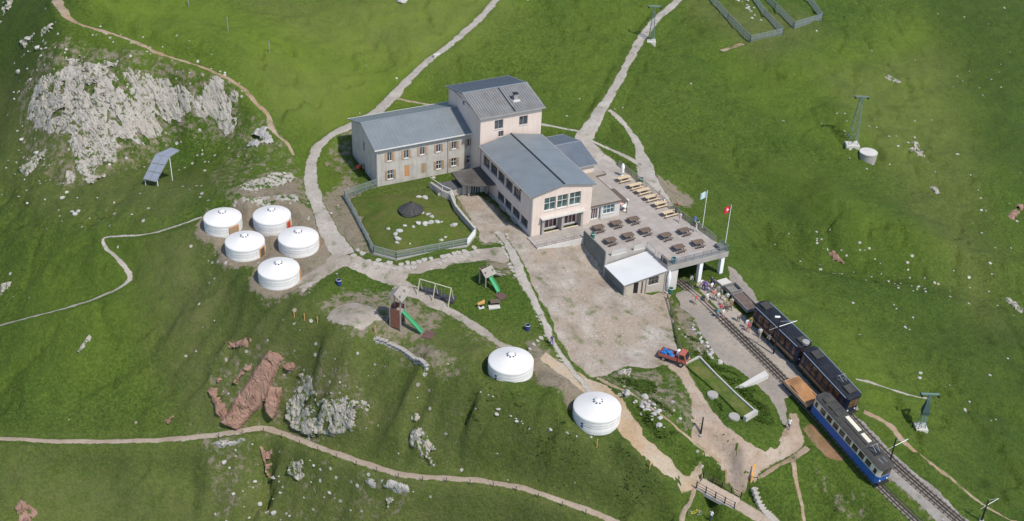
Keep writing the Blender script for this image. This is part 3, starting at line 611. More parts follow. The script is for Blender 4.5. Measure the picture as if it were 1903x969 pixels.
M_DARK = pmat('interior_shade_fill', (.018, .017, .016), .9, .2)  # near-black colour standing in for the shade inside openings
M_BLACKM = pmat('black_metal', (.03, .03, .032), .5, .2, 2, 10, .05, .01, .3)
M_STEEL = pmat('galvanised_steel', (.42, .43, .44), .45, .12, 2, 15, .05, .01, .6)
M_GREENM = pmat('green_steel', (.16, .25, .215), .6, .15, 2, 12, .05, .01, .1)
M_WHITE = pmat('white_paint', (.80, .79, .77), .5, .04, 1.5, 10, .03)
def glass_mat(name, col):
    m, t, b = nodes(name); n_ = noise(t, objc(t), .9, 3)
    t.links.new(mix(t, ramp(t, n_, [(.4, 0.), (.62, 1.)]), col, [min(1, c * 2.6 + .02) for c in col]), b.inputs['Base Color']); b.inputs['Roughness'].default_value = .08; b.inputs['Specular IOR Level'].default_value = .6
    return m
M_GLASS = glass_mat('window_glass', (.022, .026, .03)); M_GLASSR = glass_mat('reddish_window_glass', (.06, .022, .02)); M_GLASSG = glass_mat('greenish_window_glass', (.03, .055, .05))

def wall(mb, mp, s0, s1, z0, z1, ops=(), depth=.2, gable=None):
    S = sorted({s0, s1, *[o[0] for o in ops], *[o[1] for o in ops]}); Z = sorted({z0, z1, *[o[2] for o in ops], *[o[3] for o in ops]})
    for a, b in zip(S[:-1], S[1:]):
        for c, d in zip(Z[:-1], Z[1:]):
            ms, mz = (a + b) / 2, (c + d) / 2
            if any(o[0] < ms < o[1] and o[2] < mz < o[3] for o in ops): continue
            mb.add([mp(a, c, 0), mp(b, c, 0), mp(b, d, 0), mp(a, d, 0)], [(0, 1, 2, 3)])
    for a, b, c, d in ops:
        q = [(a, c), (b, c), (b, d), (a, d)]
        for (p, r), (p2, r2) in zip(q, q[1:] + q[:1]): mb.add([mp(p, r, 0), mp(p2, r2, 0), mp(p2, r2, depth), mp(p, r, depth)], [(0, 1, 2, 3)])
    if gable: mb.add([mp(s0, z1, 0), mp(s1, z1, 0), mp((s0 + s1) / 2, gable, 0)], [(0, 1, 2)])
def mbox(mb, mp, a, b, c, d, d0, d1):        # box in wall coordinates
    P = [mp(s, z, t) for t in (d0, d1) for s, z in ((a, c), (b, c), (b, d), (a, d))]
    return mb.add(P, [(0, 1, 2, 3), (7, 6, 5, 4), (0, 4, 5, 1), (1, 5, 6, 2), (2, 6, 7, 3), (3, 7, 4, 0)])
def window(par, mp, r, nv=1, nh=0, fmat=None, gmat=None, depth=.12, bar=.06, sill=True, shutters=None, shw=.42, name='window'):
    a, b, c, d = r; m = MB(); f = bar
    mbox(m, mp, a, b, c, c + f, depth, depth + .07); mbox(m, mp, a, b, d - f, d, depth, depth + .07)
    mbox(m, mp, a, a + f, c + f, d - f, depth, depth + .07); mbox(m, mp, b - f, b, c + f, d - f, depth, depth + .07)
    for i in range(nv): x = a + (b - a) * (i + 1) / (nv + 1); mbox(m, mp, x - f * .5, x + f * .5, c + f, d - f, depth + .003, depth + .06)
    for i in range(nh): z = c + (d - c) * (i + 1) / (nh + 1) * 1.1; mbox(m, mp, a + f, b - f, z - f * .4, z + f * .4, depth + .006, depth + .055)
    wn = m.build(name, fmat or M_FRAMEW, par)
    g = MB()
    for i in range(nv + 1):
        x0 = a + (b - a) * i / (nv + 1); x1 = a + (b - a) * (i + 1) / (nv + 1)
        pm = MB(); pm.add([mp(x0, c, depth + .04), mp(x1, c, depth + .04), mp(x1, d, depth + .05), mp(x0, d, depth + .05)], [(0, 1, 2, 3)]); pm.build('pane', gmat or M_GLASS, wn)
    if sill: s_ = MB(); mbox(s_, mp, a - .06, b + .06, c - .07, c + .012, -.09, .1); s_.build('sill', M_CONCL, wn)
    if shutters:
        for sd in (0, 1):
            x0, x1 = (a - shw - .03, a - .03) if sd == 0 else (b + .03, b + shw + .03); s_ = MB()
            mbox(s_, mp, x0, x1, c - .03, d + .03, -.055, -.01)
            for z in np.arange(c + .06, d - .06, .16): mbox(s_, mp, x0 + .05, x1 - .05, z, z + .09, -.075, -.05)
            s_.build('shutter', shutters, wn)
    return wn
def front(v0=0): return lambda s, z, d: (s, v0 + d, z)
def leftw(u0=0): return lambda s, z, d: (u0 + d, s, z)
def rightw(u1): return lambda s, z, d: (u1 - d, s, z)
def backw(v1): return lambda s, z, d: (s, v1 - d, z)
def px_on(o, px, py, axis, val):             # picture point on a wall plane of the building frame
    d = ray(px, py); e = E2 if axis == 'v' else E1; n = e[:2]; off = val + float(o @ n)
    t = (off - float(CAMP[:2] @ n)) / float(d[:2] @ n); p = CAMP + t * d
    u, v = to_uv(p, o); return (u if axis == 'v' else v), float(p[2])
def gable_roof(par, along, L0, L1, W, he, hr, ov, thick, mat, seam_step=.6, seam_h=.022, seam_mat=None, mats=None):
    f = (hr - he) / (W / 2); pr = lambda t: he + f * (t if t <= W / 2 else W - t)
    P = (lambda l, t, z: (l, t, z)) if along == 'u' else (lambda l, t, z: (t, l, z))
    for k, (t0, t1) in enumerate(((-ov, W / 2), (W / 2, W + ov))):
        m = MB(); e = .0 if k == 0 else 0.0
        rg = []
        for l in (L0, L1): rg.append([P(l, t0, pr(t0)), P(l, t1, pr(t1)), P(l, t1, pr(t1) - thick), P(l, t0, pr(t0) - thick)])
        m.loft(rg); m.build('roof_slope', (mats[k] if mats else mat), par)
        s_ = MB(); n = int((L1 - L0) / seam_step)
        for i in range(1, n):
            l = L0 + (L1 - L0) * i / n; a, b = P(l, t0 + .03, pr(t0 + .03) + seam_h / 2 - .008), P(l, t1 - .05 if k == 0 else t1 - .03, pr(t1 - .05 if k == 0 else t1 - .03) + seam_h / 2 - .008)
            if k == 1: a, b = P(l, t0 + .05, pr(t0 + .05) + seam_h / 2 - .008), b
            s_.bar(a, b, .03 if seam_h < .06 else .16, seam_h)
        if s_.v: tag(s_.build('roof_seams', (seam_mat or (mats[k] if mats else mat)), par), kind='stuff')
        g = MB(); zt = pr(t0 if k == 0 else t1) - thick * .6; tt = t0 - .09 if k == 0 else t1 + .09
        g.bar(P(L0, tt, zt), P(L1, tt, zt), .16, .14); g.build('gutter', M_TRIM if mats is None and mat is M_ROOF and along == 'u' else M_FRAMEG, par)
    c = MB(); c.bar(P(L0 - .02, W / 2, hr + .035), P(L1 + .02, W / 2, hr + .03), .24, .07); c.build('ridge_cap', M_STEEL if along == 'u' else M_BLACKM, par)

# ================================================================ grey hotel wing
H_ = HOTEL; ob = empty('hotel_wing', (*H_['o'], 0), AZ, 'long grey stone hotel wing with wooden shutters and grey metal gable roof', 'building')
def hw(px, py, w_, h_): s_, z = px_on(H_['o'], px, py, 'v', 0); return (s_ - w_ / 2, s_ + w_ / 2, z - h_ / 2, z + h_ / 2)
ups = [hw(724.2, 292, .8, 1.5), hw(755.2, 287, .8, 1.45), hw(785, 281, .8, 1.35), hw(815, 276, .8, 1.35), hw(844, 270.5, .8, 1.35), hw(873, 265.5, .8, 1.35)]
lows = [hw(725.5, 325, .95, 1.6), hw(815.5, 307, .9, 1.5), hw(843.6, 301.5, .9, 1.45), hw(872.6, 296, .9, 1.45)]
door = hw(756.2, 318, .85, 2.0); shut = hw(787, 313, .9, 1.75); cel = hw(817, 336, .75, .6)
L, W, he, hr, zb = H_['L'], H_['W'], H_['he'], H_['hr'], H_['zb'] - 1.2
m = MB(); wall(m, front(0), 0, L, zb, he, ups + lows + [door, shut, cel]); m.build('front_wall', M_STONE, ob)
lw = []
for a, b, w_, h_ in ((676, 272, .8, 1.5), (676.5, 313, .9, 1.8)):
    s_, z = px_on(H_['o'], a, b, 'u', 0); lw.append((s_ - w_ / 2, s_ + w_ / 2, z - h_ / 2, z + h_ / 2))
m = MB(); wall(m, leftw(0), 0, W, zb, he, lw, gable=hr - .12); m.build('gable_wall', M_STONE, ob)
m = MB(); wall(m, backw(W), 0, L, zb, he); wall(m, rightw(L), 0, W, zb, he, gable=hr - .12); m.build('rear_wall', M_STONE, ob)
for i, r in enumerate(ups): window(ob, front(0), r, 1, 0, shutters=pmat('pale_orange_shutter', (.43, .285, .185), .75, .15, 3, 20) if i < 3 else M_WOODT, shw=.38 if i != 3 else .3)
for i, r in enumerate(lows): window(ob, front(0), r, 1, 1, shutters=M_WOODT, shw=.4)
window(ob, front(0), cel, 1, 0, shutters=M_WOODO, shw=.36)
for r in lw: window(ob, leftw(0), r, 1, 1, fmat=M_FRAMEG)
d_ = MB(); mbox(d_, front(0), door[0], door[1], door[2], door[3], .06, .12)
for i in range(4): x = door[0] + (door[1] - door[0]) * i / 4; mbox(d_, front(0), x + .015, x + (door[1] - door[0]) / 4 - .015, door[2] + .05, door[3] - .05, .035, .06)
dd = d_.build('door', M_WOODO, ob, label='orange boarded door in the grey wall'); k_ = MB(); mbox(k_, front(0), door[1] - .16, door[1] - .1, door[2] + .95, door[2] + 1.05, -.02, .04); k_.build('handle', M_STEEL, dd)
d_ = MB(); c0 = (shut[0] + shut[1]) / 2
for a, b in ((shut[0], c0 - .015), (c0 + .015, shut[1])): mbox(d_, front(0), a, b, shut[2], shut[3], .03, .08)
d_.build('closed_shutter', M_WOODT, ob, label='closed wooden shutters')
gable_roof(ob, 'u', -.45, L - .02, W, he + .06, hr + .08, .4, .16, M_ROOF, .6)
p_ = MB(); s_, z = px_on(H_['o'], 832, 300, 'v', 0); p_.tube((s_, -.08, zb), (s_, -.08, he - .2), .055); p_.build('downpipe', M_FRAMEG, ob)
p_ = MB(); p_.tube((.12, -.08, zb), (.12, -.08, he - .2), .055); p_.build('downpipe', M_TRIM, ob)
# white awning and vents on the wing
s_, z = px_on(H_['o'], 884, 254, 'v', -.3); aw = MB(); aw.loft([[(s_ - .75, -.95, z - .25), (s_ + .55, -.95, z - .25), (s_ + .55, -.95, z - .2), (s_ - .75, -.95, z - .2)], [(s_ - .75, -.02, z + .35), (s_ + .55, -.02, z + .35), (s_ + .55, -.02, z + .4), (s_ - .75, -.02, z + .4)]])
aw.build('awning', M_WHITE, ob, label='small white awning under the eave')
s_, z = px_on(H_['o'], 884, 283, 'v', -.2); aw = MB(); aw.box(s_ - .35, s_ + .35, -.4, -.02, z - .1, z + .12, .03); aw.build('wall_lamp', M_WHITE, ob)

# ================================================================ tall pink block
T_ = TOWER; ob = empty('hotel_tower', (*T_['o'], 0), AZ, 'tall pink rendered block with corrugated metal roof above the grey wing', 'building'); L, W, he, hr = T_['L'], T_['W'], T_['he'], T_['hr']
def tw(px, py, w_, h_): s_, z = px_on(T_['o'], px, py, 'v', 0); return (s_ - w_ / 2, s_ + w_ / 2, z - h_ / 2, z + h_ / 2)
ops = [tw(927.2, 231.6, 1.5, 1.55), tw(972.8, 224, 1.5, 1.55), tw(931, 249, .9, 1.0)]
m = MB(); wall(m, front(0), 0, L, -.8, he, ops); m.build('front_wall', M_PINK, ob)
s_, z = px_on(T_['o'], 861.4, 189.3, 'u', 0); lo_ = [(s_ - .35, s_ + .35, z - .45, z + .45)]
m = MB(); wall(m, leftw(0), 0, W, -.8, he, lo_, gable=hr - .12); m.build('gable_wall', M_PINK, ob)
m = MB(); wall(m, backw(W), 0, L, -.8, he); wall(m, rightw(L), 0, W, -.8, he, gable=hr - .12); m.build('rear_wall', M_PINK, ob)
for r in ops: window(ob, front(0), r, 1, 0, fmat=M_FRAMEG)
window(ob, leftw(0), lo_[0], 0, 0, fmat=M_FRAMEG)
gable_roof(ob, 'u', -.4, L + .4, W, he + .06, hr + .08, .35, .16, M_CORR, .42, .09, mats=(M_CORR, M_ROOFD))
s_, z = px_on(T_['o'], 957, 190, 'v', 2.6); f = (hr - he) / (W / 2); zz = he + f * 2.6
ch = MB(); ch.box(s_ - .3, s_ + .3, 2.3, 2.9, zz - .2, zz + 1.1, .02); c_ = ch.build('chimney', M_FRAMEG, ob); ch = MB(); ch.box(s_ - .4, s_ + .4, 2.2, 3.0, zz + 1.1, zz + 1.2); ch.build('chimney_cap', M_BLACKM, c_)
ch = MB(); ch.box(s_ - .6, s_ + .6, 1.9, 2.3, zz - .12, zz + .12); ch.build('roof_flashing', M_TRIM, ob)
ch = MB(); ch.bar((s_ - 1.35, -.2, he + .07), (s_ - 1.35, W / 2 - .2, hr + .07), .3, .06); ch.build('flashing_strip', M_BLACKM, ob)

# ================================================================ pink hall
B_ = HALL; ob = empty('restaurant_hall', (*HO, 0), AZ, 'pink restaurant hall with bands of tall windows and a grey metal roof', 'building'); L, W, he, hr = B_['L'], B_['W'], B_['he'], B_['hr']
def quad_rect(pts, axis):                   # bounding rectangle on the wall of picture points
    q = [px_on(HO, 880 + a / 4.404, 230 + b / 4.404, axis, 0) for a, b in pts]; S = [p[0] for p in q]; Z = [p[1] for p in q]
    return S, Z
upg = [((80, 255), (130, 390)), ((138, 310), (192, 450)), ((200, 368), (252, 510)), ((262, 430), (318, 570)), ((328, 490), (385, 635))]
log = [((195, 540), (248, 665)), ((255, 600), (308, 735)), ((318, 662), (375, 795)), ((385, 735), (440, 870))]
def grp(g):                                 # left-wall groups: corners are top-far and bottom-near
    (a, b), (c, d) = g; s1, z1 = px_on(HO, 880 + a / 4.404, 230 + b / 4.404, 'u', 0); s0, z0 = px_on(HO, 880 + c / 4.404, 230 + d / 4.404, 'u', 0)
    return (min(s0, s1), max(s0, s1), z0, z1)
ug = [grp(g) for g in upg]; lg = [grp(g) for g in log]
zu = (np.mean([g[2] for g in ug]), np.mean([g[3] for g in ug])); zl = (np.mean([g[2] for g in lg]), np.mean([g[3] for g in lg]))
ug = [(g[0], g[1], zu[0], zu[1]) for g in ug]; lg = [(g[0], g[1], zl[0], zl[1]) for g in lg]
m = MB(); wall(m, leftw(0), 0, L, -.9, he, ug + lg, .3); m.build('side_wall', M_PINK, ob)
fu = []
for (a, b), (c, d) in (((583, 618), (670, 705)), ((690, 590), (770, 680)), ((790, 568), (875, 652))):
    s0, z1 = px_on(HO, 880 + a / 4.404, 230 + b / 4.404, 'v', 0); s1, z0 = px_on(HO, 880 + c / 4.404, 230 + d / 4.404, 'v', 0); fu.append((s0, s1, z0, z1))
z0 = np.mean([g[2] for g in fu]); z1 = np.mean([g[3] for g in fu]); fu = [(g[0], g[1], z0, z1) for g in fu]
s0, _ = px_on(HO, 880 + 548 / 4.404, 230 + 910 / 4.404, 'v', 0); s1, _ = px_on(HO, 880 + 880 / 4.404, 230 + 840 / 4.404, 'v', 0); _, zc = px_on(HO, 880 + 700 / 4.404, 230 + 745 / 4.404, 'v', 0)
PORT = (s0 - .1, s1 + .1, -.02, zc)
m = MB(); wall(m, front(0), 0, W, -.9, he, fu + [PORT], .3, gable=hr - .1); m.build('gable_front_wall', M_PINK, ob)
m = MB(); wall(m, backw(L), 0, W, -.9, he, gable=hr - .1); wall(m, rightw(W), 0, L, -.9, he); m.build('rear_wall', M_PINK, ob)
for i, g in enumerate(ug + lg): window(ob, leftw(0), g, 2, 0, fmat=M_FRAMEB, depth=.18, bar=.1, sill=True)
for g in fu: window(ob, front(0), g, 1, 1, fmat=M_FRAMEW, depth=.2, bar=.07, gmat=M_GLASSG)
# portico: recessed glazing, three deep piers, a lintel slab
m = MB(); rec = front(.85); a, b, c, d = PORT
g1 = (a + .55, (a + b) / 2 - .3, .25, d - .15); g2 = ((a + b) / 2 + .35, b - .6, .25, d - .15)
wall(m, rec, a, b, c, d, [g1, g2], .12); m.add([(a, .29, d), (b, .29, d), (b, .85, d), (a, .85, d)], [(0, 1, 2, 3)]); m.add([(a, .3, c), (a, .85, c), (a, .85, d), (a, .3, d)], [(0, 1, 2, 3)]); m.add([(b, .3, c), (b, .85, c), (b, .85, d), (b, .3, d)], [(0, 1, 2, 3)]); m.build('portico_wall', M_PINK, ob)
for g in (g1, g2): window(ob, rec, g, 3, 0, fmat=M_FRAMEW, gmat=M_GLASSR, depth=.06, bar=.08, name='glazed_door')
for x in (a + .12, (a + b) / 2 - .15, b - .42):
    p_ = MB(); p_.box(x, x + .34, -.35, .86, -.6, d, .02); p_.build('pier', M_CONC, ob)
p_ = MB(); p_.box(a - .15, b + .15, -.75, .02, d, d + .22, .02); p_.build('lintel', M_CONCL, ob)
p_ = MB(); p_.box(-.02, .02 + .0, .0, .0, 0, 0) if False else p_.box(-.06, .1, -.06, .0, -.8, he - .2); p_.build('corner_pipe', M_FRAMEG, ob)
gable_roof(ob, 'v', -.35, L - .02, W, he + .06, hr + .08, .4, .18, M_ROOF, 5.9, .04)
# basement light wells along the side wall
for s_ in (5.2, 9.2, 13.0):
    p_ = MB(); mbox(p_, leftw(0), s_ - .8, s_ + .8, -.25, .28, -.35, .02); p_.build('light_well', M_CONC, ob)
p_ = MB(); s_, z = px_on(HO, 971, 352, 'u', 0); mbox(p_, leftw(0), s_ - .15, s_ + .15, z - .15, z + .15, -.4, .02); p_.build('wall_lamp', M_WOODD, ob)

# ================================================================ kitchen annex with dark roof and flat-roofed kiosk
def UV(px, py, z): return to_uv(at_z(px, py, z), HO)
e_r = UV(1110.5, 304, 4.3); r_r = UV(1077.6, 265, 5.6); b_r = UV(1042, 250.4, 4.3)
wv = b_r[1] - e_r[1]; an = empty('kitchen_annex', (*frame_pt(HO, W + .05, e_r[1] + .3), 0), AZ, 'low annex with dark blue-grey gable roof behind the pink hall', 'building')
AL = e_r[0] - W - .05; AW = wv - .6
m = MB(); wall(m, front(0), 0, AL - .4, -.8, 4.3); wall(m, rightw(AL - .4), 0, AW, -.8, 4.3, gable=5.5); wall(m, backw(AW), 0, AL - .4, -.8, 4.3); wall(m, leftw(0), 0, AW, -.8, 4.3, gable=5.5); m.build('wall', M_PINK, an)
gable_roof(an, 'u', 0.0, AL, AW, 4.36, 5.66, .3, .16, M_ROOFD, 2.4, .02)
kz = 2.75; K = [UV(1109, 309.4, kz), UV(1125.5, 323, kz), UV(1105, 328, kz), UV(1154, 371, kz)]
ko = (W + .03); kv0 = K[3][1]; ku1 = K[3][0]; kv1 = K[2][1]
ki = empty('kiosk_annex', (*HO, 0), AZ, 'flat-roofed kiosk with shop windows against the pink hall', 'building')
ops = []
ku = lambda px, py: px_on(HO, px, py, 'v', kv0)
a0, z0_ = ku(1121, 391); a1, z1_ = ku(1143, 379); ops.append((a0, a1, .75, 2.2)); b0, _ = ku(1098.5, 400); b1, _ = ku(1111, 392); ops.append((b0, b1, .3, 2.15)); b2, _ = ku(1112, 392); b3, _ = ku(1117, 392); ops.append((b2 + .1, b3, .02, 2.15))
m = MB(); wall(m, front(kv0), ko, ku1 - .1, -.5, 2.45, ops); wall(m, rightw(ku1 - .1), kv0, e_r[1] + .2, -.5, 2.45); m.build('wall', M_CONCL, ki)
window(ki, front(kv0), ops[0], 2, 1, fmat=M_FRAMEW, gmat=glass_mat('shop_glass', (.05, .09, .10))); window(ki, front(kv0), ops[1], 2, 0, fmat=M_FRAMEW, gmat=M_GLASSR); window(ki, front(kv0), ops[2], 0, 0, fmat=M_FRAMEW, name='glazed_door', sill=False)
m = MB(); m.prism([(ko, kv0 - .25), (ku1 + .1, kv0 - .25), (ku1 + .1, kv1), (ko, kv1)], 2.45, 2.75); m.prism([(ko, kv1), (K[1][0], kv1), (K[1][0], e_r[1] + .2), (ko, e_r[1] + .2)], 2.45, 2.749); m.build('flat_roof', M_FLATR, ki)
m = MB(); m.bar((ko, kv0 - .28, 2.7), (ku1 + .13, kv0 - .28, 2.7), .07, .2); m.bar((ku1 + .13, kv0 - .25, 2.7), (ku1 + .13, kv1 - .03, 2.7), .07, .2); m.bar((K[1][0] + .03, kv1 - .03, 2.7), (ku1 + .1, kv1 - .03, 2.7), .07, .2) if K[1][0] < ku1 else m.bar((ku1 + .1, kv1 - .03, 2.7), (K[1][0], kv1 - .03, 2.7), .07, .2)
m.bar((K[1][0] + .03, kv1, 2.7), (K[1][0] + .03, e_r[1], 2.7), .07, .2); m.build('roof_edge', M_WOODD, ki)
m = MB(); m.box(ku1 + .15, ku1 + 1.35, kv0 - .1, kv0 + 4.2, 2.15, 2.27); m.build('side_canopy', M_WOODD, ki)
for v_ in (kv0, kv0 + 4.0): m = MB(); m.box(ku1 + 1.2, ku1 + 1.3, v_, v_ + .1, 0, 2.15); m.build('canopy_post', M_WOODD, ki)
m = MB(); m.box(ku1 - .095, ku1 + .02, kv0 + .1, kv0 + 2.2, .1, 2.1); m.build('menu_board', M_WOODO, ki, label='orange wooden board on the kiosk side')

# ================================================================ entrance lodge between wing and hall
ez = 2.55; eo = HO
E_ = [UV(840, 326, ez), UV(892, 312, ez + .3), UV(920, 343, ez)]
lodge = empty('entrance_lodge', (*HO, 0), AZ, 'low entrance lodge with dark canopy roof between grey wing and pink hall', 'building')
eu0, eu1 = E_[0][0], -.05; ev0 = E_[2][1]; ev1 = E_[1][1] + .2
m = MB(); m.loft([[(eu0, ev0 + 1.6, ez), (eu0 + 2.2, ev0 + .2, ez), (eu1, ev0 - .3, ez), (eu1, ev1, ez), (eu0, ev1, ez)], [(eu0, ev0 + 1.6, ez + .14), (eu0 + 2.2, ev0 + .2, ez + .14), (eu1, ev0 - .3, ez + .14), (eu1, ev1, ez + .4), (eu0, ev1, ez + .4)]]); m.build('canopy_roof', M_FLATR if False else pmat('dark_canopy', (.085, .078, .07), .85, .25, .6, 6, .15, .02, 0, .2, (.17, .155, .14), .6), lodge)
fv = ev0 + 1.5; dr = (eu0 + 2.0, eu0 + 3.7, .05, 2.25)
m = MB(); wall(m, front(fv + .9), eu0 + .5, eu1, -.6, ez, [dr], .2); m.build('wall', M_STONE, lodge)
window(lodge, front(fv + .9), dr, 3, 0, fmat=M_FRAMEW, depth=.1, bar=.06, sill=False, name='glazed_door')
for x in (eu0 + 1.2, eu0 + 4.3, eu0 + 5.4):
    if x < eu1 - .3: p_ = MB(); p_.box(x, x + .28, fv + .2, fv + .48, -.6, ez - .002); p_.build('post', M_WOODG, lodge)
m = MB(); m.box(eu0 - 3.6, eu0 + 1.0, ev0 + 2.6, ev0 + 5.2, 1.55, 1.7); m.build('cellar_roof', pmat('dark_felt', (.10, .10, .10), .9, .2), lodge)
m = MB(); m.box(eu0 - 3.5, eu0 + .9, ev0 + 2.7, ev0 + 5.1, -.5, 1.55); m.build('cellar_wall', M_STONE, lodge)

# ================================================================ terrace over the station
te = empty('terrace', (*HO, 0), AZ, 'wide paved sun terrace on concrete walls and white columns over the station', 'terrace')
DU = [(7.36, -3.25), (7.36, -9.5), (14.5, -9.5), (14.5, -15.2), (25, -15.2), (25.05, -12.1), (24.75, -7.9), (24.1, -3.5), (24.1, 7.7), (23.9, 14.6), (22.2, 18.6), (W + .1, 18.6), (W + .1, -.02), (-.6, -.02), (-.6, -3.25)]
m = MB(); m.prism(DU, -.45, .02); m.build('deck', M_PAVE, te)
m = MB(); m.box(14.42, 25.1, -15.32, -15.2, -.75, .1); m.box(14.36, 14.5, -15.32, -9.62, -.75, .1); m.build('fascia', M_CONC, te)
# walls
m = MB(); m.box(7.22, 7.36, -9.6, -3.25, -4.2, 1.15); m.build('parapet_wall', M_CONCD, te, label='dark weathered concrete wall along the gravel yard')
m = MB(); m.box(7.22, 7.5, -9.9, -9.6, -4.2, 1.15); m.box(7.5, 14.4, -9.62, -9.5, -4.2, .02); m.box(14.3, 14.42, -15.2, -9.62, -4.9, -.1); m.build('retaining_wall', M_CONC, te)
m = MB(); m.box(-.6, 7.2, -3.4, -3.25, -2.6, -.02); m.build('forecourt_wall', M_CONCL, te)
m = MB(); m.box(24.3, 24.6, -10.5, 15, -6, -.45); m.box(14.5, 24.3, -.4, -.1, -5.5, -.45); m.build('hall_wall', M_CONC, te)
m = MB(); m.box(14.44, 16.6, -15.05, -14.5, -5.5, -.45); m.build('pier', M_CONCL, te, label='broad pale pier beside the shed')
c1u = px_on(HO, 1300, 505, 'v', -14.9)[0]; c2u = px_on(HO, 1340, 494, 'v', -14.9)[0]
for cu in (c1u, c2u): m = MB(); m.box(cu - .3, cu + .3, -15.15, -14.55, -6, -.45, .03); m.build('column', M_WHITE, te)
for cu in (c1u, c2u - .2): m = MB(); m.box(cu - .25, cu + .25, -9.5, -9.0, -6, -.45); m.build('column', M_CONC, te)
m = MB(); m.box(16.7, c2u - .4, -13.2, -12.6, -1.0, -.45); m.build('beam', M_CONC, te)
# railings
def railing(par, pts, h=1.0, n=None, mat=None, mesh=True, z=.02, name='railing', infill=.11):
    for (a, b) in zip(pts[:-1], pts[1:]):
        a = Vector((*a[:2], a[2] if len(a) > 2 else z)); b = Vector((*b[:2], b[2] if len(b) > 2 else z)); L_ = (b - a).length; k = n or max(1, round(L_ / 1.5)); up = Vector((0, 0, h))
        m = MB(); m.bar(a + up, b + up, .06, .05); m.bar(a + up * .12, b + up * .12, .035, .035)
        r_ = m.build(name, mat or M_STEEL, par)
        for i in range(k + 1): m = MB(); p = a.lerp(b, i / k); m.bar(p - Vector((0, 0, .1)), p + up, .055, .055, (1, 0, 0)); m.build('post', mat or M_STEEL, r_)
        if mesh:
            m = MB(); c = int(L_ / infill)
            for i in range(1, c): p = a.lerp(b, i / c); m.bar(p + up * .12, p + up * .98, .022, .022, (1, 0, 0))
            tag(m.build('infill', mat or M_STEEL, r_), kind='stuff')
railing(te, [(14.5, -15.22), (25.02, -15.22), (25.05, -13.2)], 1.05, mat=pmat('grey_rail', (.20, .23, .255), .5, .1, 2, 10, .05, .01, .2))
railing(te, [(25.0, -12.1), (24.72, -7.9), (24.05, -3.5), (24.05, 7.7), (23.85, 14.6)], 1.0, mat=M_WOODG)
railing(te, [(14.46, -15.1), (14.46, -12.6)], 1.0, mesh=False)
railing(te, [(14.46, -11.8), (14.46, -9.6)], 1.0, mesh=False)
railing(te, [(-.6, -3.3), (7.2, -3.3)], .95, mesh=False, mat=M_WOODG)
for u0, u1, h in ((8.4, 10.9, .9), (12.2, 14.1, .9)):
    m = MB(); m.box(u0, u1, -9.52, -9.46, .1, h); m.build('glass_screen', pmat('frosted_screen', (.42, .40, .37), .3, .1), te); m = MB(); m.box(u0 - .04, u1 + .04, -9.56, -9.42, .02, .14); m.build('screen_base', M_CONCL, te)
m = MB(); m.box(24.0, 24.95, -14.6, -13.2, .02, .6, .03); m.build('planter', M_CONCD, te)
m = MB(); m.box(14.55, 14.75, -14.8, -13.2, .02, .95); m.build('notice_panel', M_WOODD, te)

# ================================================================ shed with white roof in the notch
zl_, zr_ = -1.05, -.3
fl = UV(1160.7, 529.8, -1.05); fr = UV(1240.5, 501, -.3); sv = fl[1]
sh = empty('station_shed', (*HO, 0), AZ, 'low shed with flat white roof built against the terrace wall', 'shed')
su0, su1 = 7.2, 14.28; sv0 = (fl[1] + fr[1]) / 2
m = MB(); m.loft([[(su0 - .15, sv0 - .1, zl_ - .14), (su1, sv0 - .1, zr_ - .14), (su1, -9.93, zr_ - .14), (su0 - .15, -9.93, zl_ - .14)], [(su0 - .15, sv0 - .1, zl_), (su1, sv0 - .1, zr_), (su1, -9.93, zr_), (su0 - .15, -9.93, zl_)]]); m.build('roof', pmat('white_roof', (.62, .615, .60), .6, .06, .5, 6, .04, .01, 0, .3, (.5, .49, .46), .4), sh)
sp = lambda px, py: px_on(HO, px, py, 'v', sv0 + .35)
d1, _ = sp(1181, 540); w1, _ = sp(1214, 527); d2, _ = sp(1193, 536)
zt = lambda u: zl_ + (zr_ - zl_) * (u - su0) / (su1 - su0) - .15
dop = (d1 - .4, d1 + .4, -3.9, -1.5); wop = (w1 - .85, w1 + .85, -2.6, -1.25); d2o = (d2 - .18, d2 + .12, -3.9, -1.55)
m = MB(); wall(m, front(sv0 + .35), su0 + .15, su1, -5, -1.2, [dop, wop, d2o], .2)
m.add([(su0 + .15, sv0 + .35, -1.2), (su1, sv0 + .35, -1.2), (su1, sv0 + .35, zt(su1)), (su0 + .15, sv0 + .35, zt(su0 + .15))], [(0, 1, 2, 3)])
m.build('front_wall', pmat('shed_render', (.42, .37, .31), .9, .12), sh)
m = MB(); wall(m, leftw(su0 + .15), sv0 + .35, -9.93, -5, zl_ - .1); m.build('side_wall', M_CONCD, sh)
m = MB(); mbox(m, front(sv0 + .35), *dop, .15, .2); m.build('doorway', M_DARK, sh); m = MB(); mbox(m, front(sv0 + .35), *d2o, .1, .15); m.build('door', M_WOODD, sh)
wn = window(sh, front(sv0 + .35), wop, 2, 1, fmat=M_FRAMEB, bar=.09)
m = MB(); m.box(su0 + .12, su0 + .4, sv0 + .1, sv0 + .35, -5, zl_ - .14); m.build('corner_post', M_WOODG, sh); m = MB(); m.box(d2 + .55, d2 + .7, sv0 + .22, sv0 + .33, -4.5, -1.3); m.build('wall_pilaster', M_WOODG, sh)
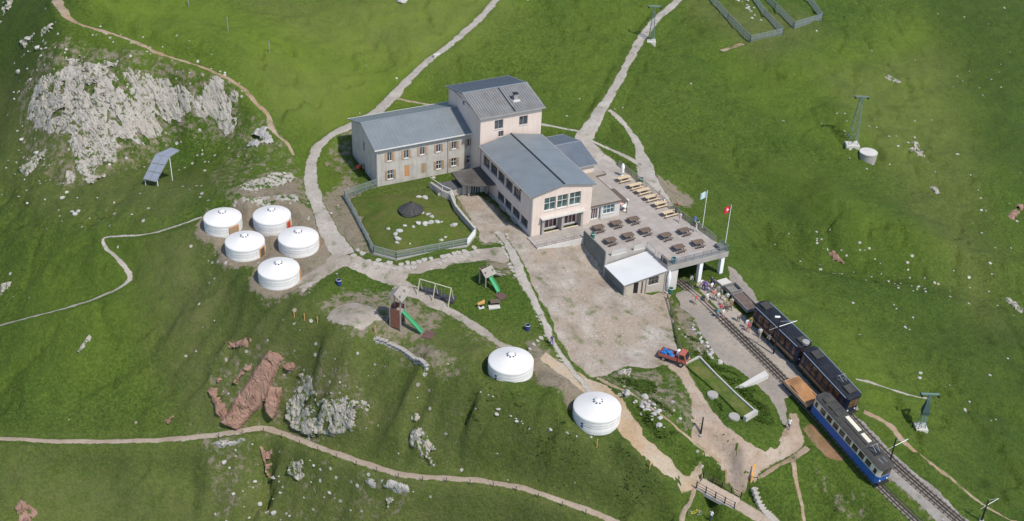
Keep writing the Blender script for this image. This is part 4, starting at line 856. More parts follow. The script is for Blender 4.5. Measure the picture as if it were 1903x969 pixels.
# ================================================================ yurts
M_FELT = pmat('white_felt', (.66, .64, .61), .85, .045, .8, 5, .12, .03, 0, .15, (.66, .64, .60), .35)
M_FELTW = pmat('white_canvas', (.69, .67, .64), .8, .05, 1.2, 6, .1, .02, 0, .15, (.66, .64, .59), .45, .3)
M_BLUE = pmat('navy_cloth', (.035, .035, .13), .8, .15)
def yurt(r):
    root = empty('yurt'); h = 1.8; n = 48
    m = MB(); prof = [(r * .985, -.4), (r, 0)]
    for z in (.55, .95, 1.35):               # girth ropes pull the canvas in
        prof += [(r * 1.0, z - .06), (r * .988, z), (r * 1.0, z + .06)]
    prof += [(r * .998, h)]
    m.lathe(prof, n, cap=False); sm(m.build('wall', M_FELTW, root))
    m = MB(); top = r * .36 + h; P = [(r * 1.012, h - .22), (r * 1.015, h - .04), (r * 1.0, h + .06), (r * .97, h + .11)]
    for t in np.linspace(.08, .88, 9): P.append((r * (1 - t), h + .08 + (top - h) * (t ** .95)))
    P.append((.02, h + .10 + (top - h) * .93)); m.lathe(P, n, cap=False); sm(m.build('roof', M_FELT, root), 50)
    for z in (.5, .95, 1.4):
        m = MB(); q = [(r * 1.0, z - .025), (r * 1.012, z), (r * 1.0, z + .025)]; m.lathe(q, n, cap=False); m.build('girth_rope', pmat('pale_rope', (.60, .58, .55), .9, .1), root)
    rc = r * .135; zc = h + .08 + (top - h) * (.865 ** .95)
    m = MB(); m.lathe([(rc * 1.15, zc - .05), (rc * 1.15, zc + .10), (rc * .9, zc + .2), (.02, zc + .24)], 20, cap=False); cr = sm(m.build('crown_ring', M_FELTW, root), 50)
    for i in range(8):
        a = 2 * math.pi * i / 8 + .2; m = MB(); ca, sa = math.cos(a), math.sin(a); ra, rb = r * .215, r * .165; da = .045 * r
        f = lambda rr, d: (rr * ca - d * sa, rr * sa + d * ca, h + .08 + (top - h) * ((1 - rr / r) ** .95) + .02)
        m.loft([[f(ra, -da), f(ra, da), f(rb, da * .8), f(rb, -da * .8)], [tuple(np.array(f(ra, -da)) + (0, 0, .02)), tuple(np.array(f(ra, da)) + (0, 0, .02)), tuple(np.array(f(rb, da * .8)) + (0, 0, .02)), tuple(np.array(f(rb, -da * .8)) + (0, 0, .02))]]); m.build('crown_patch', M_BLUE, root)
    return root
def yurt_door(root, r, ang, mat, name='door', w_=.55, h_=1.35):
    m = MB(); ca, sa = math.cos(ang), math.sin(ang); f = lambda rr, d, z: (rr * ca - d * sa, rr * sa + d * ca, z)
    def bx(mm, r0, r1, d0, d1, z0, z1): mm.add([f(q, d, z) for z in (z0, z1) for q, d in ((r0, d0), (r1, d0), (r1, d1), (r0, d1))], [(3, 2, 1, 0), (4, 5, 6, 7), (0, 1, 5, 4), (1, 2, 6, 5), (2, 3, 7, 6), (3, 0, 4, 7)])
    bx(m, r * .9, r * 1.02, -w_, w_, 0, h_); d = m.build(name, mat, root)
    m = MB(); bx(m, r * .9, r * 1.035, -w_ - .1, -w_, -.1, h_ + .1); bx(m, r * .9, r * 1.035, w_, w_ + .1, -.1, h_ + .1); bx(m, r * .9, r * 1.034, -w_, w_, h_, h_ + .1); m.build('door_frame', M_WOODO, d)
    m = MB(); bx(m, r * 1.02, r * 1.04, w_ * .7, w_ * .8, .6, .75); m.build('handle', M_STEEL, d)
M_RED = pmat('red_paint', (.55, .05, .03), .5, .1); M_ORA = pmat('orange_paint', (.62, .33, .12), .6, .1)
ylab = ['white yurt with an orange door panel, next to the red-doored yurt', 'white yurt with a bright red door', 'white yurt with a brown doorway amid the five clustered yurts', 'white yurt beside the gravel path, touching the red-doored yurt\'s yard', 'white yurt on a stone ring at the brink of the slope below the cluster', 'lone white yurt above the ochre sand path', 'lone white yurt on the ochre sand path\'s bend']
ydoor = [(-.75, M_WOODT, .7), (-.35, M_RED, .4), (-.35, M_WOODD, .5), (.35, M_WOODT, .5), (.2, M_WOODT, .5), (.9, M_WOODT, .5), (1.2, M_WOODT, .5)]
for i, (c, r, z) in enumerate(YURTS):
    y = yurt(r); y.location = (c[0], c[1], float(hz(*c)) + .02); rot = rnd.uniform(-1.5, 1.5); y.rotation_euler = (0, 0, rot); tag(y, ylab[i], 'yurt', 'white felt yurts')
    yurt_door(y, r, ydoor[i][0] - rot, ydoor[i][1], w_=ydoor[i][2])
    if i >= 5:
        for k in range(2):
            m = MB(); a = -2.25 - rot; z0 = .35 + k * .45; ca, sa = math.cos(a), math.sin(a)
            f = lambda rr, d, zz: (rr * ca - d * sa, rr * sa + d * ca, zz)
            m.add([f(q, d, zz) for zz in (z0, z0 + .25) for q, d in ((r * .95, -.16), (r * 1.015, -.16), (r * 1.015, .16), (r * .95, .16))], [(3, 2, 1, 0), (4, 5, 6, 7), (0, 1, 5, 4), (1, 2, 6, 5), (2, 3, 7, 6), (3, 0, 4, 7)]); m.build('blue_patch', M_BLUE, y)
# ================================================================ rock
def rock_mat(name, c1, c2, c3, moss=.3):
    m, t, b = nodes(name); v = pos(t); g = N(t, 'ShaderNodeNewGeometry')
    a = noise(t, v, .6, 6, .65); f = noise(t, v, 4., 6, .7)
    c = mix(t, ramp(t, a, [(.3, 0.), (.7, 1.)]), c1, c2); c = mix(t, ramp(t, f, [(.30, .9), (.47, 0.)]), c, c3)
    n_ = noise(t, v, 1.3, 6, .75); gm = ramp(t, n_, [(.64 - moss * .35, 0.), (.69 - moss * .35, 1.)])
    gr, _, _, _ = grass_nodes(t, v); c = mix(t, gm, c, gr)
    t.links.new(c, b.inputs['Base Color']); b.inputs['Roughness'].default_value = .95; b.inputs['Specular IOR Level'].default_value = .15
    t.links.new(bump(t, math_(t, 'ADD', f, math_(t, 'MULTIPLY', gm, .3)), .7, .15), b.inputs['Normal']); return m
M_LIME = rock_mat('white_limestone', (.31, .28, .24), (.42, .385, .34), (.19, .16, .125), .24)
M_LIMEP = rock_mat('patchy_limestone', (.32, .29, .25), (.43, .395, .345), (.18, .155, .125), .36)
M_REDR = rock_mat('red_rock', (.26, .15, .11), (.345, .22, .17), (.13, .075, .055), .12)
M_SCREE = rock_mat('grey_scree', (.33, .31, .285), (.43, .405, .375), (.20, .19, .17), .2)
def rock_patch(name, poly, mat, label, amp=1.0, block=1.6, step=.3, ang=0., stretch=1.6, thresh=0., fall=1.2, fine=.12, seed=1, cat='rock outcrop', gap=.12, wob=.4, lift=.16):
    rg = np.random.default_rng(seed); P = GL(poly); A_ = np.array([p[:2] for p in P]); c0 = A_.mean(0)
    gx_ = np.mean([(hz(p[0] + 2, p[1]) - hz(p[0] - 2, p[1])) / 4 for p in P]); gy_ = np.mean([(hz(p[0], p[1] + 2) - hz(p[0], p[1] - 2)) / 4 for p in P]); gm = math.hypot(gx_, gy_) + 1e-6
    n_ = np.array([gx_, gy_]) / gm; tv = np.array([-n_[1], n_[0]]); k_ = math.sqrt(1 + min(gm, 2.2) ** 2)     # frame that follows the slope: w runs up the face, t across it
    Q = A_ - c0; tq = Q @ tv; wq = Q @ n_ * k_; t0, t1, w0, w1 = tq.min() - .6, tq.max() + .6, wq.min() - .6, wq.max() + .6
    TT, WW = np.meshgrid(np.arange(t0, t1, step), np.arange(w0, w1, step)); X = c0[0] + tv[0] * TT + n_[0] * WW / k_; Y = c0[1] + tv[1] * TT + n_[1] * WW / k_
    pw = [(a, b) for a, b in zip(tq, wq)]; d = -sd_poly(TT, WW, pw) + min(.9, wob * block) * fbm(TT / 1.5, WW / 1.5, seed, 3)
    ns = max(6, int((t1 - t0) * (w1 - w0) / block ** 2)); sx = rg.uniform(t0, t1, ns); sy = rg.uniform(w0, w1, ns); ca, sa = math.cos(ang), math.sin(ang)
    wx = TT + .35 * fbm(TT / .9, WW / .9, seed + 4, 3) * block; wy = WW + .35 * fbm(TT / .9 + 30, WW / .9, seed + 8, 3) * block
    best = np.full(X.shape, 1e9); hh = np.zeros(X.shape)
    for i in range(ns):
        dx, dy = wx - sx[i], wy - sy[i]; u = (dx * ca + dy * sa) / stretch; v = (-dx * sa + dy * ca) * stretch ** .5; q = u * u + v * v
        hv = rg.uniform(-.25, .9) + rg.uniform(-.22, .22) * u + rg.uniform(-.3, .3) * v; m = q < best; best = np.where(m, q, best); hh = np.where(m, hv, hh)
    amp = amp * .55; h = (amp * (hh - thresh * .7) + lift) * sstep(-.2, fall, d) - .35 * (1 - sstep(-.3, .6, d)) + fine * .8 * fbm(TT / .6, WW / .6, seed + 2, 3)
    gn = fbm(TT / 2.4 + 9, WW / 1.6, seed + 12, 4) + .35 * (1 - sstep(0, 2.5, d)); h = h - (amp + .5) * sstep(.42 - gap * .6, .62 - gap * .6, gn)
    crack = np.abs(fbm(TT / 1.7 + .3 * WW, WW / 3.2, seed + 31, 3)); h = h - .2 * (1 - sstep(.0, .03, crack))
    l = k_; Z = hz(X, Y); Zs = .25 * (hz(X + 1, Y) + hz(X - 1, Y) + hz(X, Y + 1) + hz(X, Y - 1)); Z = np.maximum(Z, Zs)
    V = np.stack([X - n_[0] * gm / l * h, Y - n_[1] * gm / l * h, Z + h / l], -1); ny, nx = X.shape; idx = np.arange(nx * ny).reshape(ny, nx)
    ok = (d > -.5) & (h > -.3); k = ok[:-1, :-1] & ok[1:, :-1] & ok[:-1, 1:] & ok[1:, 1:]
    F_ = np.stack([idx[:-1, :-1][k], idx[:-1, 1:][k], idx[1:, 1:][k], idx[1:, :-1][k]], -1)
    us = np.unique(F_); rm = np.full(nx * ny, -1); rm[us] = np.arange(len(us)); F_ = rm[F_]
    me = bpy.data.meshes.new(name); me.from_pydata(V.reshape(-1, 3)[us].tolist(), [], F_.tolist()); me.materials.append(mat)
    print('ROCK', name, round(gm, 2), len(us)); return tag(put(me, name), label, cat)
rock_patch('limestone_cliff', "45,228 62,165 108,112 150,84 186,108 236,114 300,138 348,150 366,134 405,140 442,166 443,205 436,252 400,232 330,238 270,268 222,296 185,300 140,300 112,262 75,246", M_LIME, 'big white limestone cliff with ledges above the meadow hollow', .8, 3.0, .24, .9, 1.9, .1, 3.0, .32, 5, 'cliff', gap=.14)
rock_patch('limestone_scree', "130,262 215,250 230,290 170,345 140,330", M_LIMEP, 'white rubble fan at the foot of the limestone cliff', .7, 1.0, .28, .4, 1.4, .3, 1., .2, 15, 'scree')
rock_patch('limestone_ledge', "30,320 80,278 92,285 50,330", M_LIMEP, 'thin white rock ledge left of the cliff rubble', .9, 1.1, .28, .8, 2.2, .2, .8, .2, 16)
rock_patch('limestone_ledge', "0,0 28,0 15,22 0,45", M_LIMEP, 'white rock patch at the top corner of the dark slope', 1.2, 1.6, .3, .8, 2.2, .15, .8, .2, 17)
rock_patch('limestone_ledge', "30,80 100,42 96,62 45,92", M_LIMEP, 'broken white rock line on the dark slope above the cliff', 1.0, 1.2, .3, .5, 2., .35, .8, .2, 18)
rock_patch('rock_knob', "118,318 140,314 142,338 124,344", M_LIME, 'lone white rock knob below the cliff rubble', 1.2, 1.2, .25, .8, 1.2, 0., .6, .2, 19)
rock_patch('grey_scree_patch', "436,284 470,240 500,228 512,262 480,280", M_SCREE, 'smooth grey scree slope at the end of the cliff', .25, 1.2, .35, .5, 1.4, -.2, 1., .1, 20, 'scree')
rock_patch('rubble_bank', "392,400 440,366 560,366 565,382 480,390 420,396", M_LIMEP, 'stony bank of rubble behind the yurt cluster', .45, .8, .28, .2, 1.3, .28, 1., .2, 21, 'rubble')
rock_patch('rubble_bank', "430,352 480,322 548,318 556,345 470,362", M_LIMEP, 'thin rubble strewn on the bank above the yurts', .4, .8, .28, .2, 1.3, .4, 1., .2, 22, 'rubble')
rock_patch('red_rock_slab', "500,652 527,667 510,710 491,752 468,780 442,800 408,791 424,764 440,738 474,686", M_REDR, 'long smooth red rock slab above the footpath', .7, 1.9, .2, 2.2, 2.2, -.6, .3, .2, 31, gap=-.5, wob=.06, lift=.45)
rock_patch('red_rock_slab', "489,734 504,716 524,722 521,749 509,787 493,775", M_REDR, 'pointed red rock slab beside the long red slab', .7, 2.2, .2, 2.2, 1.6, -.7, .3, .12, 32, gap=-.5, wob=.08, lift=.45)
rock_patch('red_rock_cluster', "384,729 398,708 412,694 414,712 402,736 418,752 424,775 414,790 400,776 396,752", M_REDR, 'broken red rocks in an arc left of the long slab', 1.3, 1.1, .25, 1.2, 1.3, .1, .5, .15, 33, gap=-.3, wob=.15, lift=.35)
rock_patch('red_rock_cluster', "415,640 470,618 482,625 450,655 425,660", M_REDR, 'small scattered red rocks on the slope above the slab', .9, .8, .25, .5, 1.3, .35, .5, .15, 34, gap=.1, wob=.3)
rock_patch('red_rock_cluster', "432,712 450,685 472,668 466,690 440,716", M_REDR, 'thin line of red rock between arc and slab', .8, 1.0, .22, .8, 1.6, -.3, .5, .15, 35, lift=.35, gap=-.4, wob=.15)
rock_patch('red_rock_cluster', "521,680 545,668 552,690 535,700", M_REDR, 'short red rock block at the top end of the slab', .9, 1.1, .22, .8, 1.3, -.3, .5, .15, 36, lift=.35, gap=-.4, wob=.15)
rock_patch('red_rock_cluster', "300,778 325,772 330,790 308,796", M_REDR, 'pair of small red rocks alone in the grass', .7, .9, .25, .8, 1.3, .15, .5, .15, 37, lift=.3, gap=-.4, wob=.2)
rock_patch('limestone_outcrop', "522,768 540,738 556,712 552,690 575,690 585,720 600,720 660,740 690,735 700,760 660,800 620,822 580,822 545,806 524,795", M_LIMEP, 'white and reddish rock outcrop right of the red slabs', .8, 1.5, .22, 1.1, 1.6, .2, .8, .25, 41, gap=.26)
rock_patch('limestone_outcrop', "760,790 772,772 790,790 800,820 812,850 805,872 780,862 762,835", M_LIMEP, 'narrow white outcrop on the edge of the dark gully', 1.5, 1.1, .22, 1.2, 1.5, .1, .6, .2, 42, gap=.1)
rock_patch('limestone_outcrop', "520,862 560,850 580,870 555,905 525,890", M_LIMEP, 'white rocks on the slope under the footpath', .9, 1.0, .25, .8, 1.4, .25, .6, .2, 43, gap=.1)
rock_patch('limestone_outcrop', "480,826 505,832 505,880 495,905 488,860", M_REDR, 'reddish rock rib along the gully under the footpath', .9, .9, .25, 1.4, 1.6, .1, .4, .2, 44, gap=-.2, wob=.2)
rock_patch('stone_shelf', "372,826 420,816 466,812 460,826 410,842", M_SCREE, 'grey and red flat rock shelf under the footpath bend', .5, 1.4, .25, .1, 1.6, -.1, .5, .1, 45, gap=-.1, wob=.2)
rock_patch('ruined_wall', "672,882 690,888 760,900 764,918 742,922 690,910 678,904", M_SCREE, 'low ruined wall of grey rubble below the footpath', .9, .6, .22, -.2, 1.4, -.15, .5, .15, 46, 'ruined wall', gap=-.3, wob=.1)
rock_patch('limestone_outcrop', "700,930 735,925 730,969 700,985", M_LIMEP, 'small rocky patch below the ruined wall', .8, .8, .25, 1.2, 1.4, .3, .5, .2, 47)
rock_patch('limestone_outcrop', "130,668 165,620 172,628 148,665", M_LIME, 'thin white rock sliver alone in the left meadow', .6, 1.2, .25, 1.0, 2., -.1, .4, .1, 48, gap=-.4, wob=.1)
rock_patch('limestone_outcrop', "0,530 22,522 18,540 0,552", M_LIME, 'white rock poking from the left meadow by the thin trail', .9, 1.2, .25, .6, 1.4, 0., .5, .1, 49, gap=-.3, wob=.2)
rock_patch('red_rock_cluster', "20,950 40,930 70,945 60,975 30,975", M_REDR, 'reddish rocks low in the left corner of the slope', .9, 1.0, .25, .6, 1.4, .2, .5, .2, 50, gap=0.)
rock_patch('limestone_outcrop', "1140,688 1165,680 1185,690 1178,705 1165,698 1145,695", M_LIME, 'white rock ledge at the lower edge of the gravel yard', .6, 1.0, .22, .3, 1.6, -.1, .4, .1, 51)
rock_patch('stone_pad', "1682,272 1700,262 1730,285 1722,296 1706,294", M_LIMEP, 'rectangular pad of white stones in the right meadow', .5, .7, .25, .6, 1.3, .0, .4, .1, 52)
rock_patch('limestone_outcrop', "1636,138 1650,138 1678,152 1674,160 1650,150", M_LIMEP, 'short white rock ledge high in the right meadow', .6, .9, .25, -.5, 1.8, .1, .4, .1, 53, gap=-.4, wob=.15)
rock_patch('earth_scar', "1538,470 1548,460 1560,475 1572,490 1560,492 1548,485", M_REDR, 'reddish earth scar on the right-hand slope step', .5, .9, .25, -.5, 1.8, .0, .4, .1, 54, gap=-.4, wob=.15)
rock_patch('earth_scar', "1870,402 1890,380 1903,378 1903,388 1885,412", M_REDR, 'reddish earth scar near the brow of the far right slope', .6, .9, .25, .8, 1.8, .0, .4, .1, 55, gap=-.4, wob=.15)
rock_patch('limestone_outcrop', "1865,555 1875,550 1903,575 1900,585", M_LIMEP, 'pale rock step on the far right slope', .7, .9, .25, -.6, 1.6, .0, .4, .1, 56, gap=-.4, wob=.15)
rock_patch('limestone_outcrop', "1725,345 1740,345 1752,362 1745,366", M_LIMEP, 'short pale rock line below the stone pad', .5, .8, .25, -.6, 1.6, .1, .4, .1, 57, gap=-.4, wob=.15)
# boulders
def boulder_mesh(seed):
    rg = random.Random(seed); bm = bmesh.new(); bmesh.ops.create_icosphere(bm, subdivisions=3, radius=1)
    for k in range(11):
        n_ = Vector((rg.gauss(0, 1), rg.gauss(0, 1), rg.gauss(0, .8))).normalized(); d = rg.uniform(.55, .85)
        for v in bm.verts:
            e = v.co.dot(n_) - d
            if e > 0: v.co -= n_ * e
    for v in bm.verts: v.co.z *= .72
    me = bpy.data.meshes.new('boulder'); bm.to_mesh(me); bm.free(); return me
BM = {}
def bmesh_for(k, mat):
    key = (k, mat.name)
    if key not in BM: me = boulder_mesh(k * 7 + 3); me.materials.append(mat); BM[key] = me
    return BM[key]
def boulder(p, size, mat, label, group, i=None):
    k = rnd.randrange(6); o = put(bmesh_for(k, mat), 'boulder'); o.location = (p[0], p[1], float(hz(p[0], p[1])) + size * .15); s_ = size
    o.scale = (s_ * rnd.uniform(.8, 1.3), s_ * rnd.uniform(.7, 1.1), s_ * rnd.uniform(.6, .95)); o.rotation_euler = (rnd.uniform(-.2, .2), rnd.uniform(-.2, .2), rnd.uniform(0, 6.3))
    return tag(o, label, 'boulder', group)
M_BOUL = rock_mat('pale_boulder', (.37, .35, .32), (.49, .47, .44), (.22, .20, .18), .0)
def strew(poly, n, s0, s1, label, group, mat=None):
    P = GL(poly); A_ = np.array([p[:2] for p in P]); x0, y0 = A_.min(0); x1, y1 = A_.max(0); c = 0
    while c < n:
        x, y = rnd.uniform(x0, x1), rnd.uniform(y0, y1)
        if inside(np.array([x]), np.array([y]), P)[0]: boulder((x, y), s0 + (s1 - s0) * rnd.random() ** 2.5, mat or M_BOUL, label, group); c += 1
strew("1150,725 1200,735 1240,775 1250,800 1225,805 1190,770", 34, .2, .7, 'white stone on the stony slope between sand path and dirt road', 'white stones on the slope by the sand path')
strew("1285,590 1298,612 1322,650 1345,676 1336,680 1312,655 1288,622", 26, .2, .45, 'pale kerb stone along the grey platform edge', 'stones edging the platform')
strew("860,735 930,735 1050,800 1120,815 1100,835 1000,800", 16, .15, .35, 'small pale stone in the grass under the two lone yurts', 'stones under the lone yurts')
strew("40,60 110,100 60,170 20,200", 14, .25, .7, 'white stone on the dark slope beside the cliff', 'stones beside the cliff')
strew("0,200 110,330 250,400 150,430 0,380", 26, .18, .6, 'pale stone strewn on the meadow below the cliff', 'stones below the cliff')
strew("400,820 640,850 660,960 430,960", 24, .15, .5, 'pale stone on the slope under the footpath bend', 'stones under the footpath')
strew("1480,490 1700,520 1760,560 1600,520", 18, .15, .4, 'pale stone on the right-hand slope step', 'stones on the right slope step')
strew("1560,220 1600,250 1640,330 1580,300", 9, .2, .5, 'pale stone near the round water tank', 'stones near the water tank')
strew("1560,100 1880,60 1850,330 1650,330", 14, .15, .4, 'small pale stone lying in the upper right meadow', 'stones in the upper right meadow')
strew("1650,560 1880,620 1860,900 1720,760", 14, .15, .35, 'small pale stone in the meadow beside the lift pylon', 'stones beside the lift pylon')
strew("1370,0 1395,0 1420,40 1395,35", 14, .25, .5, 'white stone inside the wide upper fenced pen', 'stones in the upper pen')
# ================================================================ helpers for placed things
def vheight(p, ypx):                        # height of a vertical thing at p whose top shows at picture row ypx
    lo, hi = 0., 40.
    for _ in range(40):
        mi = (lo + hi) / 2
        if pix((p[0], p[1], p[2] + mi))[1] > ypx: lo = mi
        else: hi = mi
    return lo
def heading(a, b): return math.atan2(b[1] - a[1], b[0] - a[0])
def gz(x, y): return float(hz(x, y))
# ================================================================ fenced turf enclosure
en = empty('turf_enclosure', (0, 0, 0), 0, 'fenced grass enclosure mound in front of the grey hotel wing', 'enclosure')
FT = [G(a, b, 1.45) for a, b in ((701, 333), (640, 354), (694, 457), (736, 468), (868.5, 443), (883.5, 424))]
FB = [(p[0], p[1], gz(p[0], p[1])) for p in FT]
wl = [G(a, b) for a, b in ((883, 436), (862, 412), (846, 392), (838, 372), (822, 365), (800, 350))]
ring = [(p[0], p[1]) for p in FB] + [(p[0], p[1]) for p in wl[1:]]
M_TURF = make_ground('enclosure_turf', (.070, .095, .018), (.10, .115, .024), (.12, .12, .035), .5, .12, .2)
RG = np.array(ring); cc = RG.mean(0)
bd = []
for a, b in zip(RG, np.roll(RG, -1, 0)):
    k = max(1, int(np.hypot(*(b - a)) / .6))
    for i in range(k): bd.append(a + (b - a) * i / k)
bd = np.array(bd); bd = cc + (bd - cc) * .985
if 0.5 * sum(bd[i][0] * bd[(i + 1) % len(bd)][1] - bd[(i + 1) % len(bd)][0] * bd[i][1] for i in range(len(bd))) < 0: bd = bd[::-1]
X, Y = np.meshgrid(np.arange(bd[:, 0].min(), bd[:, 0].max(), .5), np.arange(bd[:, 1].min(), bd[:, 1].max(), .5)); mk = sd_poly(X, Y, bd) < -.3
vo, _, fo, *_ = delaunay_2d_cdt([Vector(p) for p in np.r_[bd, np.c_[X[mk], Y[mk]]]], [], [list(range(len(bd)))], 1, 1e-4)
V = np.array([(p.x, p.y) for p in vo]); dd = np.maximum(-sd_poly(V[:, 0], V[:, 1], bd), 0)
def enz(x, y): return hz(x, y) * .3 + .35 + 1.0 * sstep(0, 6, np.maximum(-sd_poly(x, y, bd), 0)) + .25 * fbm(x / 2, y / 2, 70, 3)
zz = np.where(dd < .02, hz(V[:, 0], V[:, 1]) - .3, enz(V[:, 0], V[:, 1]) + .05)
me = bpy.data.meshes.new('turf'); me.from_pydata(np.c_[V, zz].tolist(), [], [tuple(f) for f in fo]); me.polygons.foreach_set('use_smooth', [True] * len(me.polygons)); a_ = me.attributes.new('edge', 'FLOAT', 'POINT'); a_.data.foreach_set('value', dd + 2); me.materials.append(M_TURF); put(me, 'turf', en)
def mesh_fence(par, pts, h=1.45, mat=None, step=2.0, toprail=.08):
    mat = mat or pmat('grey_green_mesh', (.27, .31, .27), .6, .1)
    for a, b in zip(pts[:-1], pts[1:]):
        a = Vector(a); b = Vector(b); L_ = (b - a).length; k = max(1, round(L_ / step)); up = Vector((0, 0, h))
        m = MB(); m.bar(a + up, b + up, toprail, toprail); m.bar(a + up * .5, b + up * .5, .04, .04); m.bar(a + up * .06, b + up * .06, .04, .04); r_ = m.build('rail', M_STEEL, par)
        for i in range(k + 1): m = MB(); p = a.lerp(b, i / k); m.bar(p - Vector((0, 0, .3)), p + up, .07, .07, (1, 0, 0)); m.build('post', M_STEEL, par)
        m = MB(); c = int(L_ / .13)
        for i in range(1, c): p = a.lerp(b, i / c); m.bar(p, p + up, .028, .028, (1, 0, 0))
        for j in range(1, 9): m.bar(a + up * (j / 9), b + up * (j / 9), .02, .02)
        tag(m.build('wire_mesh', mat, r_), kind='stuff')
mesh_fence(en, FB, 1.45)
for a, b in zip(FB[1:-1], FB[2:]):
    m = MB(); m.bar((a[0], a[1], a[2] + .05), (b[0], b[1], b[2] + .05), .22, .5); m.build('kerb', M_CONC, en)
m = MB(); A0, A1 = FB[4], FB[5]; m.bar((A0[0], A0[1] - .05, A0[2] + .85), (A1[0], A1[1] - .05, A1[2] + .85), .04, 1.0); m.build('info_panel', M_WHITE, en, label='white information panel on the fence corner')
for a, b in zip(wl[:-1], wl[1:]):
    m = MB(); m.bar((a[0], a[1], gz(a[0], a[1]) + .35), (b[0], b[1], gz(b[0], b[1]) + .35), .35, 1.5); m.build('stone_wall', M_STONE, en)
for a, b in zip(wl[2:5], wl[3:6]): m = MB(); m.bar((a[0], a[1], gz(a[0], a[1]) + 1.9), (b[0], b[1], gz(b[0], b[1]) + 1.9), .06, .06); m.tube((a[0], a[1], gz(a[0], a[1]) + 1), (a[0], a[1], gz(a[0], a[1]) + 1.92), .03); m.build('rail', M_WHITE, en)
# hut with conical roof in the enclosure
p = G(764, 397, .25); hzp = float(enz(np.array([p[0]]), np.array([p[1]]))[0]); hut = empty('marmot_hut', (p[0], p[1], hzp), 0, 'round hut with dark conical shingle roof in the turf enclosure', 'hut')
m = MB(); m.lathe([(1.75, -.5), (1.75, .55)], 24); m.build('wall', M_STONE, hut)
M_SHIN = pmat('dark_shingle', (.055, .052, .05), .8, .3, 1.5, 8, .3, .03)
for i in range(16):
    a0, a1 = 2 * math.pi * i / 16, 2 * math.pi * (i + 1) / 16; m = MB(); q = lambda r, a, z: (r * math.cos(a), r * math.sin(a), z); g_ = .012
    m.loft([[q(2.15, a0 + g_, .42), q(2.15, a1 - g_, .42), q(.06, a1 - g_, 1.85), q(.06, a0 + g_, 1.85)], [q(2.15, a0 + g_, .52), q(2.15, a1 - g_, .52), q(.06, a1 - g_, 1.97), q(.06, a0 + g_, 1.97)]]); m.build('roof_panel', M_SHIN, hut)
m = MB(); m.lathe([(2.1, .38), (.03, 1.8)], 24); m.build('roof_base', M_WOODD, hut); m = MB(); m.lathe([(.2, 1.86), (.18, 2.02), (.03, 2.06)], 12); m.build('roof_cap', M_BLACKM, hut)
hut.scale = (.9, .9, .9)
def enc_rock(px, py, s_):
    s_ *= .8; q = G(px, py, .3); o = boulder(q, s_, M_BOUL, 'pale rock lying on the turf inside the enclosure', 'rocks in the turf enclosure'); o.location.z = float(enz(np.array([q[0]]), np.array([q[1]]))[0]) + s_ * .15
for t in "778,368,.6 790,368,.8 752,422,.35 768,424,.4 722,427,.4 742,434,.8 735,438,.6 740,448,.7 778,418,.7 790,418,.6 800,417,.7 812,416,.55 820,416,.35 842,421,.95 820,444,.45 828,441,.35 796,402,.6 803,407,.5 738,455,.5 785,400,.4 762,454,.25".split(): enc_rock(*map(float, t.split(',')))
# flagstones and kerbs
M_FLAG = rock_mat('flagstone', (.38, .345, .305), (.46, .425, .38), (.27, .245, .215), .0)
def flag_mesh(sd):
    rg = random.Random(sd); n = 7; m = MB(); P = []
    for i in range(n): a = 2 * math.pi * i / n + rg.uniform(-.2, .2); P.append((.62 * math.cos(a) * rg.uniform(.85, 1.15), .42 * math.sin(a) * rg.uniform(.85, 1.15)))
    m.loft([[(x, y, -.15) for x, y in P], [(x, y, .03) for x, y in P], [(x * .93, y * .93, .055) for x, y in P]]); o = m.build('flagstone', M_FLAG); me = o.data; bpy.data.objects.remove(o); return me
FM = [flag_mesh(i) for i in range(5)]
RW['flag_path'] = (resample([(*G(a, b)[:2], w_) for a, b, w_ in ((930, 435, 1.6), (952, 470, 1.7), (970, 515, 1.8), (990, 555, 1.7), (1010, 595, 1.6), (1022, 628, 1.5), (1045, 665, 1.2), (1070, 698, 1.2), (1105, 738, 1.2))], .35), .2)
fp = ribbon('flag_path', GM['path'], 'grey flagstone path from the hall down to the lowest yurt', 'path', .095)
def flags(par, pts, step, sz, nrow=1, jit=.12, skip=0.):
    q = resample([(*G(a, b)[:2], 0) for a, b in pts], step)
    for i in range(len(q)):
        t = q[min(i + 1, len(q) - 1)] - q[max(i - 1, 0)]; an = math.atan2(t[1], t[0]) + math.pi / 2
        for r in range(nrow):
            if rnd.random() < skip: continue
            o = put(rnd.choice(FM), 'flagstone', par); off = (r - (nrow - 1) / 2) * 1.1 * sz
            x, y = q[i][0] + math.cos(an) * off + rnd.uniform(-jit, jit), q[i][1] + math.sin(an) * off + rnd.uniform(-jit, jit)
            o.location = (x, y, gz(x, y) + .0); k_ = sz * rnd.uniform(.8, 1.15); o.scale = (k_, k_ * rnd.uniform(.85, 1.2), 1); o.rotation_euler = (0, 0, an + rnd.uniform(-.5, .5))
flags(fp, ((985, 545), (1000, 580), (1012, 608), (1022, 630), (1040, 660)), .75, .8)
flags(fp, ((1040, 660), (1060, 690), (1085, 718), (1106, 740)), .7, .62)
flags(fp, ((1016, 625), (1000, 633), (978, 655)), .75, .62)
flags(fp, ((930, 432), (945, 462), (955, 490), (965, 510)), .8, .85, 2, .12, .15)
pl = bpy.data.objects['gravel_plaza']
flags(pl, ((655, 466), (690, 482), (740, 494), (800, 486), (850, 474), (885, 464)), .9, .95, 2, .2, .4)
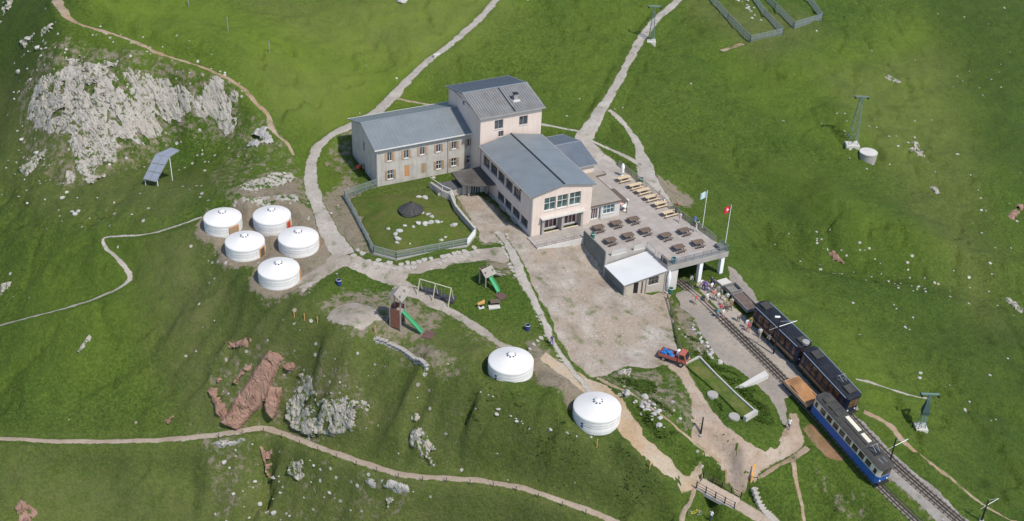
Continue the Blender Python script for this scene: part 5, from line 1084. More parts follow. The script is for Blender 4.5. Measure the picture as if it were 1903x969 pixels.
# ================================================================ playground
def plank_roof(par, w_, l, z, rise, mat, ov=.25):
    for s_ in (-1, 1):
        n = 6
        for i in range(n):
            a = i / n; b = (i + 1) / n - .015; m = MB(); x0, x1 = (w_ / 2 + ov) * a, (w_ / 2 + ov) * b; zf = lambda x: z + rise * (1 - x / (w_ / 2))
            m.loft([[(s_ * x0, -l / 2 - ov, zf(x0)), (s_ * x1, -l / 2 - ov, zf(x1)), (s_ * x1, -l / 2 - ov, zf(x1) + .06), (s_ * x0, -l / 2 - ov, zf(x0) + .06)], [(s_ * x0, l / 2 + ov, zf(x0)), (s_ * x1, l / 2 + ov, zf(x1)), (s_ * x1, l / 2 + ov, zf(x1) + .06), (s_ * x0, l / 2 + ov, zf(x0) + .06)]]); m.build('roof_board', mat, par)
M_SLIDE = pmat('green_plastic', (.06, .33, .14), .35, .08, 1, 8, .02, .01, 0, .5); M_REDW = pmat('red_brown_boards', (.20, .085, .06), .75, .2, 3, 20, .1)
def slide_tower(base, slide_end, s_, label, h_pl, h_top, flip=0, ramp=False):
    hd = heading(base, slide_end); t = empty('slide_tower', (base[0], base[1], gz(base[0], base[1])), hd, label, 'playground')
    w_ = 1.5 * s_; zb = h_pl
    for x in (-1, 1):
        for y in (-1, 1): m = MB(); m.box(x * w_ / 2 - .07, x * w_ / 2 + .07, y * w_ / 2 - .07, y * w_ / 2 + .07, -.4, h_top - .1); m.build('post', M_WOODG, t)
    for i in range(6): x = -w_ / 2 + w_ * i / 6; m = MB(); m.box(x + .01, x + w_ / 6 - .01, -w_ / 2, w_ / 2, zb - .06, zb); m.build('floor_board', M_WOODG, t)
    for sd in (-1, 1):
        for i in range(8): x = -w_ / 2 + .08 + (w_ - .16) * i / 8; m = MB(); m.box(x + .012, x + (w_ - .16) / 8 - .012, sd * (w_ / 2 + .08) - .025, sd * (w_ / 2 + .08) + .025, .1 if not ramp else zb, zb + .75); m.build('wall_board', M_REDW if not ramp else M_WOODD, t)
    for i in range(8): y = -w_ / 2 + .08 + (w_ - .16) * i / 8; m = MB(); m.box(-w_ / 2 - .1, -w_ / 2 - .05, y + .012, y + (w_ - .16) / 8 - .012, zb if ramp else .1, zb + .75); m.build('wall_board', M_REDW if not ramp else M_WOODD, t)
    plank_roof(t, w_ * 1.15, w_ * 1.1, h_top - .75 * s_, .75 * s_, M_WOODG, .3)
    L_ = math.hypot(slide_end[0] - base[0], slide_end[1] - base[1]); ze = gz(slide_end[0], slide_end[1]) - gz(base[0], base[1]) + .25
    m = MB(); pr = []
    for k in range(9):
        f = k / 8; x = w_ / 2 + (L_ - w_ / 2) * f; z = zb + (ze - zb) * (f if f < .85 else .85 + (f - .85) * .4 + .0) if f <= .85 else zb + (ze - zb) * .85 + (ze - zb) * .15 * (1 - (1 - (f - .85) / .15) ** 2)
        pr.append([(x, -.34, z + .25), (x, -.28, z + .25), (x, -.25, z + .02), (x, .25, z + .02), (x, .28, z + .25), (x, .34, z + .25), (x, .3, z - .05), (x, -.3, z - .05)])
    m.loft(pr); m.build('slide', M_SLIDE, t)
    m = MB(); m.box(L_ * .97, L_ * .97 + .08, -.3, -.2, ze - 1, ze); m.box(L_ * .97, L_ * .97 + .08, .2, .3, ze - 1, ze); m.build('slide_foot', M_STEEL, t)
    if ramp:
        for i in range(9):
            f = i / 9; m = MB(); y0 = w_ / 2 + .1 + f * 2.4; m.box(-.45, .45, y0, y0 + .2, zb * (1 - f) - .06, zb * (1 - f)); m.build('ramp_board', M_WOODG, t)
        for x in (-.5, .5): m = MB(); m.bar((x, w_ / 2 + .05, zb + .35), (x, w_ / 2 + 2.7, .3), .09, .12); m.build('ramp_rail', M_WOODG, t)
    else:
        m = MB(); m.bar((-w_ / 2 - .05, 0, zb), (-w_ / 2 - .9, 0, 0), .6, .08); m.build('climbing_board', M_WOODG, t)
    return t
def mat_pad(px, py, w_, l, rz, mt, label, group=None, name='safety_mat'):
    p = G(px, py); m = MB(); m.box(-w_ / 2, w_ / 2, -l / 2, l / 2, -.35, .11, .02); o = m.build(name, mt); o.location = (p[0], p[1], p[2] + 0); o.rotation_euler = (0, 0, rz); return tag(o, label, 'mat', group)
b1 = G(739, 604); e1_ = G(784, 621); slide_tower(b1, e1_, 1.0, 'tall wooden play tower with red-brown boards and a long green slide', 2.3, vheight(b1, 540))
b2 = G(903, 527); e2_ = G(926, 545); slide_tower(b2, e2_, .85, 'small wooden play tower with a ramp and short green slide', 1.6, vheight(b2, 498), ramp=True)
M_MATB = pmat('brown_rubber', (.125, .07, .06), .9, .15); M_MATK = pmat('black_rubber', (.05, .05, .058), .9, .25)
mat_pad(796, 623, 1.4, 1.7, heading(b1, e1_), M_MATB, 'brown rubber mat at the foot of the long slide'); mat_pad(931, 551, 1.3, 1.3, heading(b2, e2_), M_MATB, 'brown rubber mat at the foot of the short slide')
mat_pad(800, 539, 3.0, 1.9, -.3, M_MATK, 'black rubber mat under the swing seat nearer the plaza'); mat_pad(828, 551, 3.0, 2.1, -.3, M_MATK, 'black rubber mat under the swing seat nearer the small slide')
p0 = G(780, 544); p2 = G(838, 566); sw = empty('swing_set', (*((p0 + p2) / 2)[:2], gz(*((p0 + p2) / 2)[:2])), heading(p0, p2), 'pale wooden double swing frame over black mats', 'swing'); Ls = math.hypot(*(p2 - p0)[:2]); Hs = 2.5
M_LOG = pmat('pale_log', (.46, .43, .30), .8, .12, 2, 14)
m = MB(); m.tube((-Ls / 2, 0, Hs), (Ls / 2, 0, Hs), .08, n=8); m.build('top_beam', M_LOG, sw)
for x in (-Ls / 2, 0, Ls / 2):
    for y in (-1, 1): m = MB(); m.tube((x, y * 1.0, -.5), (x, 0, Hs), .075, n=8); m.build('leg', M_LOG, sw)
for x in (-Ls / 4, Ls / 4):
    m = MB(); m.box(x - .28, x + .28, -.12, .12, .5, .54); st = m.build('swing_seat', M_BLACKM, sw)
    for y in (-.25, .25): m = MB(); m.tube((x + y, 0, .5), (x + y, 0, Hs - .05), .015, n=4); m.build('chain', M_STEEL, st)
p = G(894, 571); sr = empty('spring_rider', tuple(p), .4, 'small orange spring rider in the playground grass', 'spring rider')
m = MB(); m.loft([[(-.5, -.12, .45), (.5, -.12, .55), (.5, .12, .55), (-.5, .12, .45)], [(-.55, -.14, .7), (.45, -.14, .75), (.45, .14, .75), (-.55, .14, .7)], [(-.3, -.1, .8), (.5, -.1, 1.1), (.5, .1, 1.1), (-.3, .1, .8)]]); m.build('body', M_ORA, sr)
m = MB(); [m.lathe([(.12, z), (.15, z + .04), (.12, z + .08)], 10) for z in np.arange(0, .4, .1)]; m.build('spring', M_BLACKM, sr); m = MB(); m.box(-.4, .4, -.4, .4, -.3, .04); m.build('base', M_CONCL, sr)
p = G(920, 566); st = empty('play_table', tuple(p), .2, 'small wooden play table on a stone pad near the short slide', 'table')
m = MB(); m.box(-.7, .7, -.45, .45, .5, .58); m.build('top', M_WOODD, st)
for x in (-.5, .5): m = MB(); m.box(x - .05, x + .05, -.3, .3, -.2, .5); m.build('leg', M_WOODD, st)
m = MB(); m.box(-1.0, .6, -.9, -.1, -.3, .07, .04); m.build('base', M_CONCL, st)
def bin_(px, py, col, label, group=None, z=None, s_=1.):
    p = G(px, py) if z is None else at_z(px, py, z); b_ = empty('litter_bin', tuple(p), 0, label, 'bin', group); m = MB(); m.lathe([(.28 * s_, -.05), (.32 * s_, .1), (.34 * s_, .85 * s_), (.30 * s_, .86 * s_), (.28 * s_, .5 * s_)], 14); m.build('drum', col, b_)
    m = MB(); m.lathe([(.35 * s_, .8 * s_), (.37 * s_, .84 * s_), (.35 * s_, .88 * s_)], 14, cap=False); m.build('rim', M_WHITE, b_)
M_BINB = pmat('blue_bin', (.03, .045, .17), .5, .1); M_BING = pmat('green_bin', (.03, .16, .11), .5, .1)
bin_(630, 530, M_BINB, 'blue litter bin beside the yurt track'); bin_(980, 614, M_BINB, 'blue litter bin near the flagstone path')
# retaining wall of dry stone along the playground edge
rw = empty('dry_stone_wall', (0, 0, 0), 0, 'curved dry stone retaining wall at the playground edge', 'wall')
q = resample([(*G(a, b)[:2], 0) for a, b in ((698, 631), (722, 640), (748, 652), (770, 668), (795, 690))], .55); M_DRY = rock_mat('dry_stone', (.33, .31, .285), (.46, .44, .41), (.2, .19, .17), .0)
for i in range(len(q) - 1):
    a, b = q[i], q[i + 1]; zt = max(gz(a[0], a[1]), gz(b[0], b[1])) + .2; an = math.atan2(b[1] - a[1], b[0] - a[0])
    for r in range(5):
        m = MB(); h = .34; l = .52; m.box(-l / 2 + rnd.uniform(0, .03), l / 2 - rnd.uniform(0, .03), -.22 + rnd.uniform(-.04, .04), .22, -h + .02, 0, .03); o = m.build('stone', M_DRY, rw); off = (.27 if r % 2 else 0)
        o.location = (a[0] + math.cos(an) * off, a[1] + math.sin(an) * off - r * .05, zt - r * h); o.rotation_euler = (0, 0, an)
    m = MB(); m.box(-.28, .28, -.3, .3, 0, .1, .02); o = m.build('coping', M_CONC, rw); o.location = ((a[0] + b[0]) / 2, (a[1] + b[1]) / 2, zt + .012); o.rotation_euler = (0, 0, an)
# ================================================================ terrace furniture
M_TBL = pmat('brown_table', (.16, .115, .085), .75, .2, 2, 16)
def picnic_table(mt, l=1.7, w_=1.1, blen=1.5):
    t = empty('picnic_table')
    for i in range(5): y = -w_ / 2 + w_ * i / 5; m = MB(); m.box(-l / 2, l / 2, y + .012, y + w_ / 5 - .012, .70, .75); m.build('table_plank', mt, t)
    for s_ in (-1, 1): m = MB(); m.box(-blen / 2, blen / 2, s_ * (w_ / 2 + .32) - .14, s_ * (w_ / 2 + .32) + .14, .42, .46); m.build('bench', mt, t)
    for x in (-l * .32, l * .32):
        m = MB()
        for s_ in (-1, 1): m.bar((x, s_ * (w_ / 2 + .3), 0), (x, s_ * .2, .7), .07, .09)
        m.box(x - .04, x + .04, -w_ / 2 - .45, w_ / 2 + .45, .36, .42); m.build('leg', mt, t)
    return t
TBL = ['in the row nearest the hall, at the parapet wall end', 'in the middle of the row nearest the hall', 'in the row nearest the hall, at the terrace rail end', 'in the second row from the hall, at the parapet wall end', 'in the middle of the second row from the hall', 'in the second row from the hall, at the terrace rail end', 'one row in from the front railing, on the shed side', 'one row in from the front railing, on the flagpole side', 'right behind the front railing, on the shed side', 'right behind the front railing, on the flagpole side']
proto = picnic_table(M_TBL); TB_ = [(1112, 429), (1145, 421), (1177, 414), (1134, 453), (1167, 444), (1199, 435), (1237, 444), (1271, 435), (1261, 466), (1297, 457)]
for i, (a, b) in enumerate(TB_):
    o = proto if i == 0 else copy_tree(proto); q = at_z(a, b, .02); o.location = (q[0], q[1], .02); o.rotation_euler = (0, 0, AZ + rnd.uniform(-.08, .08)); tag(o, 'dark brown picnic table ' + TBL[i], 'picnic table', 'brown picnic tables on the terrace')
pr2 = picnic_table(M_WOODL, 2.4, .75, 2.4)
for i, (a, b) in enumerate([(1159, 337), (1180, 350), (1194, 360), (1210, 372), (1227, 384), (1243, 401)]):
    o = pr2 if i == 0 else copy_tree(pr2); q = at_z(a, b, .02); o.location = (q[0], q[1], .02); o.rotation_euler = (0, 0, AZ + .05); tag(o, ('first', 'second', 'third', 'fourth', 'fifth', 'sixth')[i] + ' long pale wooden table counting from the folded parasol along the rail', 'table', 'pale wooden tables along the terrace rail')
bin_(1294, 421, M_BING, 'green bin at the terrace rail beside the flagpoles', z=.02, s_=1.15); bin_(1191, 341, M_BING, 'green bin at the corner of the path fork', z=.02, s_=1.1); bin_(1101, 443, M_BING, 'green bin by the dark parapet wall', z=.02); bin_(1251, 489, pmat('teal_bin', (.02, .16, .19), .5, .1), 'teal bin at the terrace corner above the pier', z=.02); bin_(1246, 545, M_BING, 'green bin at the foot of the white figure', z=-4.4)
def bistro(px, py, top, label):
    q = at_z(px, py, .02); t = empty('bistro_table', tuple(q), 0, label, 'table', 'round tables by the kiosk'); m = MB(); m.lathe([(.5, .72), (.52, .75), (.5, .77)], 18); m.build('top', top, t); m = MB(); m.tube((0, 0, .02), (0, 0, .72), .05); m.lathe([(.28, 0), (.28, .05), (.06, .08)], 12); m.build('pedestal', M_WHITE, t)
M_PINKT = pmat('pink_top', (.75, .45, .42), .5, .1); bistro(1153, 387, M_PINKT, 'small pink-topped round table beside the kiosk'); bistro(1160, 391, M_WHITE, 'small white round table beside the pink one'); bistro(1162, 380, M_WHITE, 'small white round table under the kiosk side canopy')
def parasol_closed(p, h, label, col):
    t = empty('closed_parasol', tuple(p), 0, label, 'parasol'); m = MB(); m.tube((0, 0, -.1), (0, 0, h), .05); m.build('pole', M_WHITE, t)
    m = MB(); m.lathe([(.12, h * .22), (.3, h * .3), (.27, h * .55), (.34, h * .68), (.2, h * .9), (.03, h)], 10); sm(m.build('canopy', col, t)); m = MB(); m.lathe([(.32, -.1), (.32, .08)], 14); m.build('base', M_CONCL, t)
p = at_z(1240, 543, -4.35); parasol_closed(p, vheight(p, 503), 'tall white folded parasol against the shed corner', M_WHITE); p = at_z(1156, 327, .02); parasol_closed(p, 2.3, 'white folded parasol behind the long pale tables', M_WHITE)
# flags
def flagpole(px, py, top, col, label, wind, z=None):
    p = G(px, py) if z is None else at_z(px, py, z); h = vheight(p, top); t = empty('flagpole', tuple(p), 0, label, 'flagpole'); m = MB(); m.tube((0, 0, -.3), (0, 0, h), .07, .045, 8); m.build('pole', M_WHITE, t)
    m = MB(); rs = []
    for k in range(7): f = k / 6; x = .05 + .95 * f; d = .14 * math.sin(f * 6); rs.append([(-x, d, h - 1.25 - .35 * f), (-x, d + .015, h - 1.25 - .35 * f), (-x, d + .015, h - .12 - .3 * f), (-x, d, h - .12 - .3 * f)])
    m.loft(rs); m.build('flag', col, t); m = MB(); m.lathe([(.06, h), (.09, h + .06), (.02, h + .12)], 8); m.build('finial', M_STEEL, t); return t, h
flagpole(1305, 424, 355, pmat('pale_flag', (.55, .66, .66), .8, .1), 'tall white flagpole with a pale flag by the terrace rail', 0)
t, h = flagpole(1348, 452, 382, pmat('red_flag', (.62, .04, .05), .8, .1), 'tall white flagpole with a red flag at the terrace corner', 0)
m = MB(); m.box(-.72, -.28, -.06, .17, h - .86, h - .74); m.box(-.56, -.44, -.061, .171, h - 1.02, h - .58); m.build('flag_cross', M_WHITE, t)
p = G(1258, 400, -.2)
# ================================================================ railway
def at_track(T_, s):                         # point and heading at a distance along a track
    L_ = np.r_[0, np.cumsum(np.hypot(*np.diff(T_[:, :2], axis=0).T))]; p = np.array([np.interp(s, L_, T_[:, k]) for k in range(3)]); q = np.array([np.interp(s + .5, L_, T_[:, k]) for k in range(3)]); q0 = np.array([np.interp(s - .5, L_, T_[:, k]) for k in range(3)])
    d = q - q0; return p, math.atan2(d[1], d[0]), math.atan2(d[2], math.hypot(d[0], d[1]))
def near_track(T_, px, py):
    p = G(px, py); L_ = np.r_[0, np.cumsum(np.hypot(*np.diff(T_[:, :2], axis=0).T))]; return float(L_[np.argmin(np.hypot(T_[:, 0] - p[0], T_[:, 1] - p[1]))])
M_RAIL = pmat('rail_steel', (.105, .09, .08), .5, .2, 2, 10, .05, .01, .5); M_SLEEP = pmat('dark_sleeper', (.10, .085, .07), .9, .25, 2, 12)
M_TBED = pmat('track_bed', (.21, .185, .16), .95, .25, .8, 7, .3, .03, 0, .1, (.14, .12, .10), .5)
def track(T_, name, label):
    t = empty(name, (0, 0, 0), 0, label, 'railway track'); tx = np.gradient(T_[:, 0]); ty = np.gradient(T_[:, 1]); l = np.hypot(tx, ty); nx, ny = -ty / l, tx / l
    def rail(off, w_, h, nm, mt, z0=.0):
        m = MB(); rs = [[(T_[i, 0] + nx[i] * (off + o), T_[i, 1] + ny[i] * (off + o), T_[i, 2] + z) for o, z in ((-w_, z0), (w_, z0), (w_, h), (-w_, h))] for i in range(len(T_))]; m.loft(rs); m.build(nm, mt, t)
    rail(-.5, .05, .16, 'rail', M_RAIL); rail(.5, .05, .16, 'rail', M_RAIL); rail(0, .06, .2, 'rack_rail', M_RAIL)
    rail(0, .85, .03, 'track_bed', M_TBED, -.2)
    m = MB(); L_ = np.hypot(*np.diff(T_[:, :2], axis=0).T).sum()
    for s_ in np.arange(.4, L_ - .4, .7):
        p, h, pt = at_track(T_, s_); c, sn = math.cos(h), math.sin(h); m.add([(p[0] + c * a - sn * b, p[1] + sn * a + c * b, p[2] + z) for z in (-.05, .075) for a, b in ((-.11, -.85), (.11, -.85), (.11, .85), (-.11, .85))], [(3, 2, 1, 0), (4, 5, 6, 7), (0, 1, 5, 4), (1, 2, 6, 5), (2, 3, 7, 6), (3, 0, 4, 7)])
    tag(m.build('sleepers', M_SLEEP, t), kind='stuff'); return t
track(TA, 'railway_track', 'railway track with rack rail under the sand wagon and blue railcar'); track(TB, 'railway_track', 'railway track with rack rail under the dark blue train')
def on_track(o, T_, s):
    p, h, pt = at_track(T_, s); o.location = (p[0], p[1], p[2] + .17); o.rotation_euler = Euler((0, -pt, h), 'XYZ'); return o
def wheels(par, xs, r=.36, g=.5):
    for x in xs:
        for y in (-1, 1): m = MB(); m.tube((x, y * g - .06, r), (x, y * g + .06, r), r, n=14); m.build('wheel', M_BLACKM, par)
def strip(m, x0, x1, y, y1, z0, z1): m.box(x0, x1, min(y, y1), max(y, y1), z0, z1)
M_NAVY = pmat('navy_paint', (.012, .018, .045), .35, .1, 1, 8, .02, .01, 0, .5); M_BLUEP = pmat('blue_paint', (.025, .10, .33), .35, .1, 1, 8, .02, .01, 0, .5, (.02, .06, .2), .4); M_CREAM = pmat('cream_paint', (.66, .60, .47), .45, .08, 1, 8, .02, .01, 0, .4); M_GREYR = pmat('grey_carriage_roof', (.05, .048, .044), .8, .3, 1.2, 8, .15, .02, 0, .25, (.10, .094, .08), .5)
M_TGL = glass_mat('train_glass', (.03, .022, .02)); M_TGLB = glass_mat('brown_reflection_glass', (.06, .03, .016))  # brown of the second glass paints in tan reflections on the dark train
M_LITE = pmat('headlight_glass', (.8, .8, .75), .2, .02)
def body_ring(L_, w_, z0, z1, nose=.35, inset=0.):   # plan with tapered ends
    x, y = L_ / 2 - inset, w_ / 2 - inset; return [(-x, -y * .72), (-x + nose, -y), (x - nose, -y), (x, -y * .72), (x, y * .72), (x - nose, y), (-x + nose, y), (-x, y * .72)]
def railcar(L_, w_, low, up, roofm, glass, nwin, label, group=None, belt=1.75, zt=3.05, cabs=True, pantos=True, name='railcar', stripe=None):
    t = empty(name, (0, 0, 0), 0, label, 'train', group); P = lambda i=0.: body_ring(L_, w_, 0, 0, .4, i)
    m = MB(); m.prism(P(.0), .55, belt); m.build('lower_body', low, t)
    m = MB(); m.prism(P(.04), belt, zt); m.build('upper_body', up, t)
    m = MB(); rs = []
    for k in range(7):
        a = math.pi * k / 6; rs.append((math.cos(a), math.sin(a)))
    rings = []
    for x, sx, zf in ((-L_ / 2 - .05, .74, .7), (-L_ / 2 + .45, 1.0, 1.), (L_ / 2 - .45, 1.0, 1.), (L_ / 2 + .05, .74, .7)): rings.append([(x, -w_ / 2 * 1.04 * sx * c, zt + .0 + .34 * s_ * zf) for c, s_ in rs])
    m.loft(rings); sm(m.build('roof', roofm, t), 40)
    m = MB(); m.box(-L_ / 2 + .6, L_ / 2 - .6, -w_ * .36, w_ * .36, .2, .56); m.build('underframe', M_BLACKM, t)
    for x in (-L_ * .33, L_ * .33): b_ = empty('bogie'); b_.parent = t; bpy.data.objects.remove(b_); m = MB(); m.box(x - .95, x + .95, -.62, .62, .22, .5); bo = m.build('bogie', M_BLACKM, t); wheels(bo, (x - .65, x + .65))
    x0, x1 = -L_ / 2 + (1.5 if cabs else .6), L_ / 2 - (1.5 if cabs else .6); st = (x1 - x0) / nwin
    for sd in (-1, 1):
        y = sd * (w_ / 2 - .04)
        for i in range(nwin):
            a, b = x0 + st * i + st * .09, x0 + st * (i + 1) - st * .09; m = MB(); strip(m, a, b, y, y + sd * .035, belt + .12, zt - .18); wn = m.build('window', M_BLACKM if up is not M_CREAM else M_CREAM, t); m = MB(); strip(m, a + .05, b - .05, y, y + sd * .045, belt + .17, zt - .23); m.build('pane', glass, wn)
        if cabs:
            for a, b in ((-L_ / 2 + .5, -L_ / 2 + 1.1), (L_ / 2 - 1.1, L_ / 2 - .5)): m = MB(); strip(m, a, b, y, y + sd * .035, belt + .12, zt - .25); wn = m.build('cab_window', up, t); m = MB(); strip(m, a + .06, b - .06, y, y + sd * .045, belt + .18, zt - .3); m.build('pane', glass, wn)
            for a in (-L_ / 2 + 1.16, L_ / 2 - 1.46): m = MB(); strip(m, a, a + .3, sd * (w_ / 2), sd * (w_ / 2 + .02), .6, belt - .002); m.build('door', low, t)
    for sd in (-1, 1):
        x = sd * (L_ / 2 - .04)
        m = MB(); m.box(min(x, x + sd * .04), max(x, x + sd * .04), -w_ * .31, w_ * .31, belt + .15, zt - .2); wn = m.build('windscreen', M_BLACKM, t)
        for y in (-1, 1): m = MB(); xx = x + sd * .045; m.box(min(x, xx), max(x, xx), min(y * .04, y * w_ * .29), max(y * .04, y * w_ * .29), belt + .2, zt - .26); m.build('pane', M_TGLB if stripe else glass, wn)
        for y in (-.6, .6): m = MB(); xx = x + sd * .05; m.tube((x, y, 1.0), (xx + sd * .06, y, 1.0), .12, n=10); m.build('headlight', M_LITE, t)
        m = MB(); m.box(min(x, x + sd * .35), max(x, x + sd * .35), -.9, .9, .45, .72, .04); m.build('buffer_beam', M_BLACKM, t)
    return t
# blue railcar
sa = near_track(TA, 1506, 769); sb = near_track(TA, 1634, 901); LB = sb - sa
rc = railcar(LB, 2.45, M_BLUEP, M_CREAM, M_GREYR, M_TGL, 8, 'blue and cream railcar with dark roof gear on the left track', belt=1.75); on_track(rc, TA, (sa + sb) / 2)
for i, x in enumerate((-LB * .40, -LB * .30, -LB * .22)): m = MB(); m.box(x - .42, x + .42, -.75, .75, 3.3, 3.52, .04); m.build('roof_resistor', M_GREYR, rc)
for x, l in ((-LB * .06, 2.6), (LB * .13, 1.5)): m = MB(); m.box(x - l / 2, x + l / 2, .1, .72, 3.33, 3.46, .03); m.build('roof_box', M_CREAM, rc, label='pale flat roof box')
m = MB(); m.box(-LB * .12, LB * .2, -.42, -.3, 3.34, 3.42); m.build('roof_walkway', M_BLACKM, rc)
def panto(par, x, z):
    m = MB(); m.box(x - .7, x + .7, -.5, .5, z, z + .08)
    p = m.build('pantograph_base', M_BLACKM, par); m = MB()
    for y in (-.45, .45): m.tube((x - .6, y, z + .08), (x + .5, y * .6, z + .45), .025, n=5); m.tube((x + .5, y * .6, z + .45), (x - .4, y * .8, z + .8), .025, n=5)
    m.tube((x - .4, -.7, z + .8), (x - .4, .7, z + .8), .03, n=5); m.build('pantograph', M_STEEL, p)
panto(rc, LB * .29, 3.34)
for y in (-1, 1): m = MB(); m.tube((LB * .36, y * .35, 3.3), (LB * .44, y * .35, 3.4), .06, n=6); m.build('horn', M_STEEL, rc)
# dark train of two cars
sa = near_track(TB, 1399, 594); sc_ = near_track(TB, 1487, 681); sb = near_track(TB, 1578, 774)
for k, (a, b, lb) in enumerate(((sa, sc_ - .15, 'dark blue train car next to the open wagons'), (sc_ + .15, sb, 'dark blue train car with lit-up cab end facing down the line'))):
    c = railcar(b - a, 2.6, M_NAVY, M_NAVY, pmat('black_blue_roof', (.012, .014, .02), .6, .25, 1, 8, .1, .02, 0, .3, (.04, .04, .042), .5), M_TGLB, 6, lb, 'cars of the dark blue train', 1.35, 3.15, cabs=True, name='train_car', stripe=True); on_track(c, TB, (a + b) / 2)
    Lc = b - a
    for y in (-1, 1): m = MB(); m.box(-Lc / 2 + .45, Lc / 2 - .45, y * 1.27 - .07, y * 1.27 + .07, 3.12, 3.24); m.build('roof_gutter', pmat('light_blue_trim', (.22, .27, .34), .45, .1), c)
    for y in (-1, 1): m = MB(); yy = y * 1.3; m.box(-Lc / 2 + .5, Lc / 2 - .5, min(yy, yy + y * .02), max(yy, yy + y * .02), .75, 1.15); m.build('side_band', pmat('tan_band', (.30, .17, .075), .5, .2), c)
    for x in ((-Lc * .33, Lc * .36) if k else (-Lc * .38, Lc * .42)): m = MB(); m.box(x - .7, x + .7, -.7, .7, 3.46, 3.72, .06); m.build('roof_unit', M_GREYR, c)
    if k: panto(c, Lc * .2, 3.46)
    else: m = MB(); m.lathe([(.5, 3.45), (.52, 3.8), (.3, 3.85)], 14, c=(Lc * .47, 0)); m.build('roof_fan', M_FRAMEG, c)
# open wagons ahead of it
M_RUST = pmat('rusty_brown', (.135, .10, .085), .85, .25, 1.5, 10, .1); M_GREYW = pmat('grey_wagon', (.21, .20, .185), .7, .2, 1.5, 10, .08)
def open_wagon(a, b, label, side, fill=None, T_=TB, w_=2.1, hs=.55, matw=None):
    L_ = b - a; t = empty('open_wagon', (0, 0, 0), 0, label, 'wagon'); mw = matw or M_GREYW
    m = MB(); m.box(-L_ / 2, L_ / 2, -w_ / 2, w_ / 2, .7, .85); m.build('floor', mw, t); m = MB(); m.box(-L_ / 2 + .2, L_ / 2 - .2, -.6, .6, .3, .7); m.build('chassis', M_BLACKM, t); wheels(t, (-L_ * .3, L_ * .3))
    for y in (-1, 1): m = MB(); m.box(-L_ / 2, L_ / 2, y * (w_ / 2 - .06) - .06, y * (w_ / 2 - .06) + .06, .852, .85 + hs); m.build('side_board', mw, t)
    for x in (-1, 1): m = MB(); m.box(x * (L_ / 2 - .06) - .06, x * (L_ / 2 - .06) + .06, -w_ / 2 + .125, w_ / 2 - .125, .852, .85 + hs); m.build('end_board', mw, t)
    if fill:
        n = 22; X, Y = np.meshgrid(np.linspace(-L_ / 2 + .13, L_ / 2 - .13, n), np.linspace(-w_ / 2 + .13, w_ / 2 - .13, 14)); Z = .85 + hs * .6 + fill[1] * np.exp(-((X + L_ * .12) / (L_ * .28)) ** 2 - (Y / (w_ * .42)) ** 2) + .12 * fbm(X * 2, Y * 2, 9, 4) - .12 * sstep(L_ * .05, L_ * .2, X) * sstep(L_ * .4, L_ * .2, X)
        idx = np.arange(X.size).reshape(X.shape); fs = [(idx[j, i], idx[j, i + 1], idx[j + 1, i + 1], idx[j + 1, i]) for j in range(13) for i in range(n - 1)]; m = MB(); m.add(np.stack([X, Y, Z], -1).reshape(-1, 3).tolist(), [tuple(map(int, f)) for f in fs]); sm(m.build('load', fill[0], t), 60)
    return on_track(t, T_, (a + b) / 2)
w0 = near_track(TB, 1341, 535); w1 = near_track(TB, 1364, 557); w2 = near_track(TB, 1393, 588)
open_wagon(w0, w1 - .1, 'small grey open wagon with an empty dark bed', 0, None); open_wagon(w1 + .1, w2, 'grey-brown open wagon coupled to the dark blue train', 0, (M_RUST, .05), hs=.4)
p, h, pt = at_track(TB, w0 - 1.0); m = MB(); m.box(-.8, .8, -.9, .9, -.3, 1.1, .05); o = m.build('buffer_block', M_CONCL); o.location = tuple(p); o.rotation_euler = (0, 0, h); tag(o, 'pale concrete block at the head of the wagons', 'block')
s0 = near_track(TA, 1463, 716); s1 = near_track(TA, 1503, 764); M_SANDL = pmat('brown_sand_load', (.36, .19, .09), .95, .2, 1.2, 6, .3, .04, 0, .1, (.22, .11, .05), .5)
open_wagon(s0, s1 - .25, 'flat wagon heaped with brown sand coupled to the blue railcar', 0, (M_SANDL, 1.0), TA, 2.5, .3, pmat('sandy_wagon_boards', (.42, .27, .16), .8, .15))
# overhead line masts
def mast(px, py, top, arm, label, lamp=False, arm_h=.75, mat=None):
    p = G(px, py); h = vheight(p, top); t = empty('line_mast', tuple(p), 0, label, 'mast'); m = MB(); m.tube((0, 0, -.5), (0, 0, h), .13, .09, 8); m.build('pole', mat or M_BLACKM, t)
    if arm: m = MB(); m.tube((0, 0, h * arm_h), (arm[0], arm[1], h * arm_h + .5), .035, n=6); m.tube((0, 0, h * arm_h + .9), (arm[0] * .9, arm[1] * .9, h * arm_h + .52), .025, n=5); m.tube((0, 0, h * arm_h), (-arm[0] * .5, -arm[1] * .5, h * arm_h - .3), .03, n=5); m.build('arm', M_STEEL, t)
    if lamp: m = MB(); m.box(-.75, -.05, -.16, .16, h - .02, h + .14, .04); m.build('lamp_head', M_WHITE, t)
    m = MB(); m.lathe([(.3, -.3), (.3, .08), (.2, .12)], 10); m.build('footing', M_CONC, t); return t
mast(1437, 659, 590, (2.6, .9), 'dark line mast with white lamp beside the dark blue train', True); mast(1650, 872, 815, (1.9, .9), 'dark line mast with arm between the lower tracks'); mast(1824, 968, 930, (1.6, .8), 'dark line mast at the lower end of the tracks'); mast(1302, 808, 776, None, 'short black lamp post on the dirt road bend')
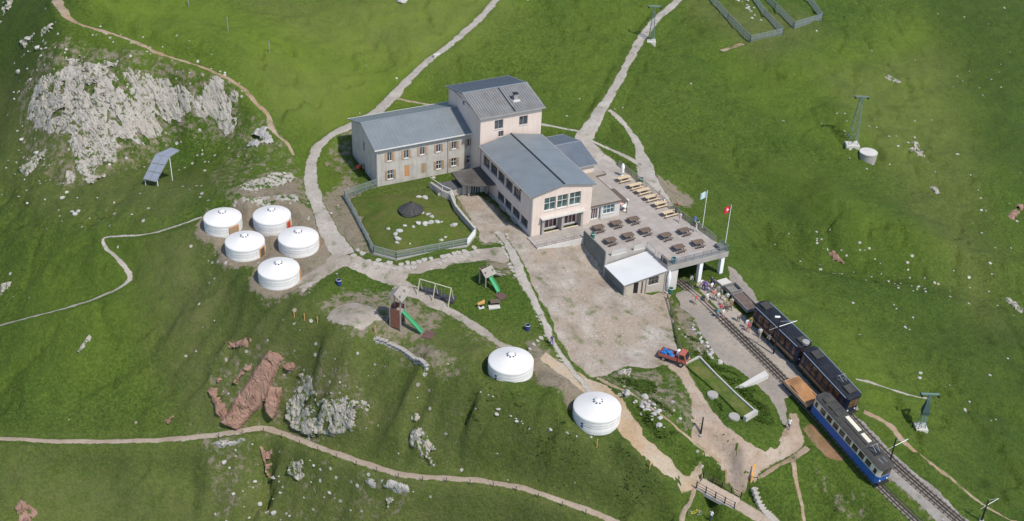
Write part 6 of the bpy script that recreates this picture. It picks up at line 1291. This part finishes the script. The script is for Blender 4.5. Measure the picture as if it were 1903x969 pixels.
# ================================================================ truck
tp = G(1252, 672); tk = empty('dump_truck', (tp[0], tp[1], tp[2] + .06), -.45, 'small red dump truck loaded with blue sacks on the gravel yard', 'truck'); M_TRED = pmat('truck_red', (.40, .11, .075), .5, .12, 1, 8, .03, .01, 0, .4); M_SACK = pmat('blue_tarp', (.03, .16, .42), .5, .2, 2, 8, .3, .05)
m = MB(); m.box(-2.0, 1.9, -.45, .45, .45, .62); m.build('chassis', M_BLACKM, tk)
m = MB(); m.loft([[(.75, -.8, .6), (1.95, -.8, .6), (1.95, .8, .6), (.75, .8, .6)], [(.75, -.8, 1.25), (1.95, -.78, 1.2), (1.95, .78, 1.2), (.75, .8, 1.25)], [(.78, -.74, 1.95), (1.55, -.72, 1.95), (1.55, .72, 1.95), (.78, .74, 1.95)]]); cb = m.build('cab', M_TRED, tk)
m = MB(); m.add([(1.97, -.68, 1.28), (1.97, .68, 1.28), (1.62, .64, 1.88), (1.62, -.64, 1.88)], [(0, 1, 2, 3)]); m.build('windscreen', M_GLASS, cb)
for y in (-1, 1): m = MB(); m.add([(.9, y * .815, 1.25), (1.75, y * .805, 1.25), (1.5, y * .755, 1.85), (.9, y * .765, 1.85)], [(0, 1, 2, 3)]); m.build('side_window', M_GLASS, cb)
m = MB(); m.box(-2.0, .6, -.85, .85, .7, .8); m.build('bed', M_TRED, tk)
for y in (-1, 1): m = MB(); m.box(-2.0, .6, y * .82 - .03, y * .82 + .03, .802, 1.15); m.build('side_board', M_TRED, tk)
m = MB(); m.box(-2.05, -2.002, -.8, .8, .802, 1.15); m.build('tailgate', M_TRED, tk)
for i, (x, y, s_) in enumerate(((-1.4, -.3, .55), (-.8, .3, .6), (-.3, -.3, .5), (-1.5, .4, .45))): o = put(bmesh_for(i, M_SACK), 'sack', tk); o.location = (x, y, 1.05); o.scale = (s_, s_ * .8, s_ * .7)
m = MB(); m.box(.2, .58, .2, .7, .802, 1.75, .06); m.build('white_canister', M_WHITE, tk)
for x in (-1.25, 1.25):
    for y in (-1, 1): m = MB(); m.tube((x, y * .72 - .12, .38), (x, y * .72 + .12, .38), .38, n=16); wh = m.build('wheel', M_BLACKM, tk); m = MB(); m.tube((x, y * .845, .38), (x, y * .855, .38), .2, n=12); m.build('rim', M_STEEL, wh)
for y in (-.55, .55): m = MB(); m.tube((1.94, y, .85), (1.99, y, .85), .11, n=10); m.build('headlight', M_LITE, tk)
# ================================================================ turf-roofed bunker, slabs, tank, pylons
rim = [G(a, b) for a, b in ((1274, 680), (1299, 667), (1330, 700), (1366, 735), (1405, 770), (1383, 783))]
bk = empty('turf_roof_bunker', (0, 0, 0), 0, 'sunken turf-roofed bunker with pale concrete edging on the green mound', 'bunker'); sheet('concrete_slab_roof', GM['turfroof'], 'grass roof of the sunken bunker', 'turf roof', .3, .05); tr = bpy.data.objects['concrete_slab_roof']; tr.name = 'turf_roof'; tr.parent = bk
for kk in ('label', 'category', 'kind'): del tr[kk]
for a, b, hh in zip(rim[:-1], rim[1:], (.5, .45, .45, .45, .9)):
    m = MB(); m.bar((a[0], a[1], a[2] + .25), (b[0], b[1], b[2] + .25), .18 if hh < .8 else .5, hh); m.build('edging', pmat('mossy_edging', (.44, .42, .37), .9, .15), bk)
for (a, b, r, lb_) in ((1324, 735, .75, 'midway along the bunker edge'), (1364, 776, .75, 'next to the thick end block of the bunker')):
    p = G(a, b); s_ = empty('manhole_shaft', tuple(p), 0, 'round concrete shaft cover ' + lb_, 'shaft', 'round shafts by the bunker'); m = MB(); m.lathe([(r, -.6), (r, .2), (r * .96, .24)], 24); m.build('ring', M_CONC, s_); m = MB(); m.lathe([(r * .9, .23), (r * .9, .28)], 24); m.build('lid', M_CONC, s_)
def slab(px, name, h, mt, label, cat='slab'):
    P = [G(a, b) for a, b in px]; z = max(p[2] for p in P) + .05; m = MB(); c = np.mean(P, 0); Q = [(p[0] - c[0], p[1] - c[1]) for p in P]
    m.loft([[(x, y, -.6) for x, y in Q], [(x, y, h) for x, y in Q]]); o = m.build(name, mt); o.location = (c[0], c[1], z); return tag(o, label, cat)
slab(((1366, 722), (1420, 696), (1427, 706), (1380, 722)), 'concrete_ramp', .06, M_CONCL, 'pale concrete slab ramp from the mound to the platform')
p = G(1611, 297); tn = empty('water_tank', tuple(p), 0, 'round concrete water tank in the right meadow', 'tank'); m = MB(); r = 16.5 * mpp(p); m.lathe([(r * .97, -.8), (r, 1.3), (r * 1.03, 1.35), (r * 1.03, 1.55), (r * .98, 1.6)], 28, cap=False); sm(m.build('drum', M_CONC, tn)); m = MB(); m.lathe([(r * .99, 1.5), (r * .99, 1.62), (.05, 1.72)], 28); m.build('cover', M_CONCL, tn)
M_PYL = pmat('faded_green_steel', (.17, .225, .205), .6, .15)
def lattice(px, py, top, w_, label, mat, head=None, legs=True):
    p = G(px, py); h = vheight(p, top); t = empty('lift_pylon', tuple(p), 0, label, 'pylon'); c = [(-1, -1), (1, -1), (1, 1), (-1, 1)]
    for x, y in c: m = MB(); m.tube((x * w_, y * w_, -.5), (x * w_ * .22, y * w_ * .22, h), .045, n=5); m.build('leg', mat, t)
    m = MB(); n = 6
    for k in range(n):
        f0, f1 = k / n, (k + 1) / n; w0, w1 = w_ * (1 - .78 * f0), w_ * (1 - .78 * f1)
        for i in range(4): a, b = c[i], c[(i + 1) % 4]; m.tube((a[0] * w0, a[1] * w0, h * f0), (b[0] * w1, b[1] * w1, h * f1), .03, n=4); m.tube((a[0] * w1, a[1] * w1, h * f1), (b[0] * w1, b[1] * w1, h * f1), .03, n=4)
    m.build('bracing', mat, t); m = MB(); m.box(-1.2, 1.2, -.12, .12, h - .1, h + .12); m.build('crossarm', mat, t)
    for x in (-1.1, 1.1): m = MB(); m.tube((x, -.35, h - .2), (x, .35, h - .2), .16, n=10); m.build('sheave', M_BLACKM, t)
    m = MB(); m.box(-w_ - .3, w_ + .3, -w_ - .3, w_ + .3, -.8, .25, .05); m.build('footing', M_CONCL, t)
    return t, h
lattice(1583, 268, 180, .9, 'pale green lattice lift pylon beside the round water tank', M_PYL)
lattice(1210, 77, 12, .55, 'slim lattice lift pylon beside the upper meadow path', M_PYL)
t, h = lattice(1711, 795, 733, .5, 'lift pylon with dark green cabin on a white footing', M_GREENM); m = MB(); m.loft([[(-.42, -.38, h * .42), (.42, -.38, h * .42), (.42, .38, h * .42), (-.42, .38, h * .42)], [(-.5, -.45, h * .52), (.5, -.45, h * .52), (.5, .45, h * .52), (-.5, .45, h * .52)], [(-.18, -.18, h * .82), (.18, -.18, h * .82), (.18, .18, h * .82), (-.18, .18, h * .82)]]); m.build('cabin', pmat('dark_green_paint', (.055, .095, .085), .6, .15), t)
# solar panel on stilts
p = G(296, 345); sp = empty('solar_panel', tuple(p), .75, 'tilted solar panel array on pale stilts in the left meadow', 'solar panel'); M_PV = pmat('solar_cells', (.27, .29, .33), .4, .1, 2, 12, .0, .01, .2, .6)
a3 = [np.array(at_z(a, b, p[2] + z)) - p for a, b, z in ((267, 333, .9), (290, 338, .9), (315, 292, 3.9), (289, 288, 3.9), (333, 280, 4.5), (318, 275, 4.5))]; iv = Matrix.Rotation(-.75, 3, 'Z'); Q = [iv @ Vector(q) for q in a3]
def pv(A, B, C, D, n):
    nv = (B - A).cross(D - A).normalized() * .06
    for i in range(n):
        for j in range(2):
            f = lambda s_, t_: A.lerp(B, s_).lerp(D.lerp(C, s_), t_); s0_, s1_, t0_, t1_ = j / 2 + .012, (j + 1) / 2 - .012, i / n + .01, (i + 1) / n - .01
            q4 = [f(s0_, t0_), f(s1_, t0_), f(s1_, t1_), f(s0_, t1_)]; m = MB(); m.loft([[tuple(q) for q in q4], [tuple(q + nv) for q in q4]]); m.build('panel', M_PV, sp)
pv(Q[0], Q[1], Q[2], Q[3], 3); pv(Q[3], Q[2], Q[4], Q[5], 1)
fr = MB()
for a, b in ((0, 1), (1, 2), (2, 4), (4, 5), (5, 3), (3, 0), (3, 2)): fr.bar(Q[a], Q[b], .1, .1)
fr.build('frame', M_STEEL, sp)
c_, s_ = math.cos(.75), math.sin(.75)
for q in (Q[0].lerp(Q[3], .08), Q[1].lerp(Q[2], .08), Q[3], Q[2]):
    gx_, gy_ = p[0] + q.x * c_ - q.y * s_, p[1] + q.x * s_ + q.y * c_; m = MB(); m.tube(tuple(q), (q.x, q.y, gz(gx_, gy_) - p[2] - .3), .06, n=6); m.build('leg', M_WHITE, sp)
# upper fenced pens
def pen(px, label, closed=False):
    t = empty('fenced_pen', (0, 0, 0), 0, label, 'fence'); P = [tuple(G(a, b)) for a, b in px]; mesh_fence(t, P, 1.5, pmat('grey_mesh', (.26, .30, .29), .6, .1), 2.2, .06); return t
pen(((1308, -12), (1352, 38), (1394, 80), (1454, 66), (1420, 30), (1390, -12)), 'long mesh-fenced pen with white stones beside the upper meadow path'); pen(((1405, -12), (1440, 18), (1475, 54), (1527, 38), (1490, -12)), 'mesh-fenced pen with grassy floor right of the stony pen')
# snow posts on the meadow
for a, b, c in ((424, 58, 33), (501, 98, 77), (351, 12, -8)):
    p = G(a, b); h = vheight(p, c); t = empty('marker_post', tuple(p), 0, 'thin grey marker post in the upper left meadow', 'post', 'thin posts in the upper meadow'); m = MB(); m.tube((0, 0, -.3), (0, 0, h), .07, n=6); m.build('pole', M_STEEL, t); m = MB(); m.lathe([(.08, h), (.09, h + .08), (.02, h + .12)], 8); m.build('cap', M_STEEL, t)
p = G(748, 3); o = boulder(p, 1.1, M_BOUL, 'single white boulder on the top meadow', None); p = G(811, 105); m = MB(); m.box(-.7, .7, -.25, .25, -.2, .45, .03); o = m.build('stone_bench', M_CONCL); o.location = tuple(p); o.rotation_euler = (0, 0, .8); tag(o, 'pale stone bench beside the climbing hotel path', 'bench')
# path-side posts with rope along the valley footpath
vp, _ = RW['valley_path']; pr_ = None; k = 0
for i in range(0, len(vp), 9):
    x, y = vp[i][:2]; px_, _py = pix((x, y, gz(x, y)))
    if px_ < 380 or px_ > 1130: continue
    j = min(i + 1, len(vp) - 1); h_ = math.atan2(vp[j][1] - vp[j - 1][1], vp[j][0] - vp[j - 1][0]); x += math.sin(h_) * .75; y -= math.cos(h_) * .75
    if pr_ is None:
        t = empty('path_post'); m = MB(); m.tube((0, 0, -.3), (0, 0, .95), .06, n=6); m.build('stake', M_WOODD, t); m = MB(); m.lathe([(.07, .9), (.07, .97), (.02, 1.0)], 6); m.build('cap', M_STEEL, t); pr_ = t
    else: t = copy_tree(pr_)
    t.location = (x, y, gz(x, y)); tag(t, 'short dark wooden post beside the valley footpath', 'post', 'posts along the valley footpath'); k += 1
# yard edge fence, small bridge, steps, bicycle
ye = empty('yard_fence', (0, 0, 0), 0, 'dark low rail fence between gravel yard and platform bank', 'fence'); P = [G(a, b) for a, b in ((1240, 556), (1250, 590), (1258, 630), (1268, 664))]
for a, b in zip(P[:-1], P[1:]):
    m = MB(); m.bar((*a[:2], a[2] + .75), (*b[:2], b[2] + .75), .08, .14); m.build('rail', M_WOODD, ye); m = MB(); m.bar((*a[:2], a[2] + .35), (*b[:2], b[2] + .35), .06, .1); m.build('rail', M_WOODD, ye)
for a in P: m = MB(); m.box(a[0] - .07, a[0] + .07, a[1] - .07, a[1] + .07, a[2] - .3, a[2] + .95); m.build('post', M_WOODD, ye)
ba = G(1300, 899); bb = G(1370, 937); br = empty('footbridge', tuple(ba), heading(ba, bb), 'small concrete footbridge with dark rail posts over the hollow', 'bridge'); Lb = math.hypot(*(bb - ba)[:2]); dz = bb[2] - ba[2]
def bz(x): return dz * x / Lb
n = int(Lb / .8)
for i in range(n): a, b = Lb * i / n + .01, Lb * (i + 1) / n - .01; m = MB(); m.loft([[(a, -1.0, bz(a) - .02), (b, -1.0, bz(b) - .02), (b, 1.0, bz(b) - .02), (a, 1.0, bz(a) - .02)], [(a, -1.0, bz(a) + .12), (b, -1.0, bz(b) + .12), (b, 1.0, bz(b) + .12), (a, 1.0, bz(a) + .12)]]); m.build('deck_slab', pmat('bridge_slab', (.40, .32, .255), .9, .12), br)
for y in (-1.0, 1.0): m = MB(); m.bar((0, y * 1.05, -.2), (Lb, y * 1.05, dz - .2), .22, .5); m.build('girder', M_CONC, br)
for y in (-1.05, 1.05):
    for z in (.55, 1.0): m = MB(); m.bar((0, y, z + .05), (Lb, y, dz + z + .05), .05, .05); m.build('rail', M_WOODD, br)
    for i in range(5): x = Lb * i / 4; m = MB(); m.box(x - .06, x + .06, y - .06, y + .06, bz(x) - .4, bz(x) + 1.12); m.build('post', M_BLACKM, br)
m = MB(); m.box(-.6, .4, -1.6, 1.6, -5, -.25); m.build('abutment', M_CONC, br); m = MB(); m.box(Lb - .5, Lb + .3, -1.2, 1.2, dz - 4, dz - .25); m.build('abutment', M_CONC, br)
m = MB(); m.box(1.2, Lb - 1.2, .9, 1.2, -6, -.5); m.build('passage_shade_panel', M_DARK, br)  # black panel painted in for the shade of the passage underneath
st = empty('stone_steps', (0, 0, 0), 0, 'flight of pale stone steps down the grass bank', 'steps'); a = G(1404, 908); b = G(1455, 985); hs = heading(a, b); n = 15
for i in range(n):
    f = i / n; x, y = a[0] + (b[0] - a[0]) * f, a[1] + (b[1] - a[1]) * f; m = MB(); m.box(-.25, .25, -.55, .55, -.4, .1, .03); o = m.build('step', M_FLAG, st); o.location = (x, y, gz(x, y) + .05); o.rotation_euler = (0, 0, hs + rnd.uniform(-.06, .06))
p = G(1396, 893); sg = empty('orange_marker', tuple(p), .3, 'orange hinged barrier pole at the top of the stone steps', 'barrier'); m = MB(); m.box(-.12, .12, -.12, .12, -.3, .9); m.build('post', M_ORA, sg); m = MB(); m.bar((0, 0, .8), (.7, .9, 1.7), .14, .16); m.build('arm', pmat('orange_signal', (.85, .32, .02), .5, .05), sg)
# bicycle leaning in the hollow
p = G(1291, 958); bc = empty('bicycle', (p[0], p[1], p[2] + .03), .12, 'yellow bicycle parked in the hollow by the bridge', 'bicycle'); M_YEL = pmat('yellow_paint', (.75, .62, .03), .4, .05)
def torus(m, c, r, t, n=20):
    for i in range(n): a0, a1 = 2 * math.pi * i / n, 2 * math.pi * (i + 1) / n; m.tube((c[0] + r * math.cos(a0), c[1], c[2] + r * math.sin(a0)), (c[0] + r * math.cos(a1), c[1], c[2] + r * math.sin(a1)), t, n=5, cap=False)
for x in (-.55, .55):
    m = MB(); torus(m, (x, 0, .36), .34, .03); wl_ = m.build('wheel', M_STEEL, bc); m = MB(); [m.tube((x, 0, .36), (x + .33 * math.cos(a), 0, .36 + .33 * math.sin(a)), .006, n=3) for a in np.arange(0, 6.2, .7)]; m.build('spokes', M_STEEL, wl_)
m = MB()
for a, b in (((-.55, .36), (-.1, .85)), ((-.1, .85), (.35, .88)), ((.35, .88), (0, .32)), ((0, .32), (-.1, .85)), ((-.55, .36), (0, .32)), ((.35, .95), (.55, .36))): m.tube((a[0], 0, a[1]), (b[0], 0, b[1]), .03, n=6)
m.build('frame', M_YEL, bc); m = MB(); m.box(-.25, .02, -.07, .07, .9, .96, .02); m.tube((-.1, 0, .85), (-.11, 0, .9), .02); m.build('saddle', M_BLACKM, bc); m = MB(); m.tube((.35, -.28, 1.0), (.35, .28, 1.0), .02); m.tube((.35, 0, .93), (.35, 0, 1.0), .02); m.build('handlebar', M_BLACKM, bc)
# orange stakes on the brink
for k, (a, b, c) in enumerate(((547, 590, 578), (566, 596, 584), (697, 618, 606), (1109, 832, 818), (1207, 872, 858), (590, 600, 590))):
    p = G(a, b); h = max(.7, vheight(p, c)); t = empty('marker_stake', tuple(p), 0, 'thin orange stake at the brink of the slope', 'stake', 'orange stakes along the brink'); m = MB(); m.tube((0, 0, -.3), (0, 0, h), .055, n=6); m.build('pole', M_ORA, t); m = MB(); m.lathe([(.07, h), (.08, h + .06), (.02, h + .1)], 6); m.build('cap', M_ORA, t)
# red kayak-like sledge and rubble beside the wing
p = G(667, 313); m = MB(); m.loft([[(-.9, 0, .2), (-.9, .02, .2), (-.9, .01, .25), (-.9, 0, .25)], [(-.4, -.3, .1), (-.4, .3, .1), (-.4, .28, .5), (-.4, -.28, .5)], [(.4, -.3, .1), (.4, .3, .1), (.4, .28, .5), (.4, -.28, .5)], [(.9, 0, .3), (.9, .02, .3), (.9, .01, .4), (.9, 0, .4)]]); o = m.build('rescue_sledge', pmat('orange_red', (.6, .11, .04), .5, .1)); o.location = tuple(p); o.rotation_euler = (0, .1, 1.2); tag(o, 'orange-red sledge lying beside the grey gable wall', 'sledge')
# ================================================================ people
def person_mesh(pose, seed):
    me = bpy.data.meshes.new('body_src'); v = []; e = []; rr = []
    def j(p, r, par=None):
        v.append(p); rr.append(r); i = len(v) - 1
        if par is not None: e.append((par, i))
        return i
    lean, st_, arm, sit = pose; hp = .93 if not sit else .5
    pel = j((0, 0, hp), .15); wa = j((lean * .3, 0, hp + .2), .13, pel); chs = j((lean * .7, 0, hp + .42), .155, wa); nk = j((lean, 0, hp + .58), .06, chs); hd = j((lean * 1.1 + .02, 0, hp + .70), .095, nk); tp_ = j((lean * 1.1 + .01, 0, hp + .80), .085, hd)
    for s_ in (-1, 1):
        if sit: kn = j((.42, s_ * .11, hp + .0), .075, j((.06, s_ * .1, hp - .02), .1, pel)); an = j((.45, s_ * .11, .1), .05, kn); j((.60, s_ * .12, .04), .045, an)
        else: hpj = j((0, s_ * .1, hp - .08), .105, pel); kn = j((.04 + st_ * s_ * .5, s_ * .1, .5), .07, hpj); an = j((st_ * s_, s_ * .1, .09), .048, kn); j((st_ * s_ + .15, s_ * .11, .035), .042, an)
        sh_ = j((lean * .85, s_ * .19, hp + .50), .07, chs); el = j((lean + .02 + arm * .12, s_ * .26, hp + .24), .048, sh_); wr_ = j((lean + .08 + arm * .3, s_ * (.24 - .06 * arm), hp + .04 + arm * .22), .036, el); j((lean + .11 + arm * .36, s_ * (.23 - .07 * arm), hp - .03 + arm * .24), .034, wr_)
    me.from_pydata(v, e, []); o = bpy.data.objects.new('tmp', me); COL.objects.link(o); md = o.modifiers.new('s', 'SKIN'); md.use_smooth_shade = True; md2 = o.modifiers.new('u', 'SUBSURF'); md2.levels = 1; md2.render_levels = 1
    for d_, r_ in zip(me.skin_vertices[0].data, rr): d_.radius = (r_, r_); d_.use_root = False
    me.skin_vertices[0].data[0].use_root = True
    dg = bpy.context.evaluated_depsgraph_get(); me2 = bpy.data.meshes.new_from_object(o.evaluated_get(dg)); bpy.data.objects.remove(o); me2.name = 'person'
    for nm in ('skin', 'shirt', 'trousers', 'hair', 'shoes'): me2.materials.append(PM[nm])
    mi = []
    for p in me2.polygons:
        c = p.center; k = 1
        if c.z > hp + .60: k = 3 if (c.z > hp + .745 or c.x < lean * 1.1 - .03) else 0
        elif c.z < (.09): k = 4
        elif c.z < hp - .01 and abs(c.y) < .19 or (sit and c.x > .12 and c.z < hp + .09): k = 2
        elif abs(c.y) > .2 and c.z < hp + .2 + arm * .2 or (arm > .5 and c.x > lean + .3): k = 0
        mi.append(k)
    me2.polygons.foreach_set('material_index', mi); me2.polygons.foreach_set('use_smooth', [True] * len(mi)); return me2
def attr_mat(name, attr):
    m, t, b = nodes(name); a = N(t, 'ShaderNodeAttribute', attribute_type='OBJECT', attribute_name=attr); c = mix(t, ramp(t, noise(t, objc(t), 9, 3), [(.35, .55), (.65, 0.)]), a.outputs['Color'], (.02, .02, .02), 'MULTIPLY') if False else mix(t, .12, a.outputs['Color'], mix(t, noise(t, objc(t), 9, 3), (.02, .02, .02), (.6, .6, .6)))
    t.links.new(c, b.inputs['Base Color']); b.inputs['Roughness'].default_value = .85; return m
PM = {'skin': pmat('skin', (.50, .31, .22), .6, .06), 'shirt': attr_mat('shirt_cloth', 'shirt_colour'), 'trousers': attr_mat('trouser_cloth', 'trouser_colour'), 'hair': attr_mat('hair', 'hair_colour'), 'shoes': pmat('shoes', (.04, .035, .03), .7, .1)}
POSE = [person_mesh(p, i) for i, p in enumerate(((.02, .12, .1, 0), (.05, .24, .5, 0), (.0, .05, .9, 0), (.08, .18, .2, 0)))]; SITM = person_mesh((.02, 0, .9, 1), 9)
CLR = {'white': (.75, .74, .72), 'purple': (.12, .07, .30), 'navy': (.03, .04, .12), 'blue': (.08, .18, .45), 'red': (.5, .04, .04), 'coral': (.62, .17, .12), 'grey': (.3, .3, .3), 'black': (.025, .025, .025), 'beige': (.52, .43, .32), 'yellow': (.75, .55, .05), 'pink': (.7, .38, .40), 'orange': (.65, .28, .08), 'brown': (.16, .09, .05), 'denim': (.10, .14, .24), 'khaki': (.30, .26, .16), 'teal': (.05, .25, .27)}
def person(px, py, shirt, tro, where, pose=0, face=0., z=None, sit=False, group='travellers near the train', hair=None, s_=1.):
    p = G(px, py) if z is None else at_z(px, py, z); o = put(SITM if sit else POSE[pose], 'person'); o.location = (p[0], p[1], p[2] + (.04 if z is None else 0)); o.rotation_euler = (0, 0, face); o.scale = (s_, s_, s_)
    o['shirt_colour'] = CLR[shirt]; o['trouser_colour'] = CLR[tro]; o['hair_colour'] = CLR[hair] if hair else rnd.choice([(.05, .03, .02), (.12, .07, .03), (.02, .02, .02), (.3, .2, .09)])
    return tag(o, f'person in {shirt} top and {tro} trousers {where}', 'person', group)
zr = 'by the wagons'
for a in ((1302, 537, 'white', 'beige', 'walking beside the white column', 1, 5.3), (1307, 539, 'purple', 'navy', 'standing by the white column', 0, 4.6), (1311, 541, 'purple', 'purple', 'standing close behind the crowd', 2, 5.0), (1321, 533, 'navy', 'navy', 'standing at the pale block', 0, 4.0), (1321, 543, 'white', 'denim', 'standing before the pale block', 2, 5.2), (1326, 538, 'navy', 'black', 'waiting next to the pale block', 0, 4.2),
          (1313, 558, 'black', 'white', 'stepping off the left track', 1, 5.6), (1312, 562, 'white', 'pink', 'following another off the left track', 3, 5.4), (1325, 557, 'coral', 'beige', 'in the middle of the platform crowd', 0, 5.0), (1333, 549, 'grey', 'khaki', 'in the platform crowd behind the coral top', 2, 4.5), (1333, 561, 'white', 'grey', 'in the platform crowd', 1, 5.4), (1339, 555, 'grey', 'black', 'leaning at the small open wagon', 3, 3.9), (1345, 571, 'beige', 'khaki', 'walking down the middle platform', 1, 5.4), (1350, 562, 'white', 'khaki', 'beside the open wagons', 0, 4.2), (1350, 578, 'khaki', 'brown', 'crouched group on the middle platform', 3, 5.0), (1356, 577, 'brown', 'brown', 'walking along the open wagons', 1, 5.5), (1358, 572, 'beige', 'brown', 'beside the second wagon', 2, 4.4),
          (1292, 566, 'red', 'beige', 'alone on the grey platform', 0, 5.6), (1333, 591, 'teal', 'grey', 'crossing the left track', 1, 5.2), (1338, 583, 'red', 'grey', 'crossing the left track with a friend', 0, 5.0), (1342, 592, 'white', 'pink', 'stepping over the rail', 3, 5.5), (1371, 598, 'beige', 'black', 'standing alone between the tracks', 0, 5.3), (1386, 611, 'white', 'white', 'bending at the first train car', 3, 5.1), (1395, 607, 'yellow', 'white', 'at the end of the first train car', 2, 4.1), (1389, 617, 'red', 'red', 'crouching by the red bag', 3, 5.1), (1411, 628, 'white', 'beige', 'beside the first train car', 0, 4.2), (1428, 640, 'beige', 'navy', 'at the blue train doors', 2, 4.0), (1296, 514, 'pink', 'white', 'under the terrace in the station', 0, 4.6), (1283, 530, 'grey', 'navy', 'in the shade at the station mouth', 1, 5.0)):
    person(a[0], a[1], a[2], a[3], a[4], a[5], a[6])
person(1465, 798, 'white', 'navy', 'walking past the sand wagon', 1, 1.2); person(1025, 642, 'navy', 'purple', 'walking on the flagstone path', 1, 5.1, group='walkers on the paths'); person(1320, 968, 'white', 'navy', 'near the bicycle in the hollow', 0, 1., group='walkers on the paths')
for a in ((1256, 401, 'navy', 'black', 'at the terrace rail', 0, 2.), (1263, 413, 'white', 'pink', 'walking by the terrace rail', 1, 4.), (1290, 419, 'blue', 'navy', 'standing beside the green terrace bin', 0, 1.), (1293, 431, 'pink', 'white', 'standing near the flagpole', 1, 3.), (1221, 372, 'pink', 'grey', 'sitting at a long pale table', 0, 3., 1), (1226, 366, 'grey', 'navy', 'sitting at the long tables facing the hall', 0, 3.2, 1), (1234, 381, 'white', 'beige', 'sitting at the end of a pale table', 0, 3., 1), (1257, 394, 'red', 'denim', 'leaning on the terrace rail', 3, .5), (1144, 398, 'orange', 'black', 'standing by the kiosk', 0, 5.)):
    person(a[0], a[1], a[2], a[3], a[4], a[5], a[6], z=.02, sit=len(a) > 7, group='guests on the terrace')
# ================================================================ tufts and weeds
def tufts(name, zones, mat, label, n, s0, s1, seed, cat='weeds'):
    rg = np.random.default_rng(seed); pts = []
    tot = sum(z[1] for z in zones)
    for poly, wgt in zones:
        P = GL(poly) if isinstance(poly, str) else poly; A_ = np.array([p[:2] for p in P]); x0, y0 = A_.min(0); x1, y1 = A_.max(0); k = int(n * wgt / tot)
        x = rg.uniform(x0, x1, k * 4); y = rg.uniform(y0, y1, k * 4); wx_ = x + 7 * fbm(x / 6, y / 6, seed + 5, 3); wy_ = y + 7 * fbm(x / 6 + 20, y / 6, seed + 6, 3); m = inside(wx_, wy_, P) & (fbm(x / 2.5, y / 2.5, seed, 3) > rg.uniform(-.9, .5, k * 4)) & (hz(x, y, BARE) < .6); q = np.c_[x[m], y[m]][:k]; pts.append(q)
    q = np.concatenate(pts); m_ = len(q); z = hz(q[:, 0], q[:, 1]); nb_ = 5 if n < 50000 else 2; vs = np.empty((m_, nb_, 3, 3)); s = s0 + (s1 - s0) * rg.random(m_) ** 2
    for b in range(nb_):
        a = rg.uniform(0, 6.28, m_); ln = rg.uniform(.35, 1., m_) * s; ca, sa = np.cos(a), np.sin(a); w_ = s * .34; hgt = s * rg.uniform(.5, 1.1, m_)
        bx, by = q[:, 0] + ca * s * .1, q[:, 1] + sa * s * .1
        vs[:, b, 0] = np.stack([bx - sa * w_, by + ca * w_, z - .03], 1); vs[:, b, 1] = np.stack([bx + sa * w_, by - ca * w_, z - .03], 1); vs[:, b, 2] = np.stack([bx + ca * ln, by + sa * ln, z + hgt], 1)
    V = vs.reshape(-1, 3); me = bpy.data.meshes.new(name); nf = len(V) // 3; me.vertices.add(len(V)); me.vertices.foreach_set('co', V.ravel()); me.loops.add(len(V)); me.loops.foreach_set('vertex_index', np.arange(len(V))); me.polygons.add(nf); me.polygons.foreach_set('loop_start', np.arange(0, len(V), 3)); me.update(); me.materials.append(mat)
    return tag(put(me, name), label, cat, kind='stuff')
def leaf_mat(name, a, b):
    m, t, bs = nodes(name); v = pos(t); c = mix(t, ramp(t, noise(t, v, .8, 5, .7), [(.3, 0.), (.7, 1.)]), a, b); c = mix(t, ramp(t, noise(t, v, 5, 2), [(.5, 0.), (.75, .6)]), c, [min(1, x * 1.6) for x in b]); t.links.new(c, bs.inputs['Base Color']); cx_ = N(t, 'ShaderNodeCombineXYZ'); cx_.inputs[2].default_value = 1.; t.links.new(cx_.outputs[0], bs.inputs['Normal']); bs.inputs['Roughness'].default_value = .9; bs.inputs['Specular IOR Level'].default_value = .15; return m
M_WEED = leaf_mat('weed_leaves', (.040, .085, .012), (.085, .14, .022)); M_TUFT = leaf_mat('grass_blades', (.075, .115, .02), (.15, .175, .04))
tufts('weed_cover', [("1285,600 1330,660 1372,692 1440,770 1455,800 1440,822 1410,825 1350,788 1300,720 1275,672 1290,662 1345,720 1400,775 1395,760 1300,655", 5), ("1110,705 1240,740 1350,880 1290,880 1180,800", 2), ("860,730 1060,800 1200,850 1290,890 1260,950 1000,900 870,850", .8), ("1000,560 1020,600 1060,680 1050,682 1010,610", .4)], M_WEED, 'leafy green weeds on the mound and slopes', 14000, .10, .3, 3)
tufts('grass_tufts', [("-10,-10 1913,-10 1913,985 -10,985", 1)], M_TUFT, 'grass tufts on the meadow slopes', 230000, .05, .15, 4, 'grass')
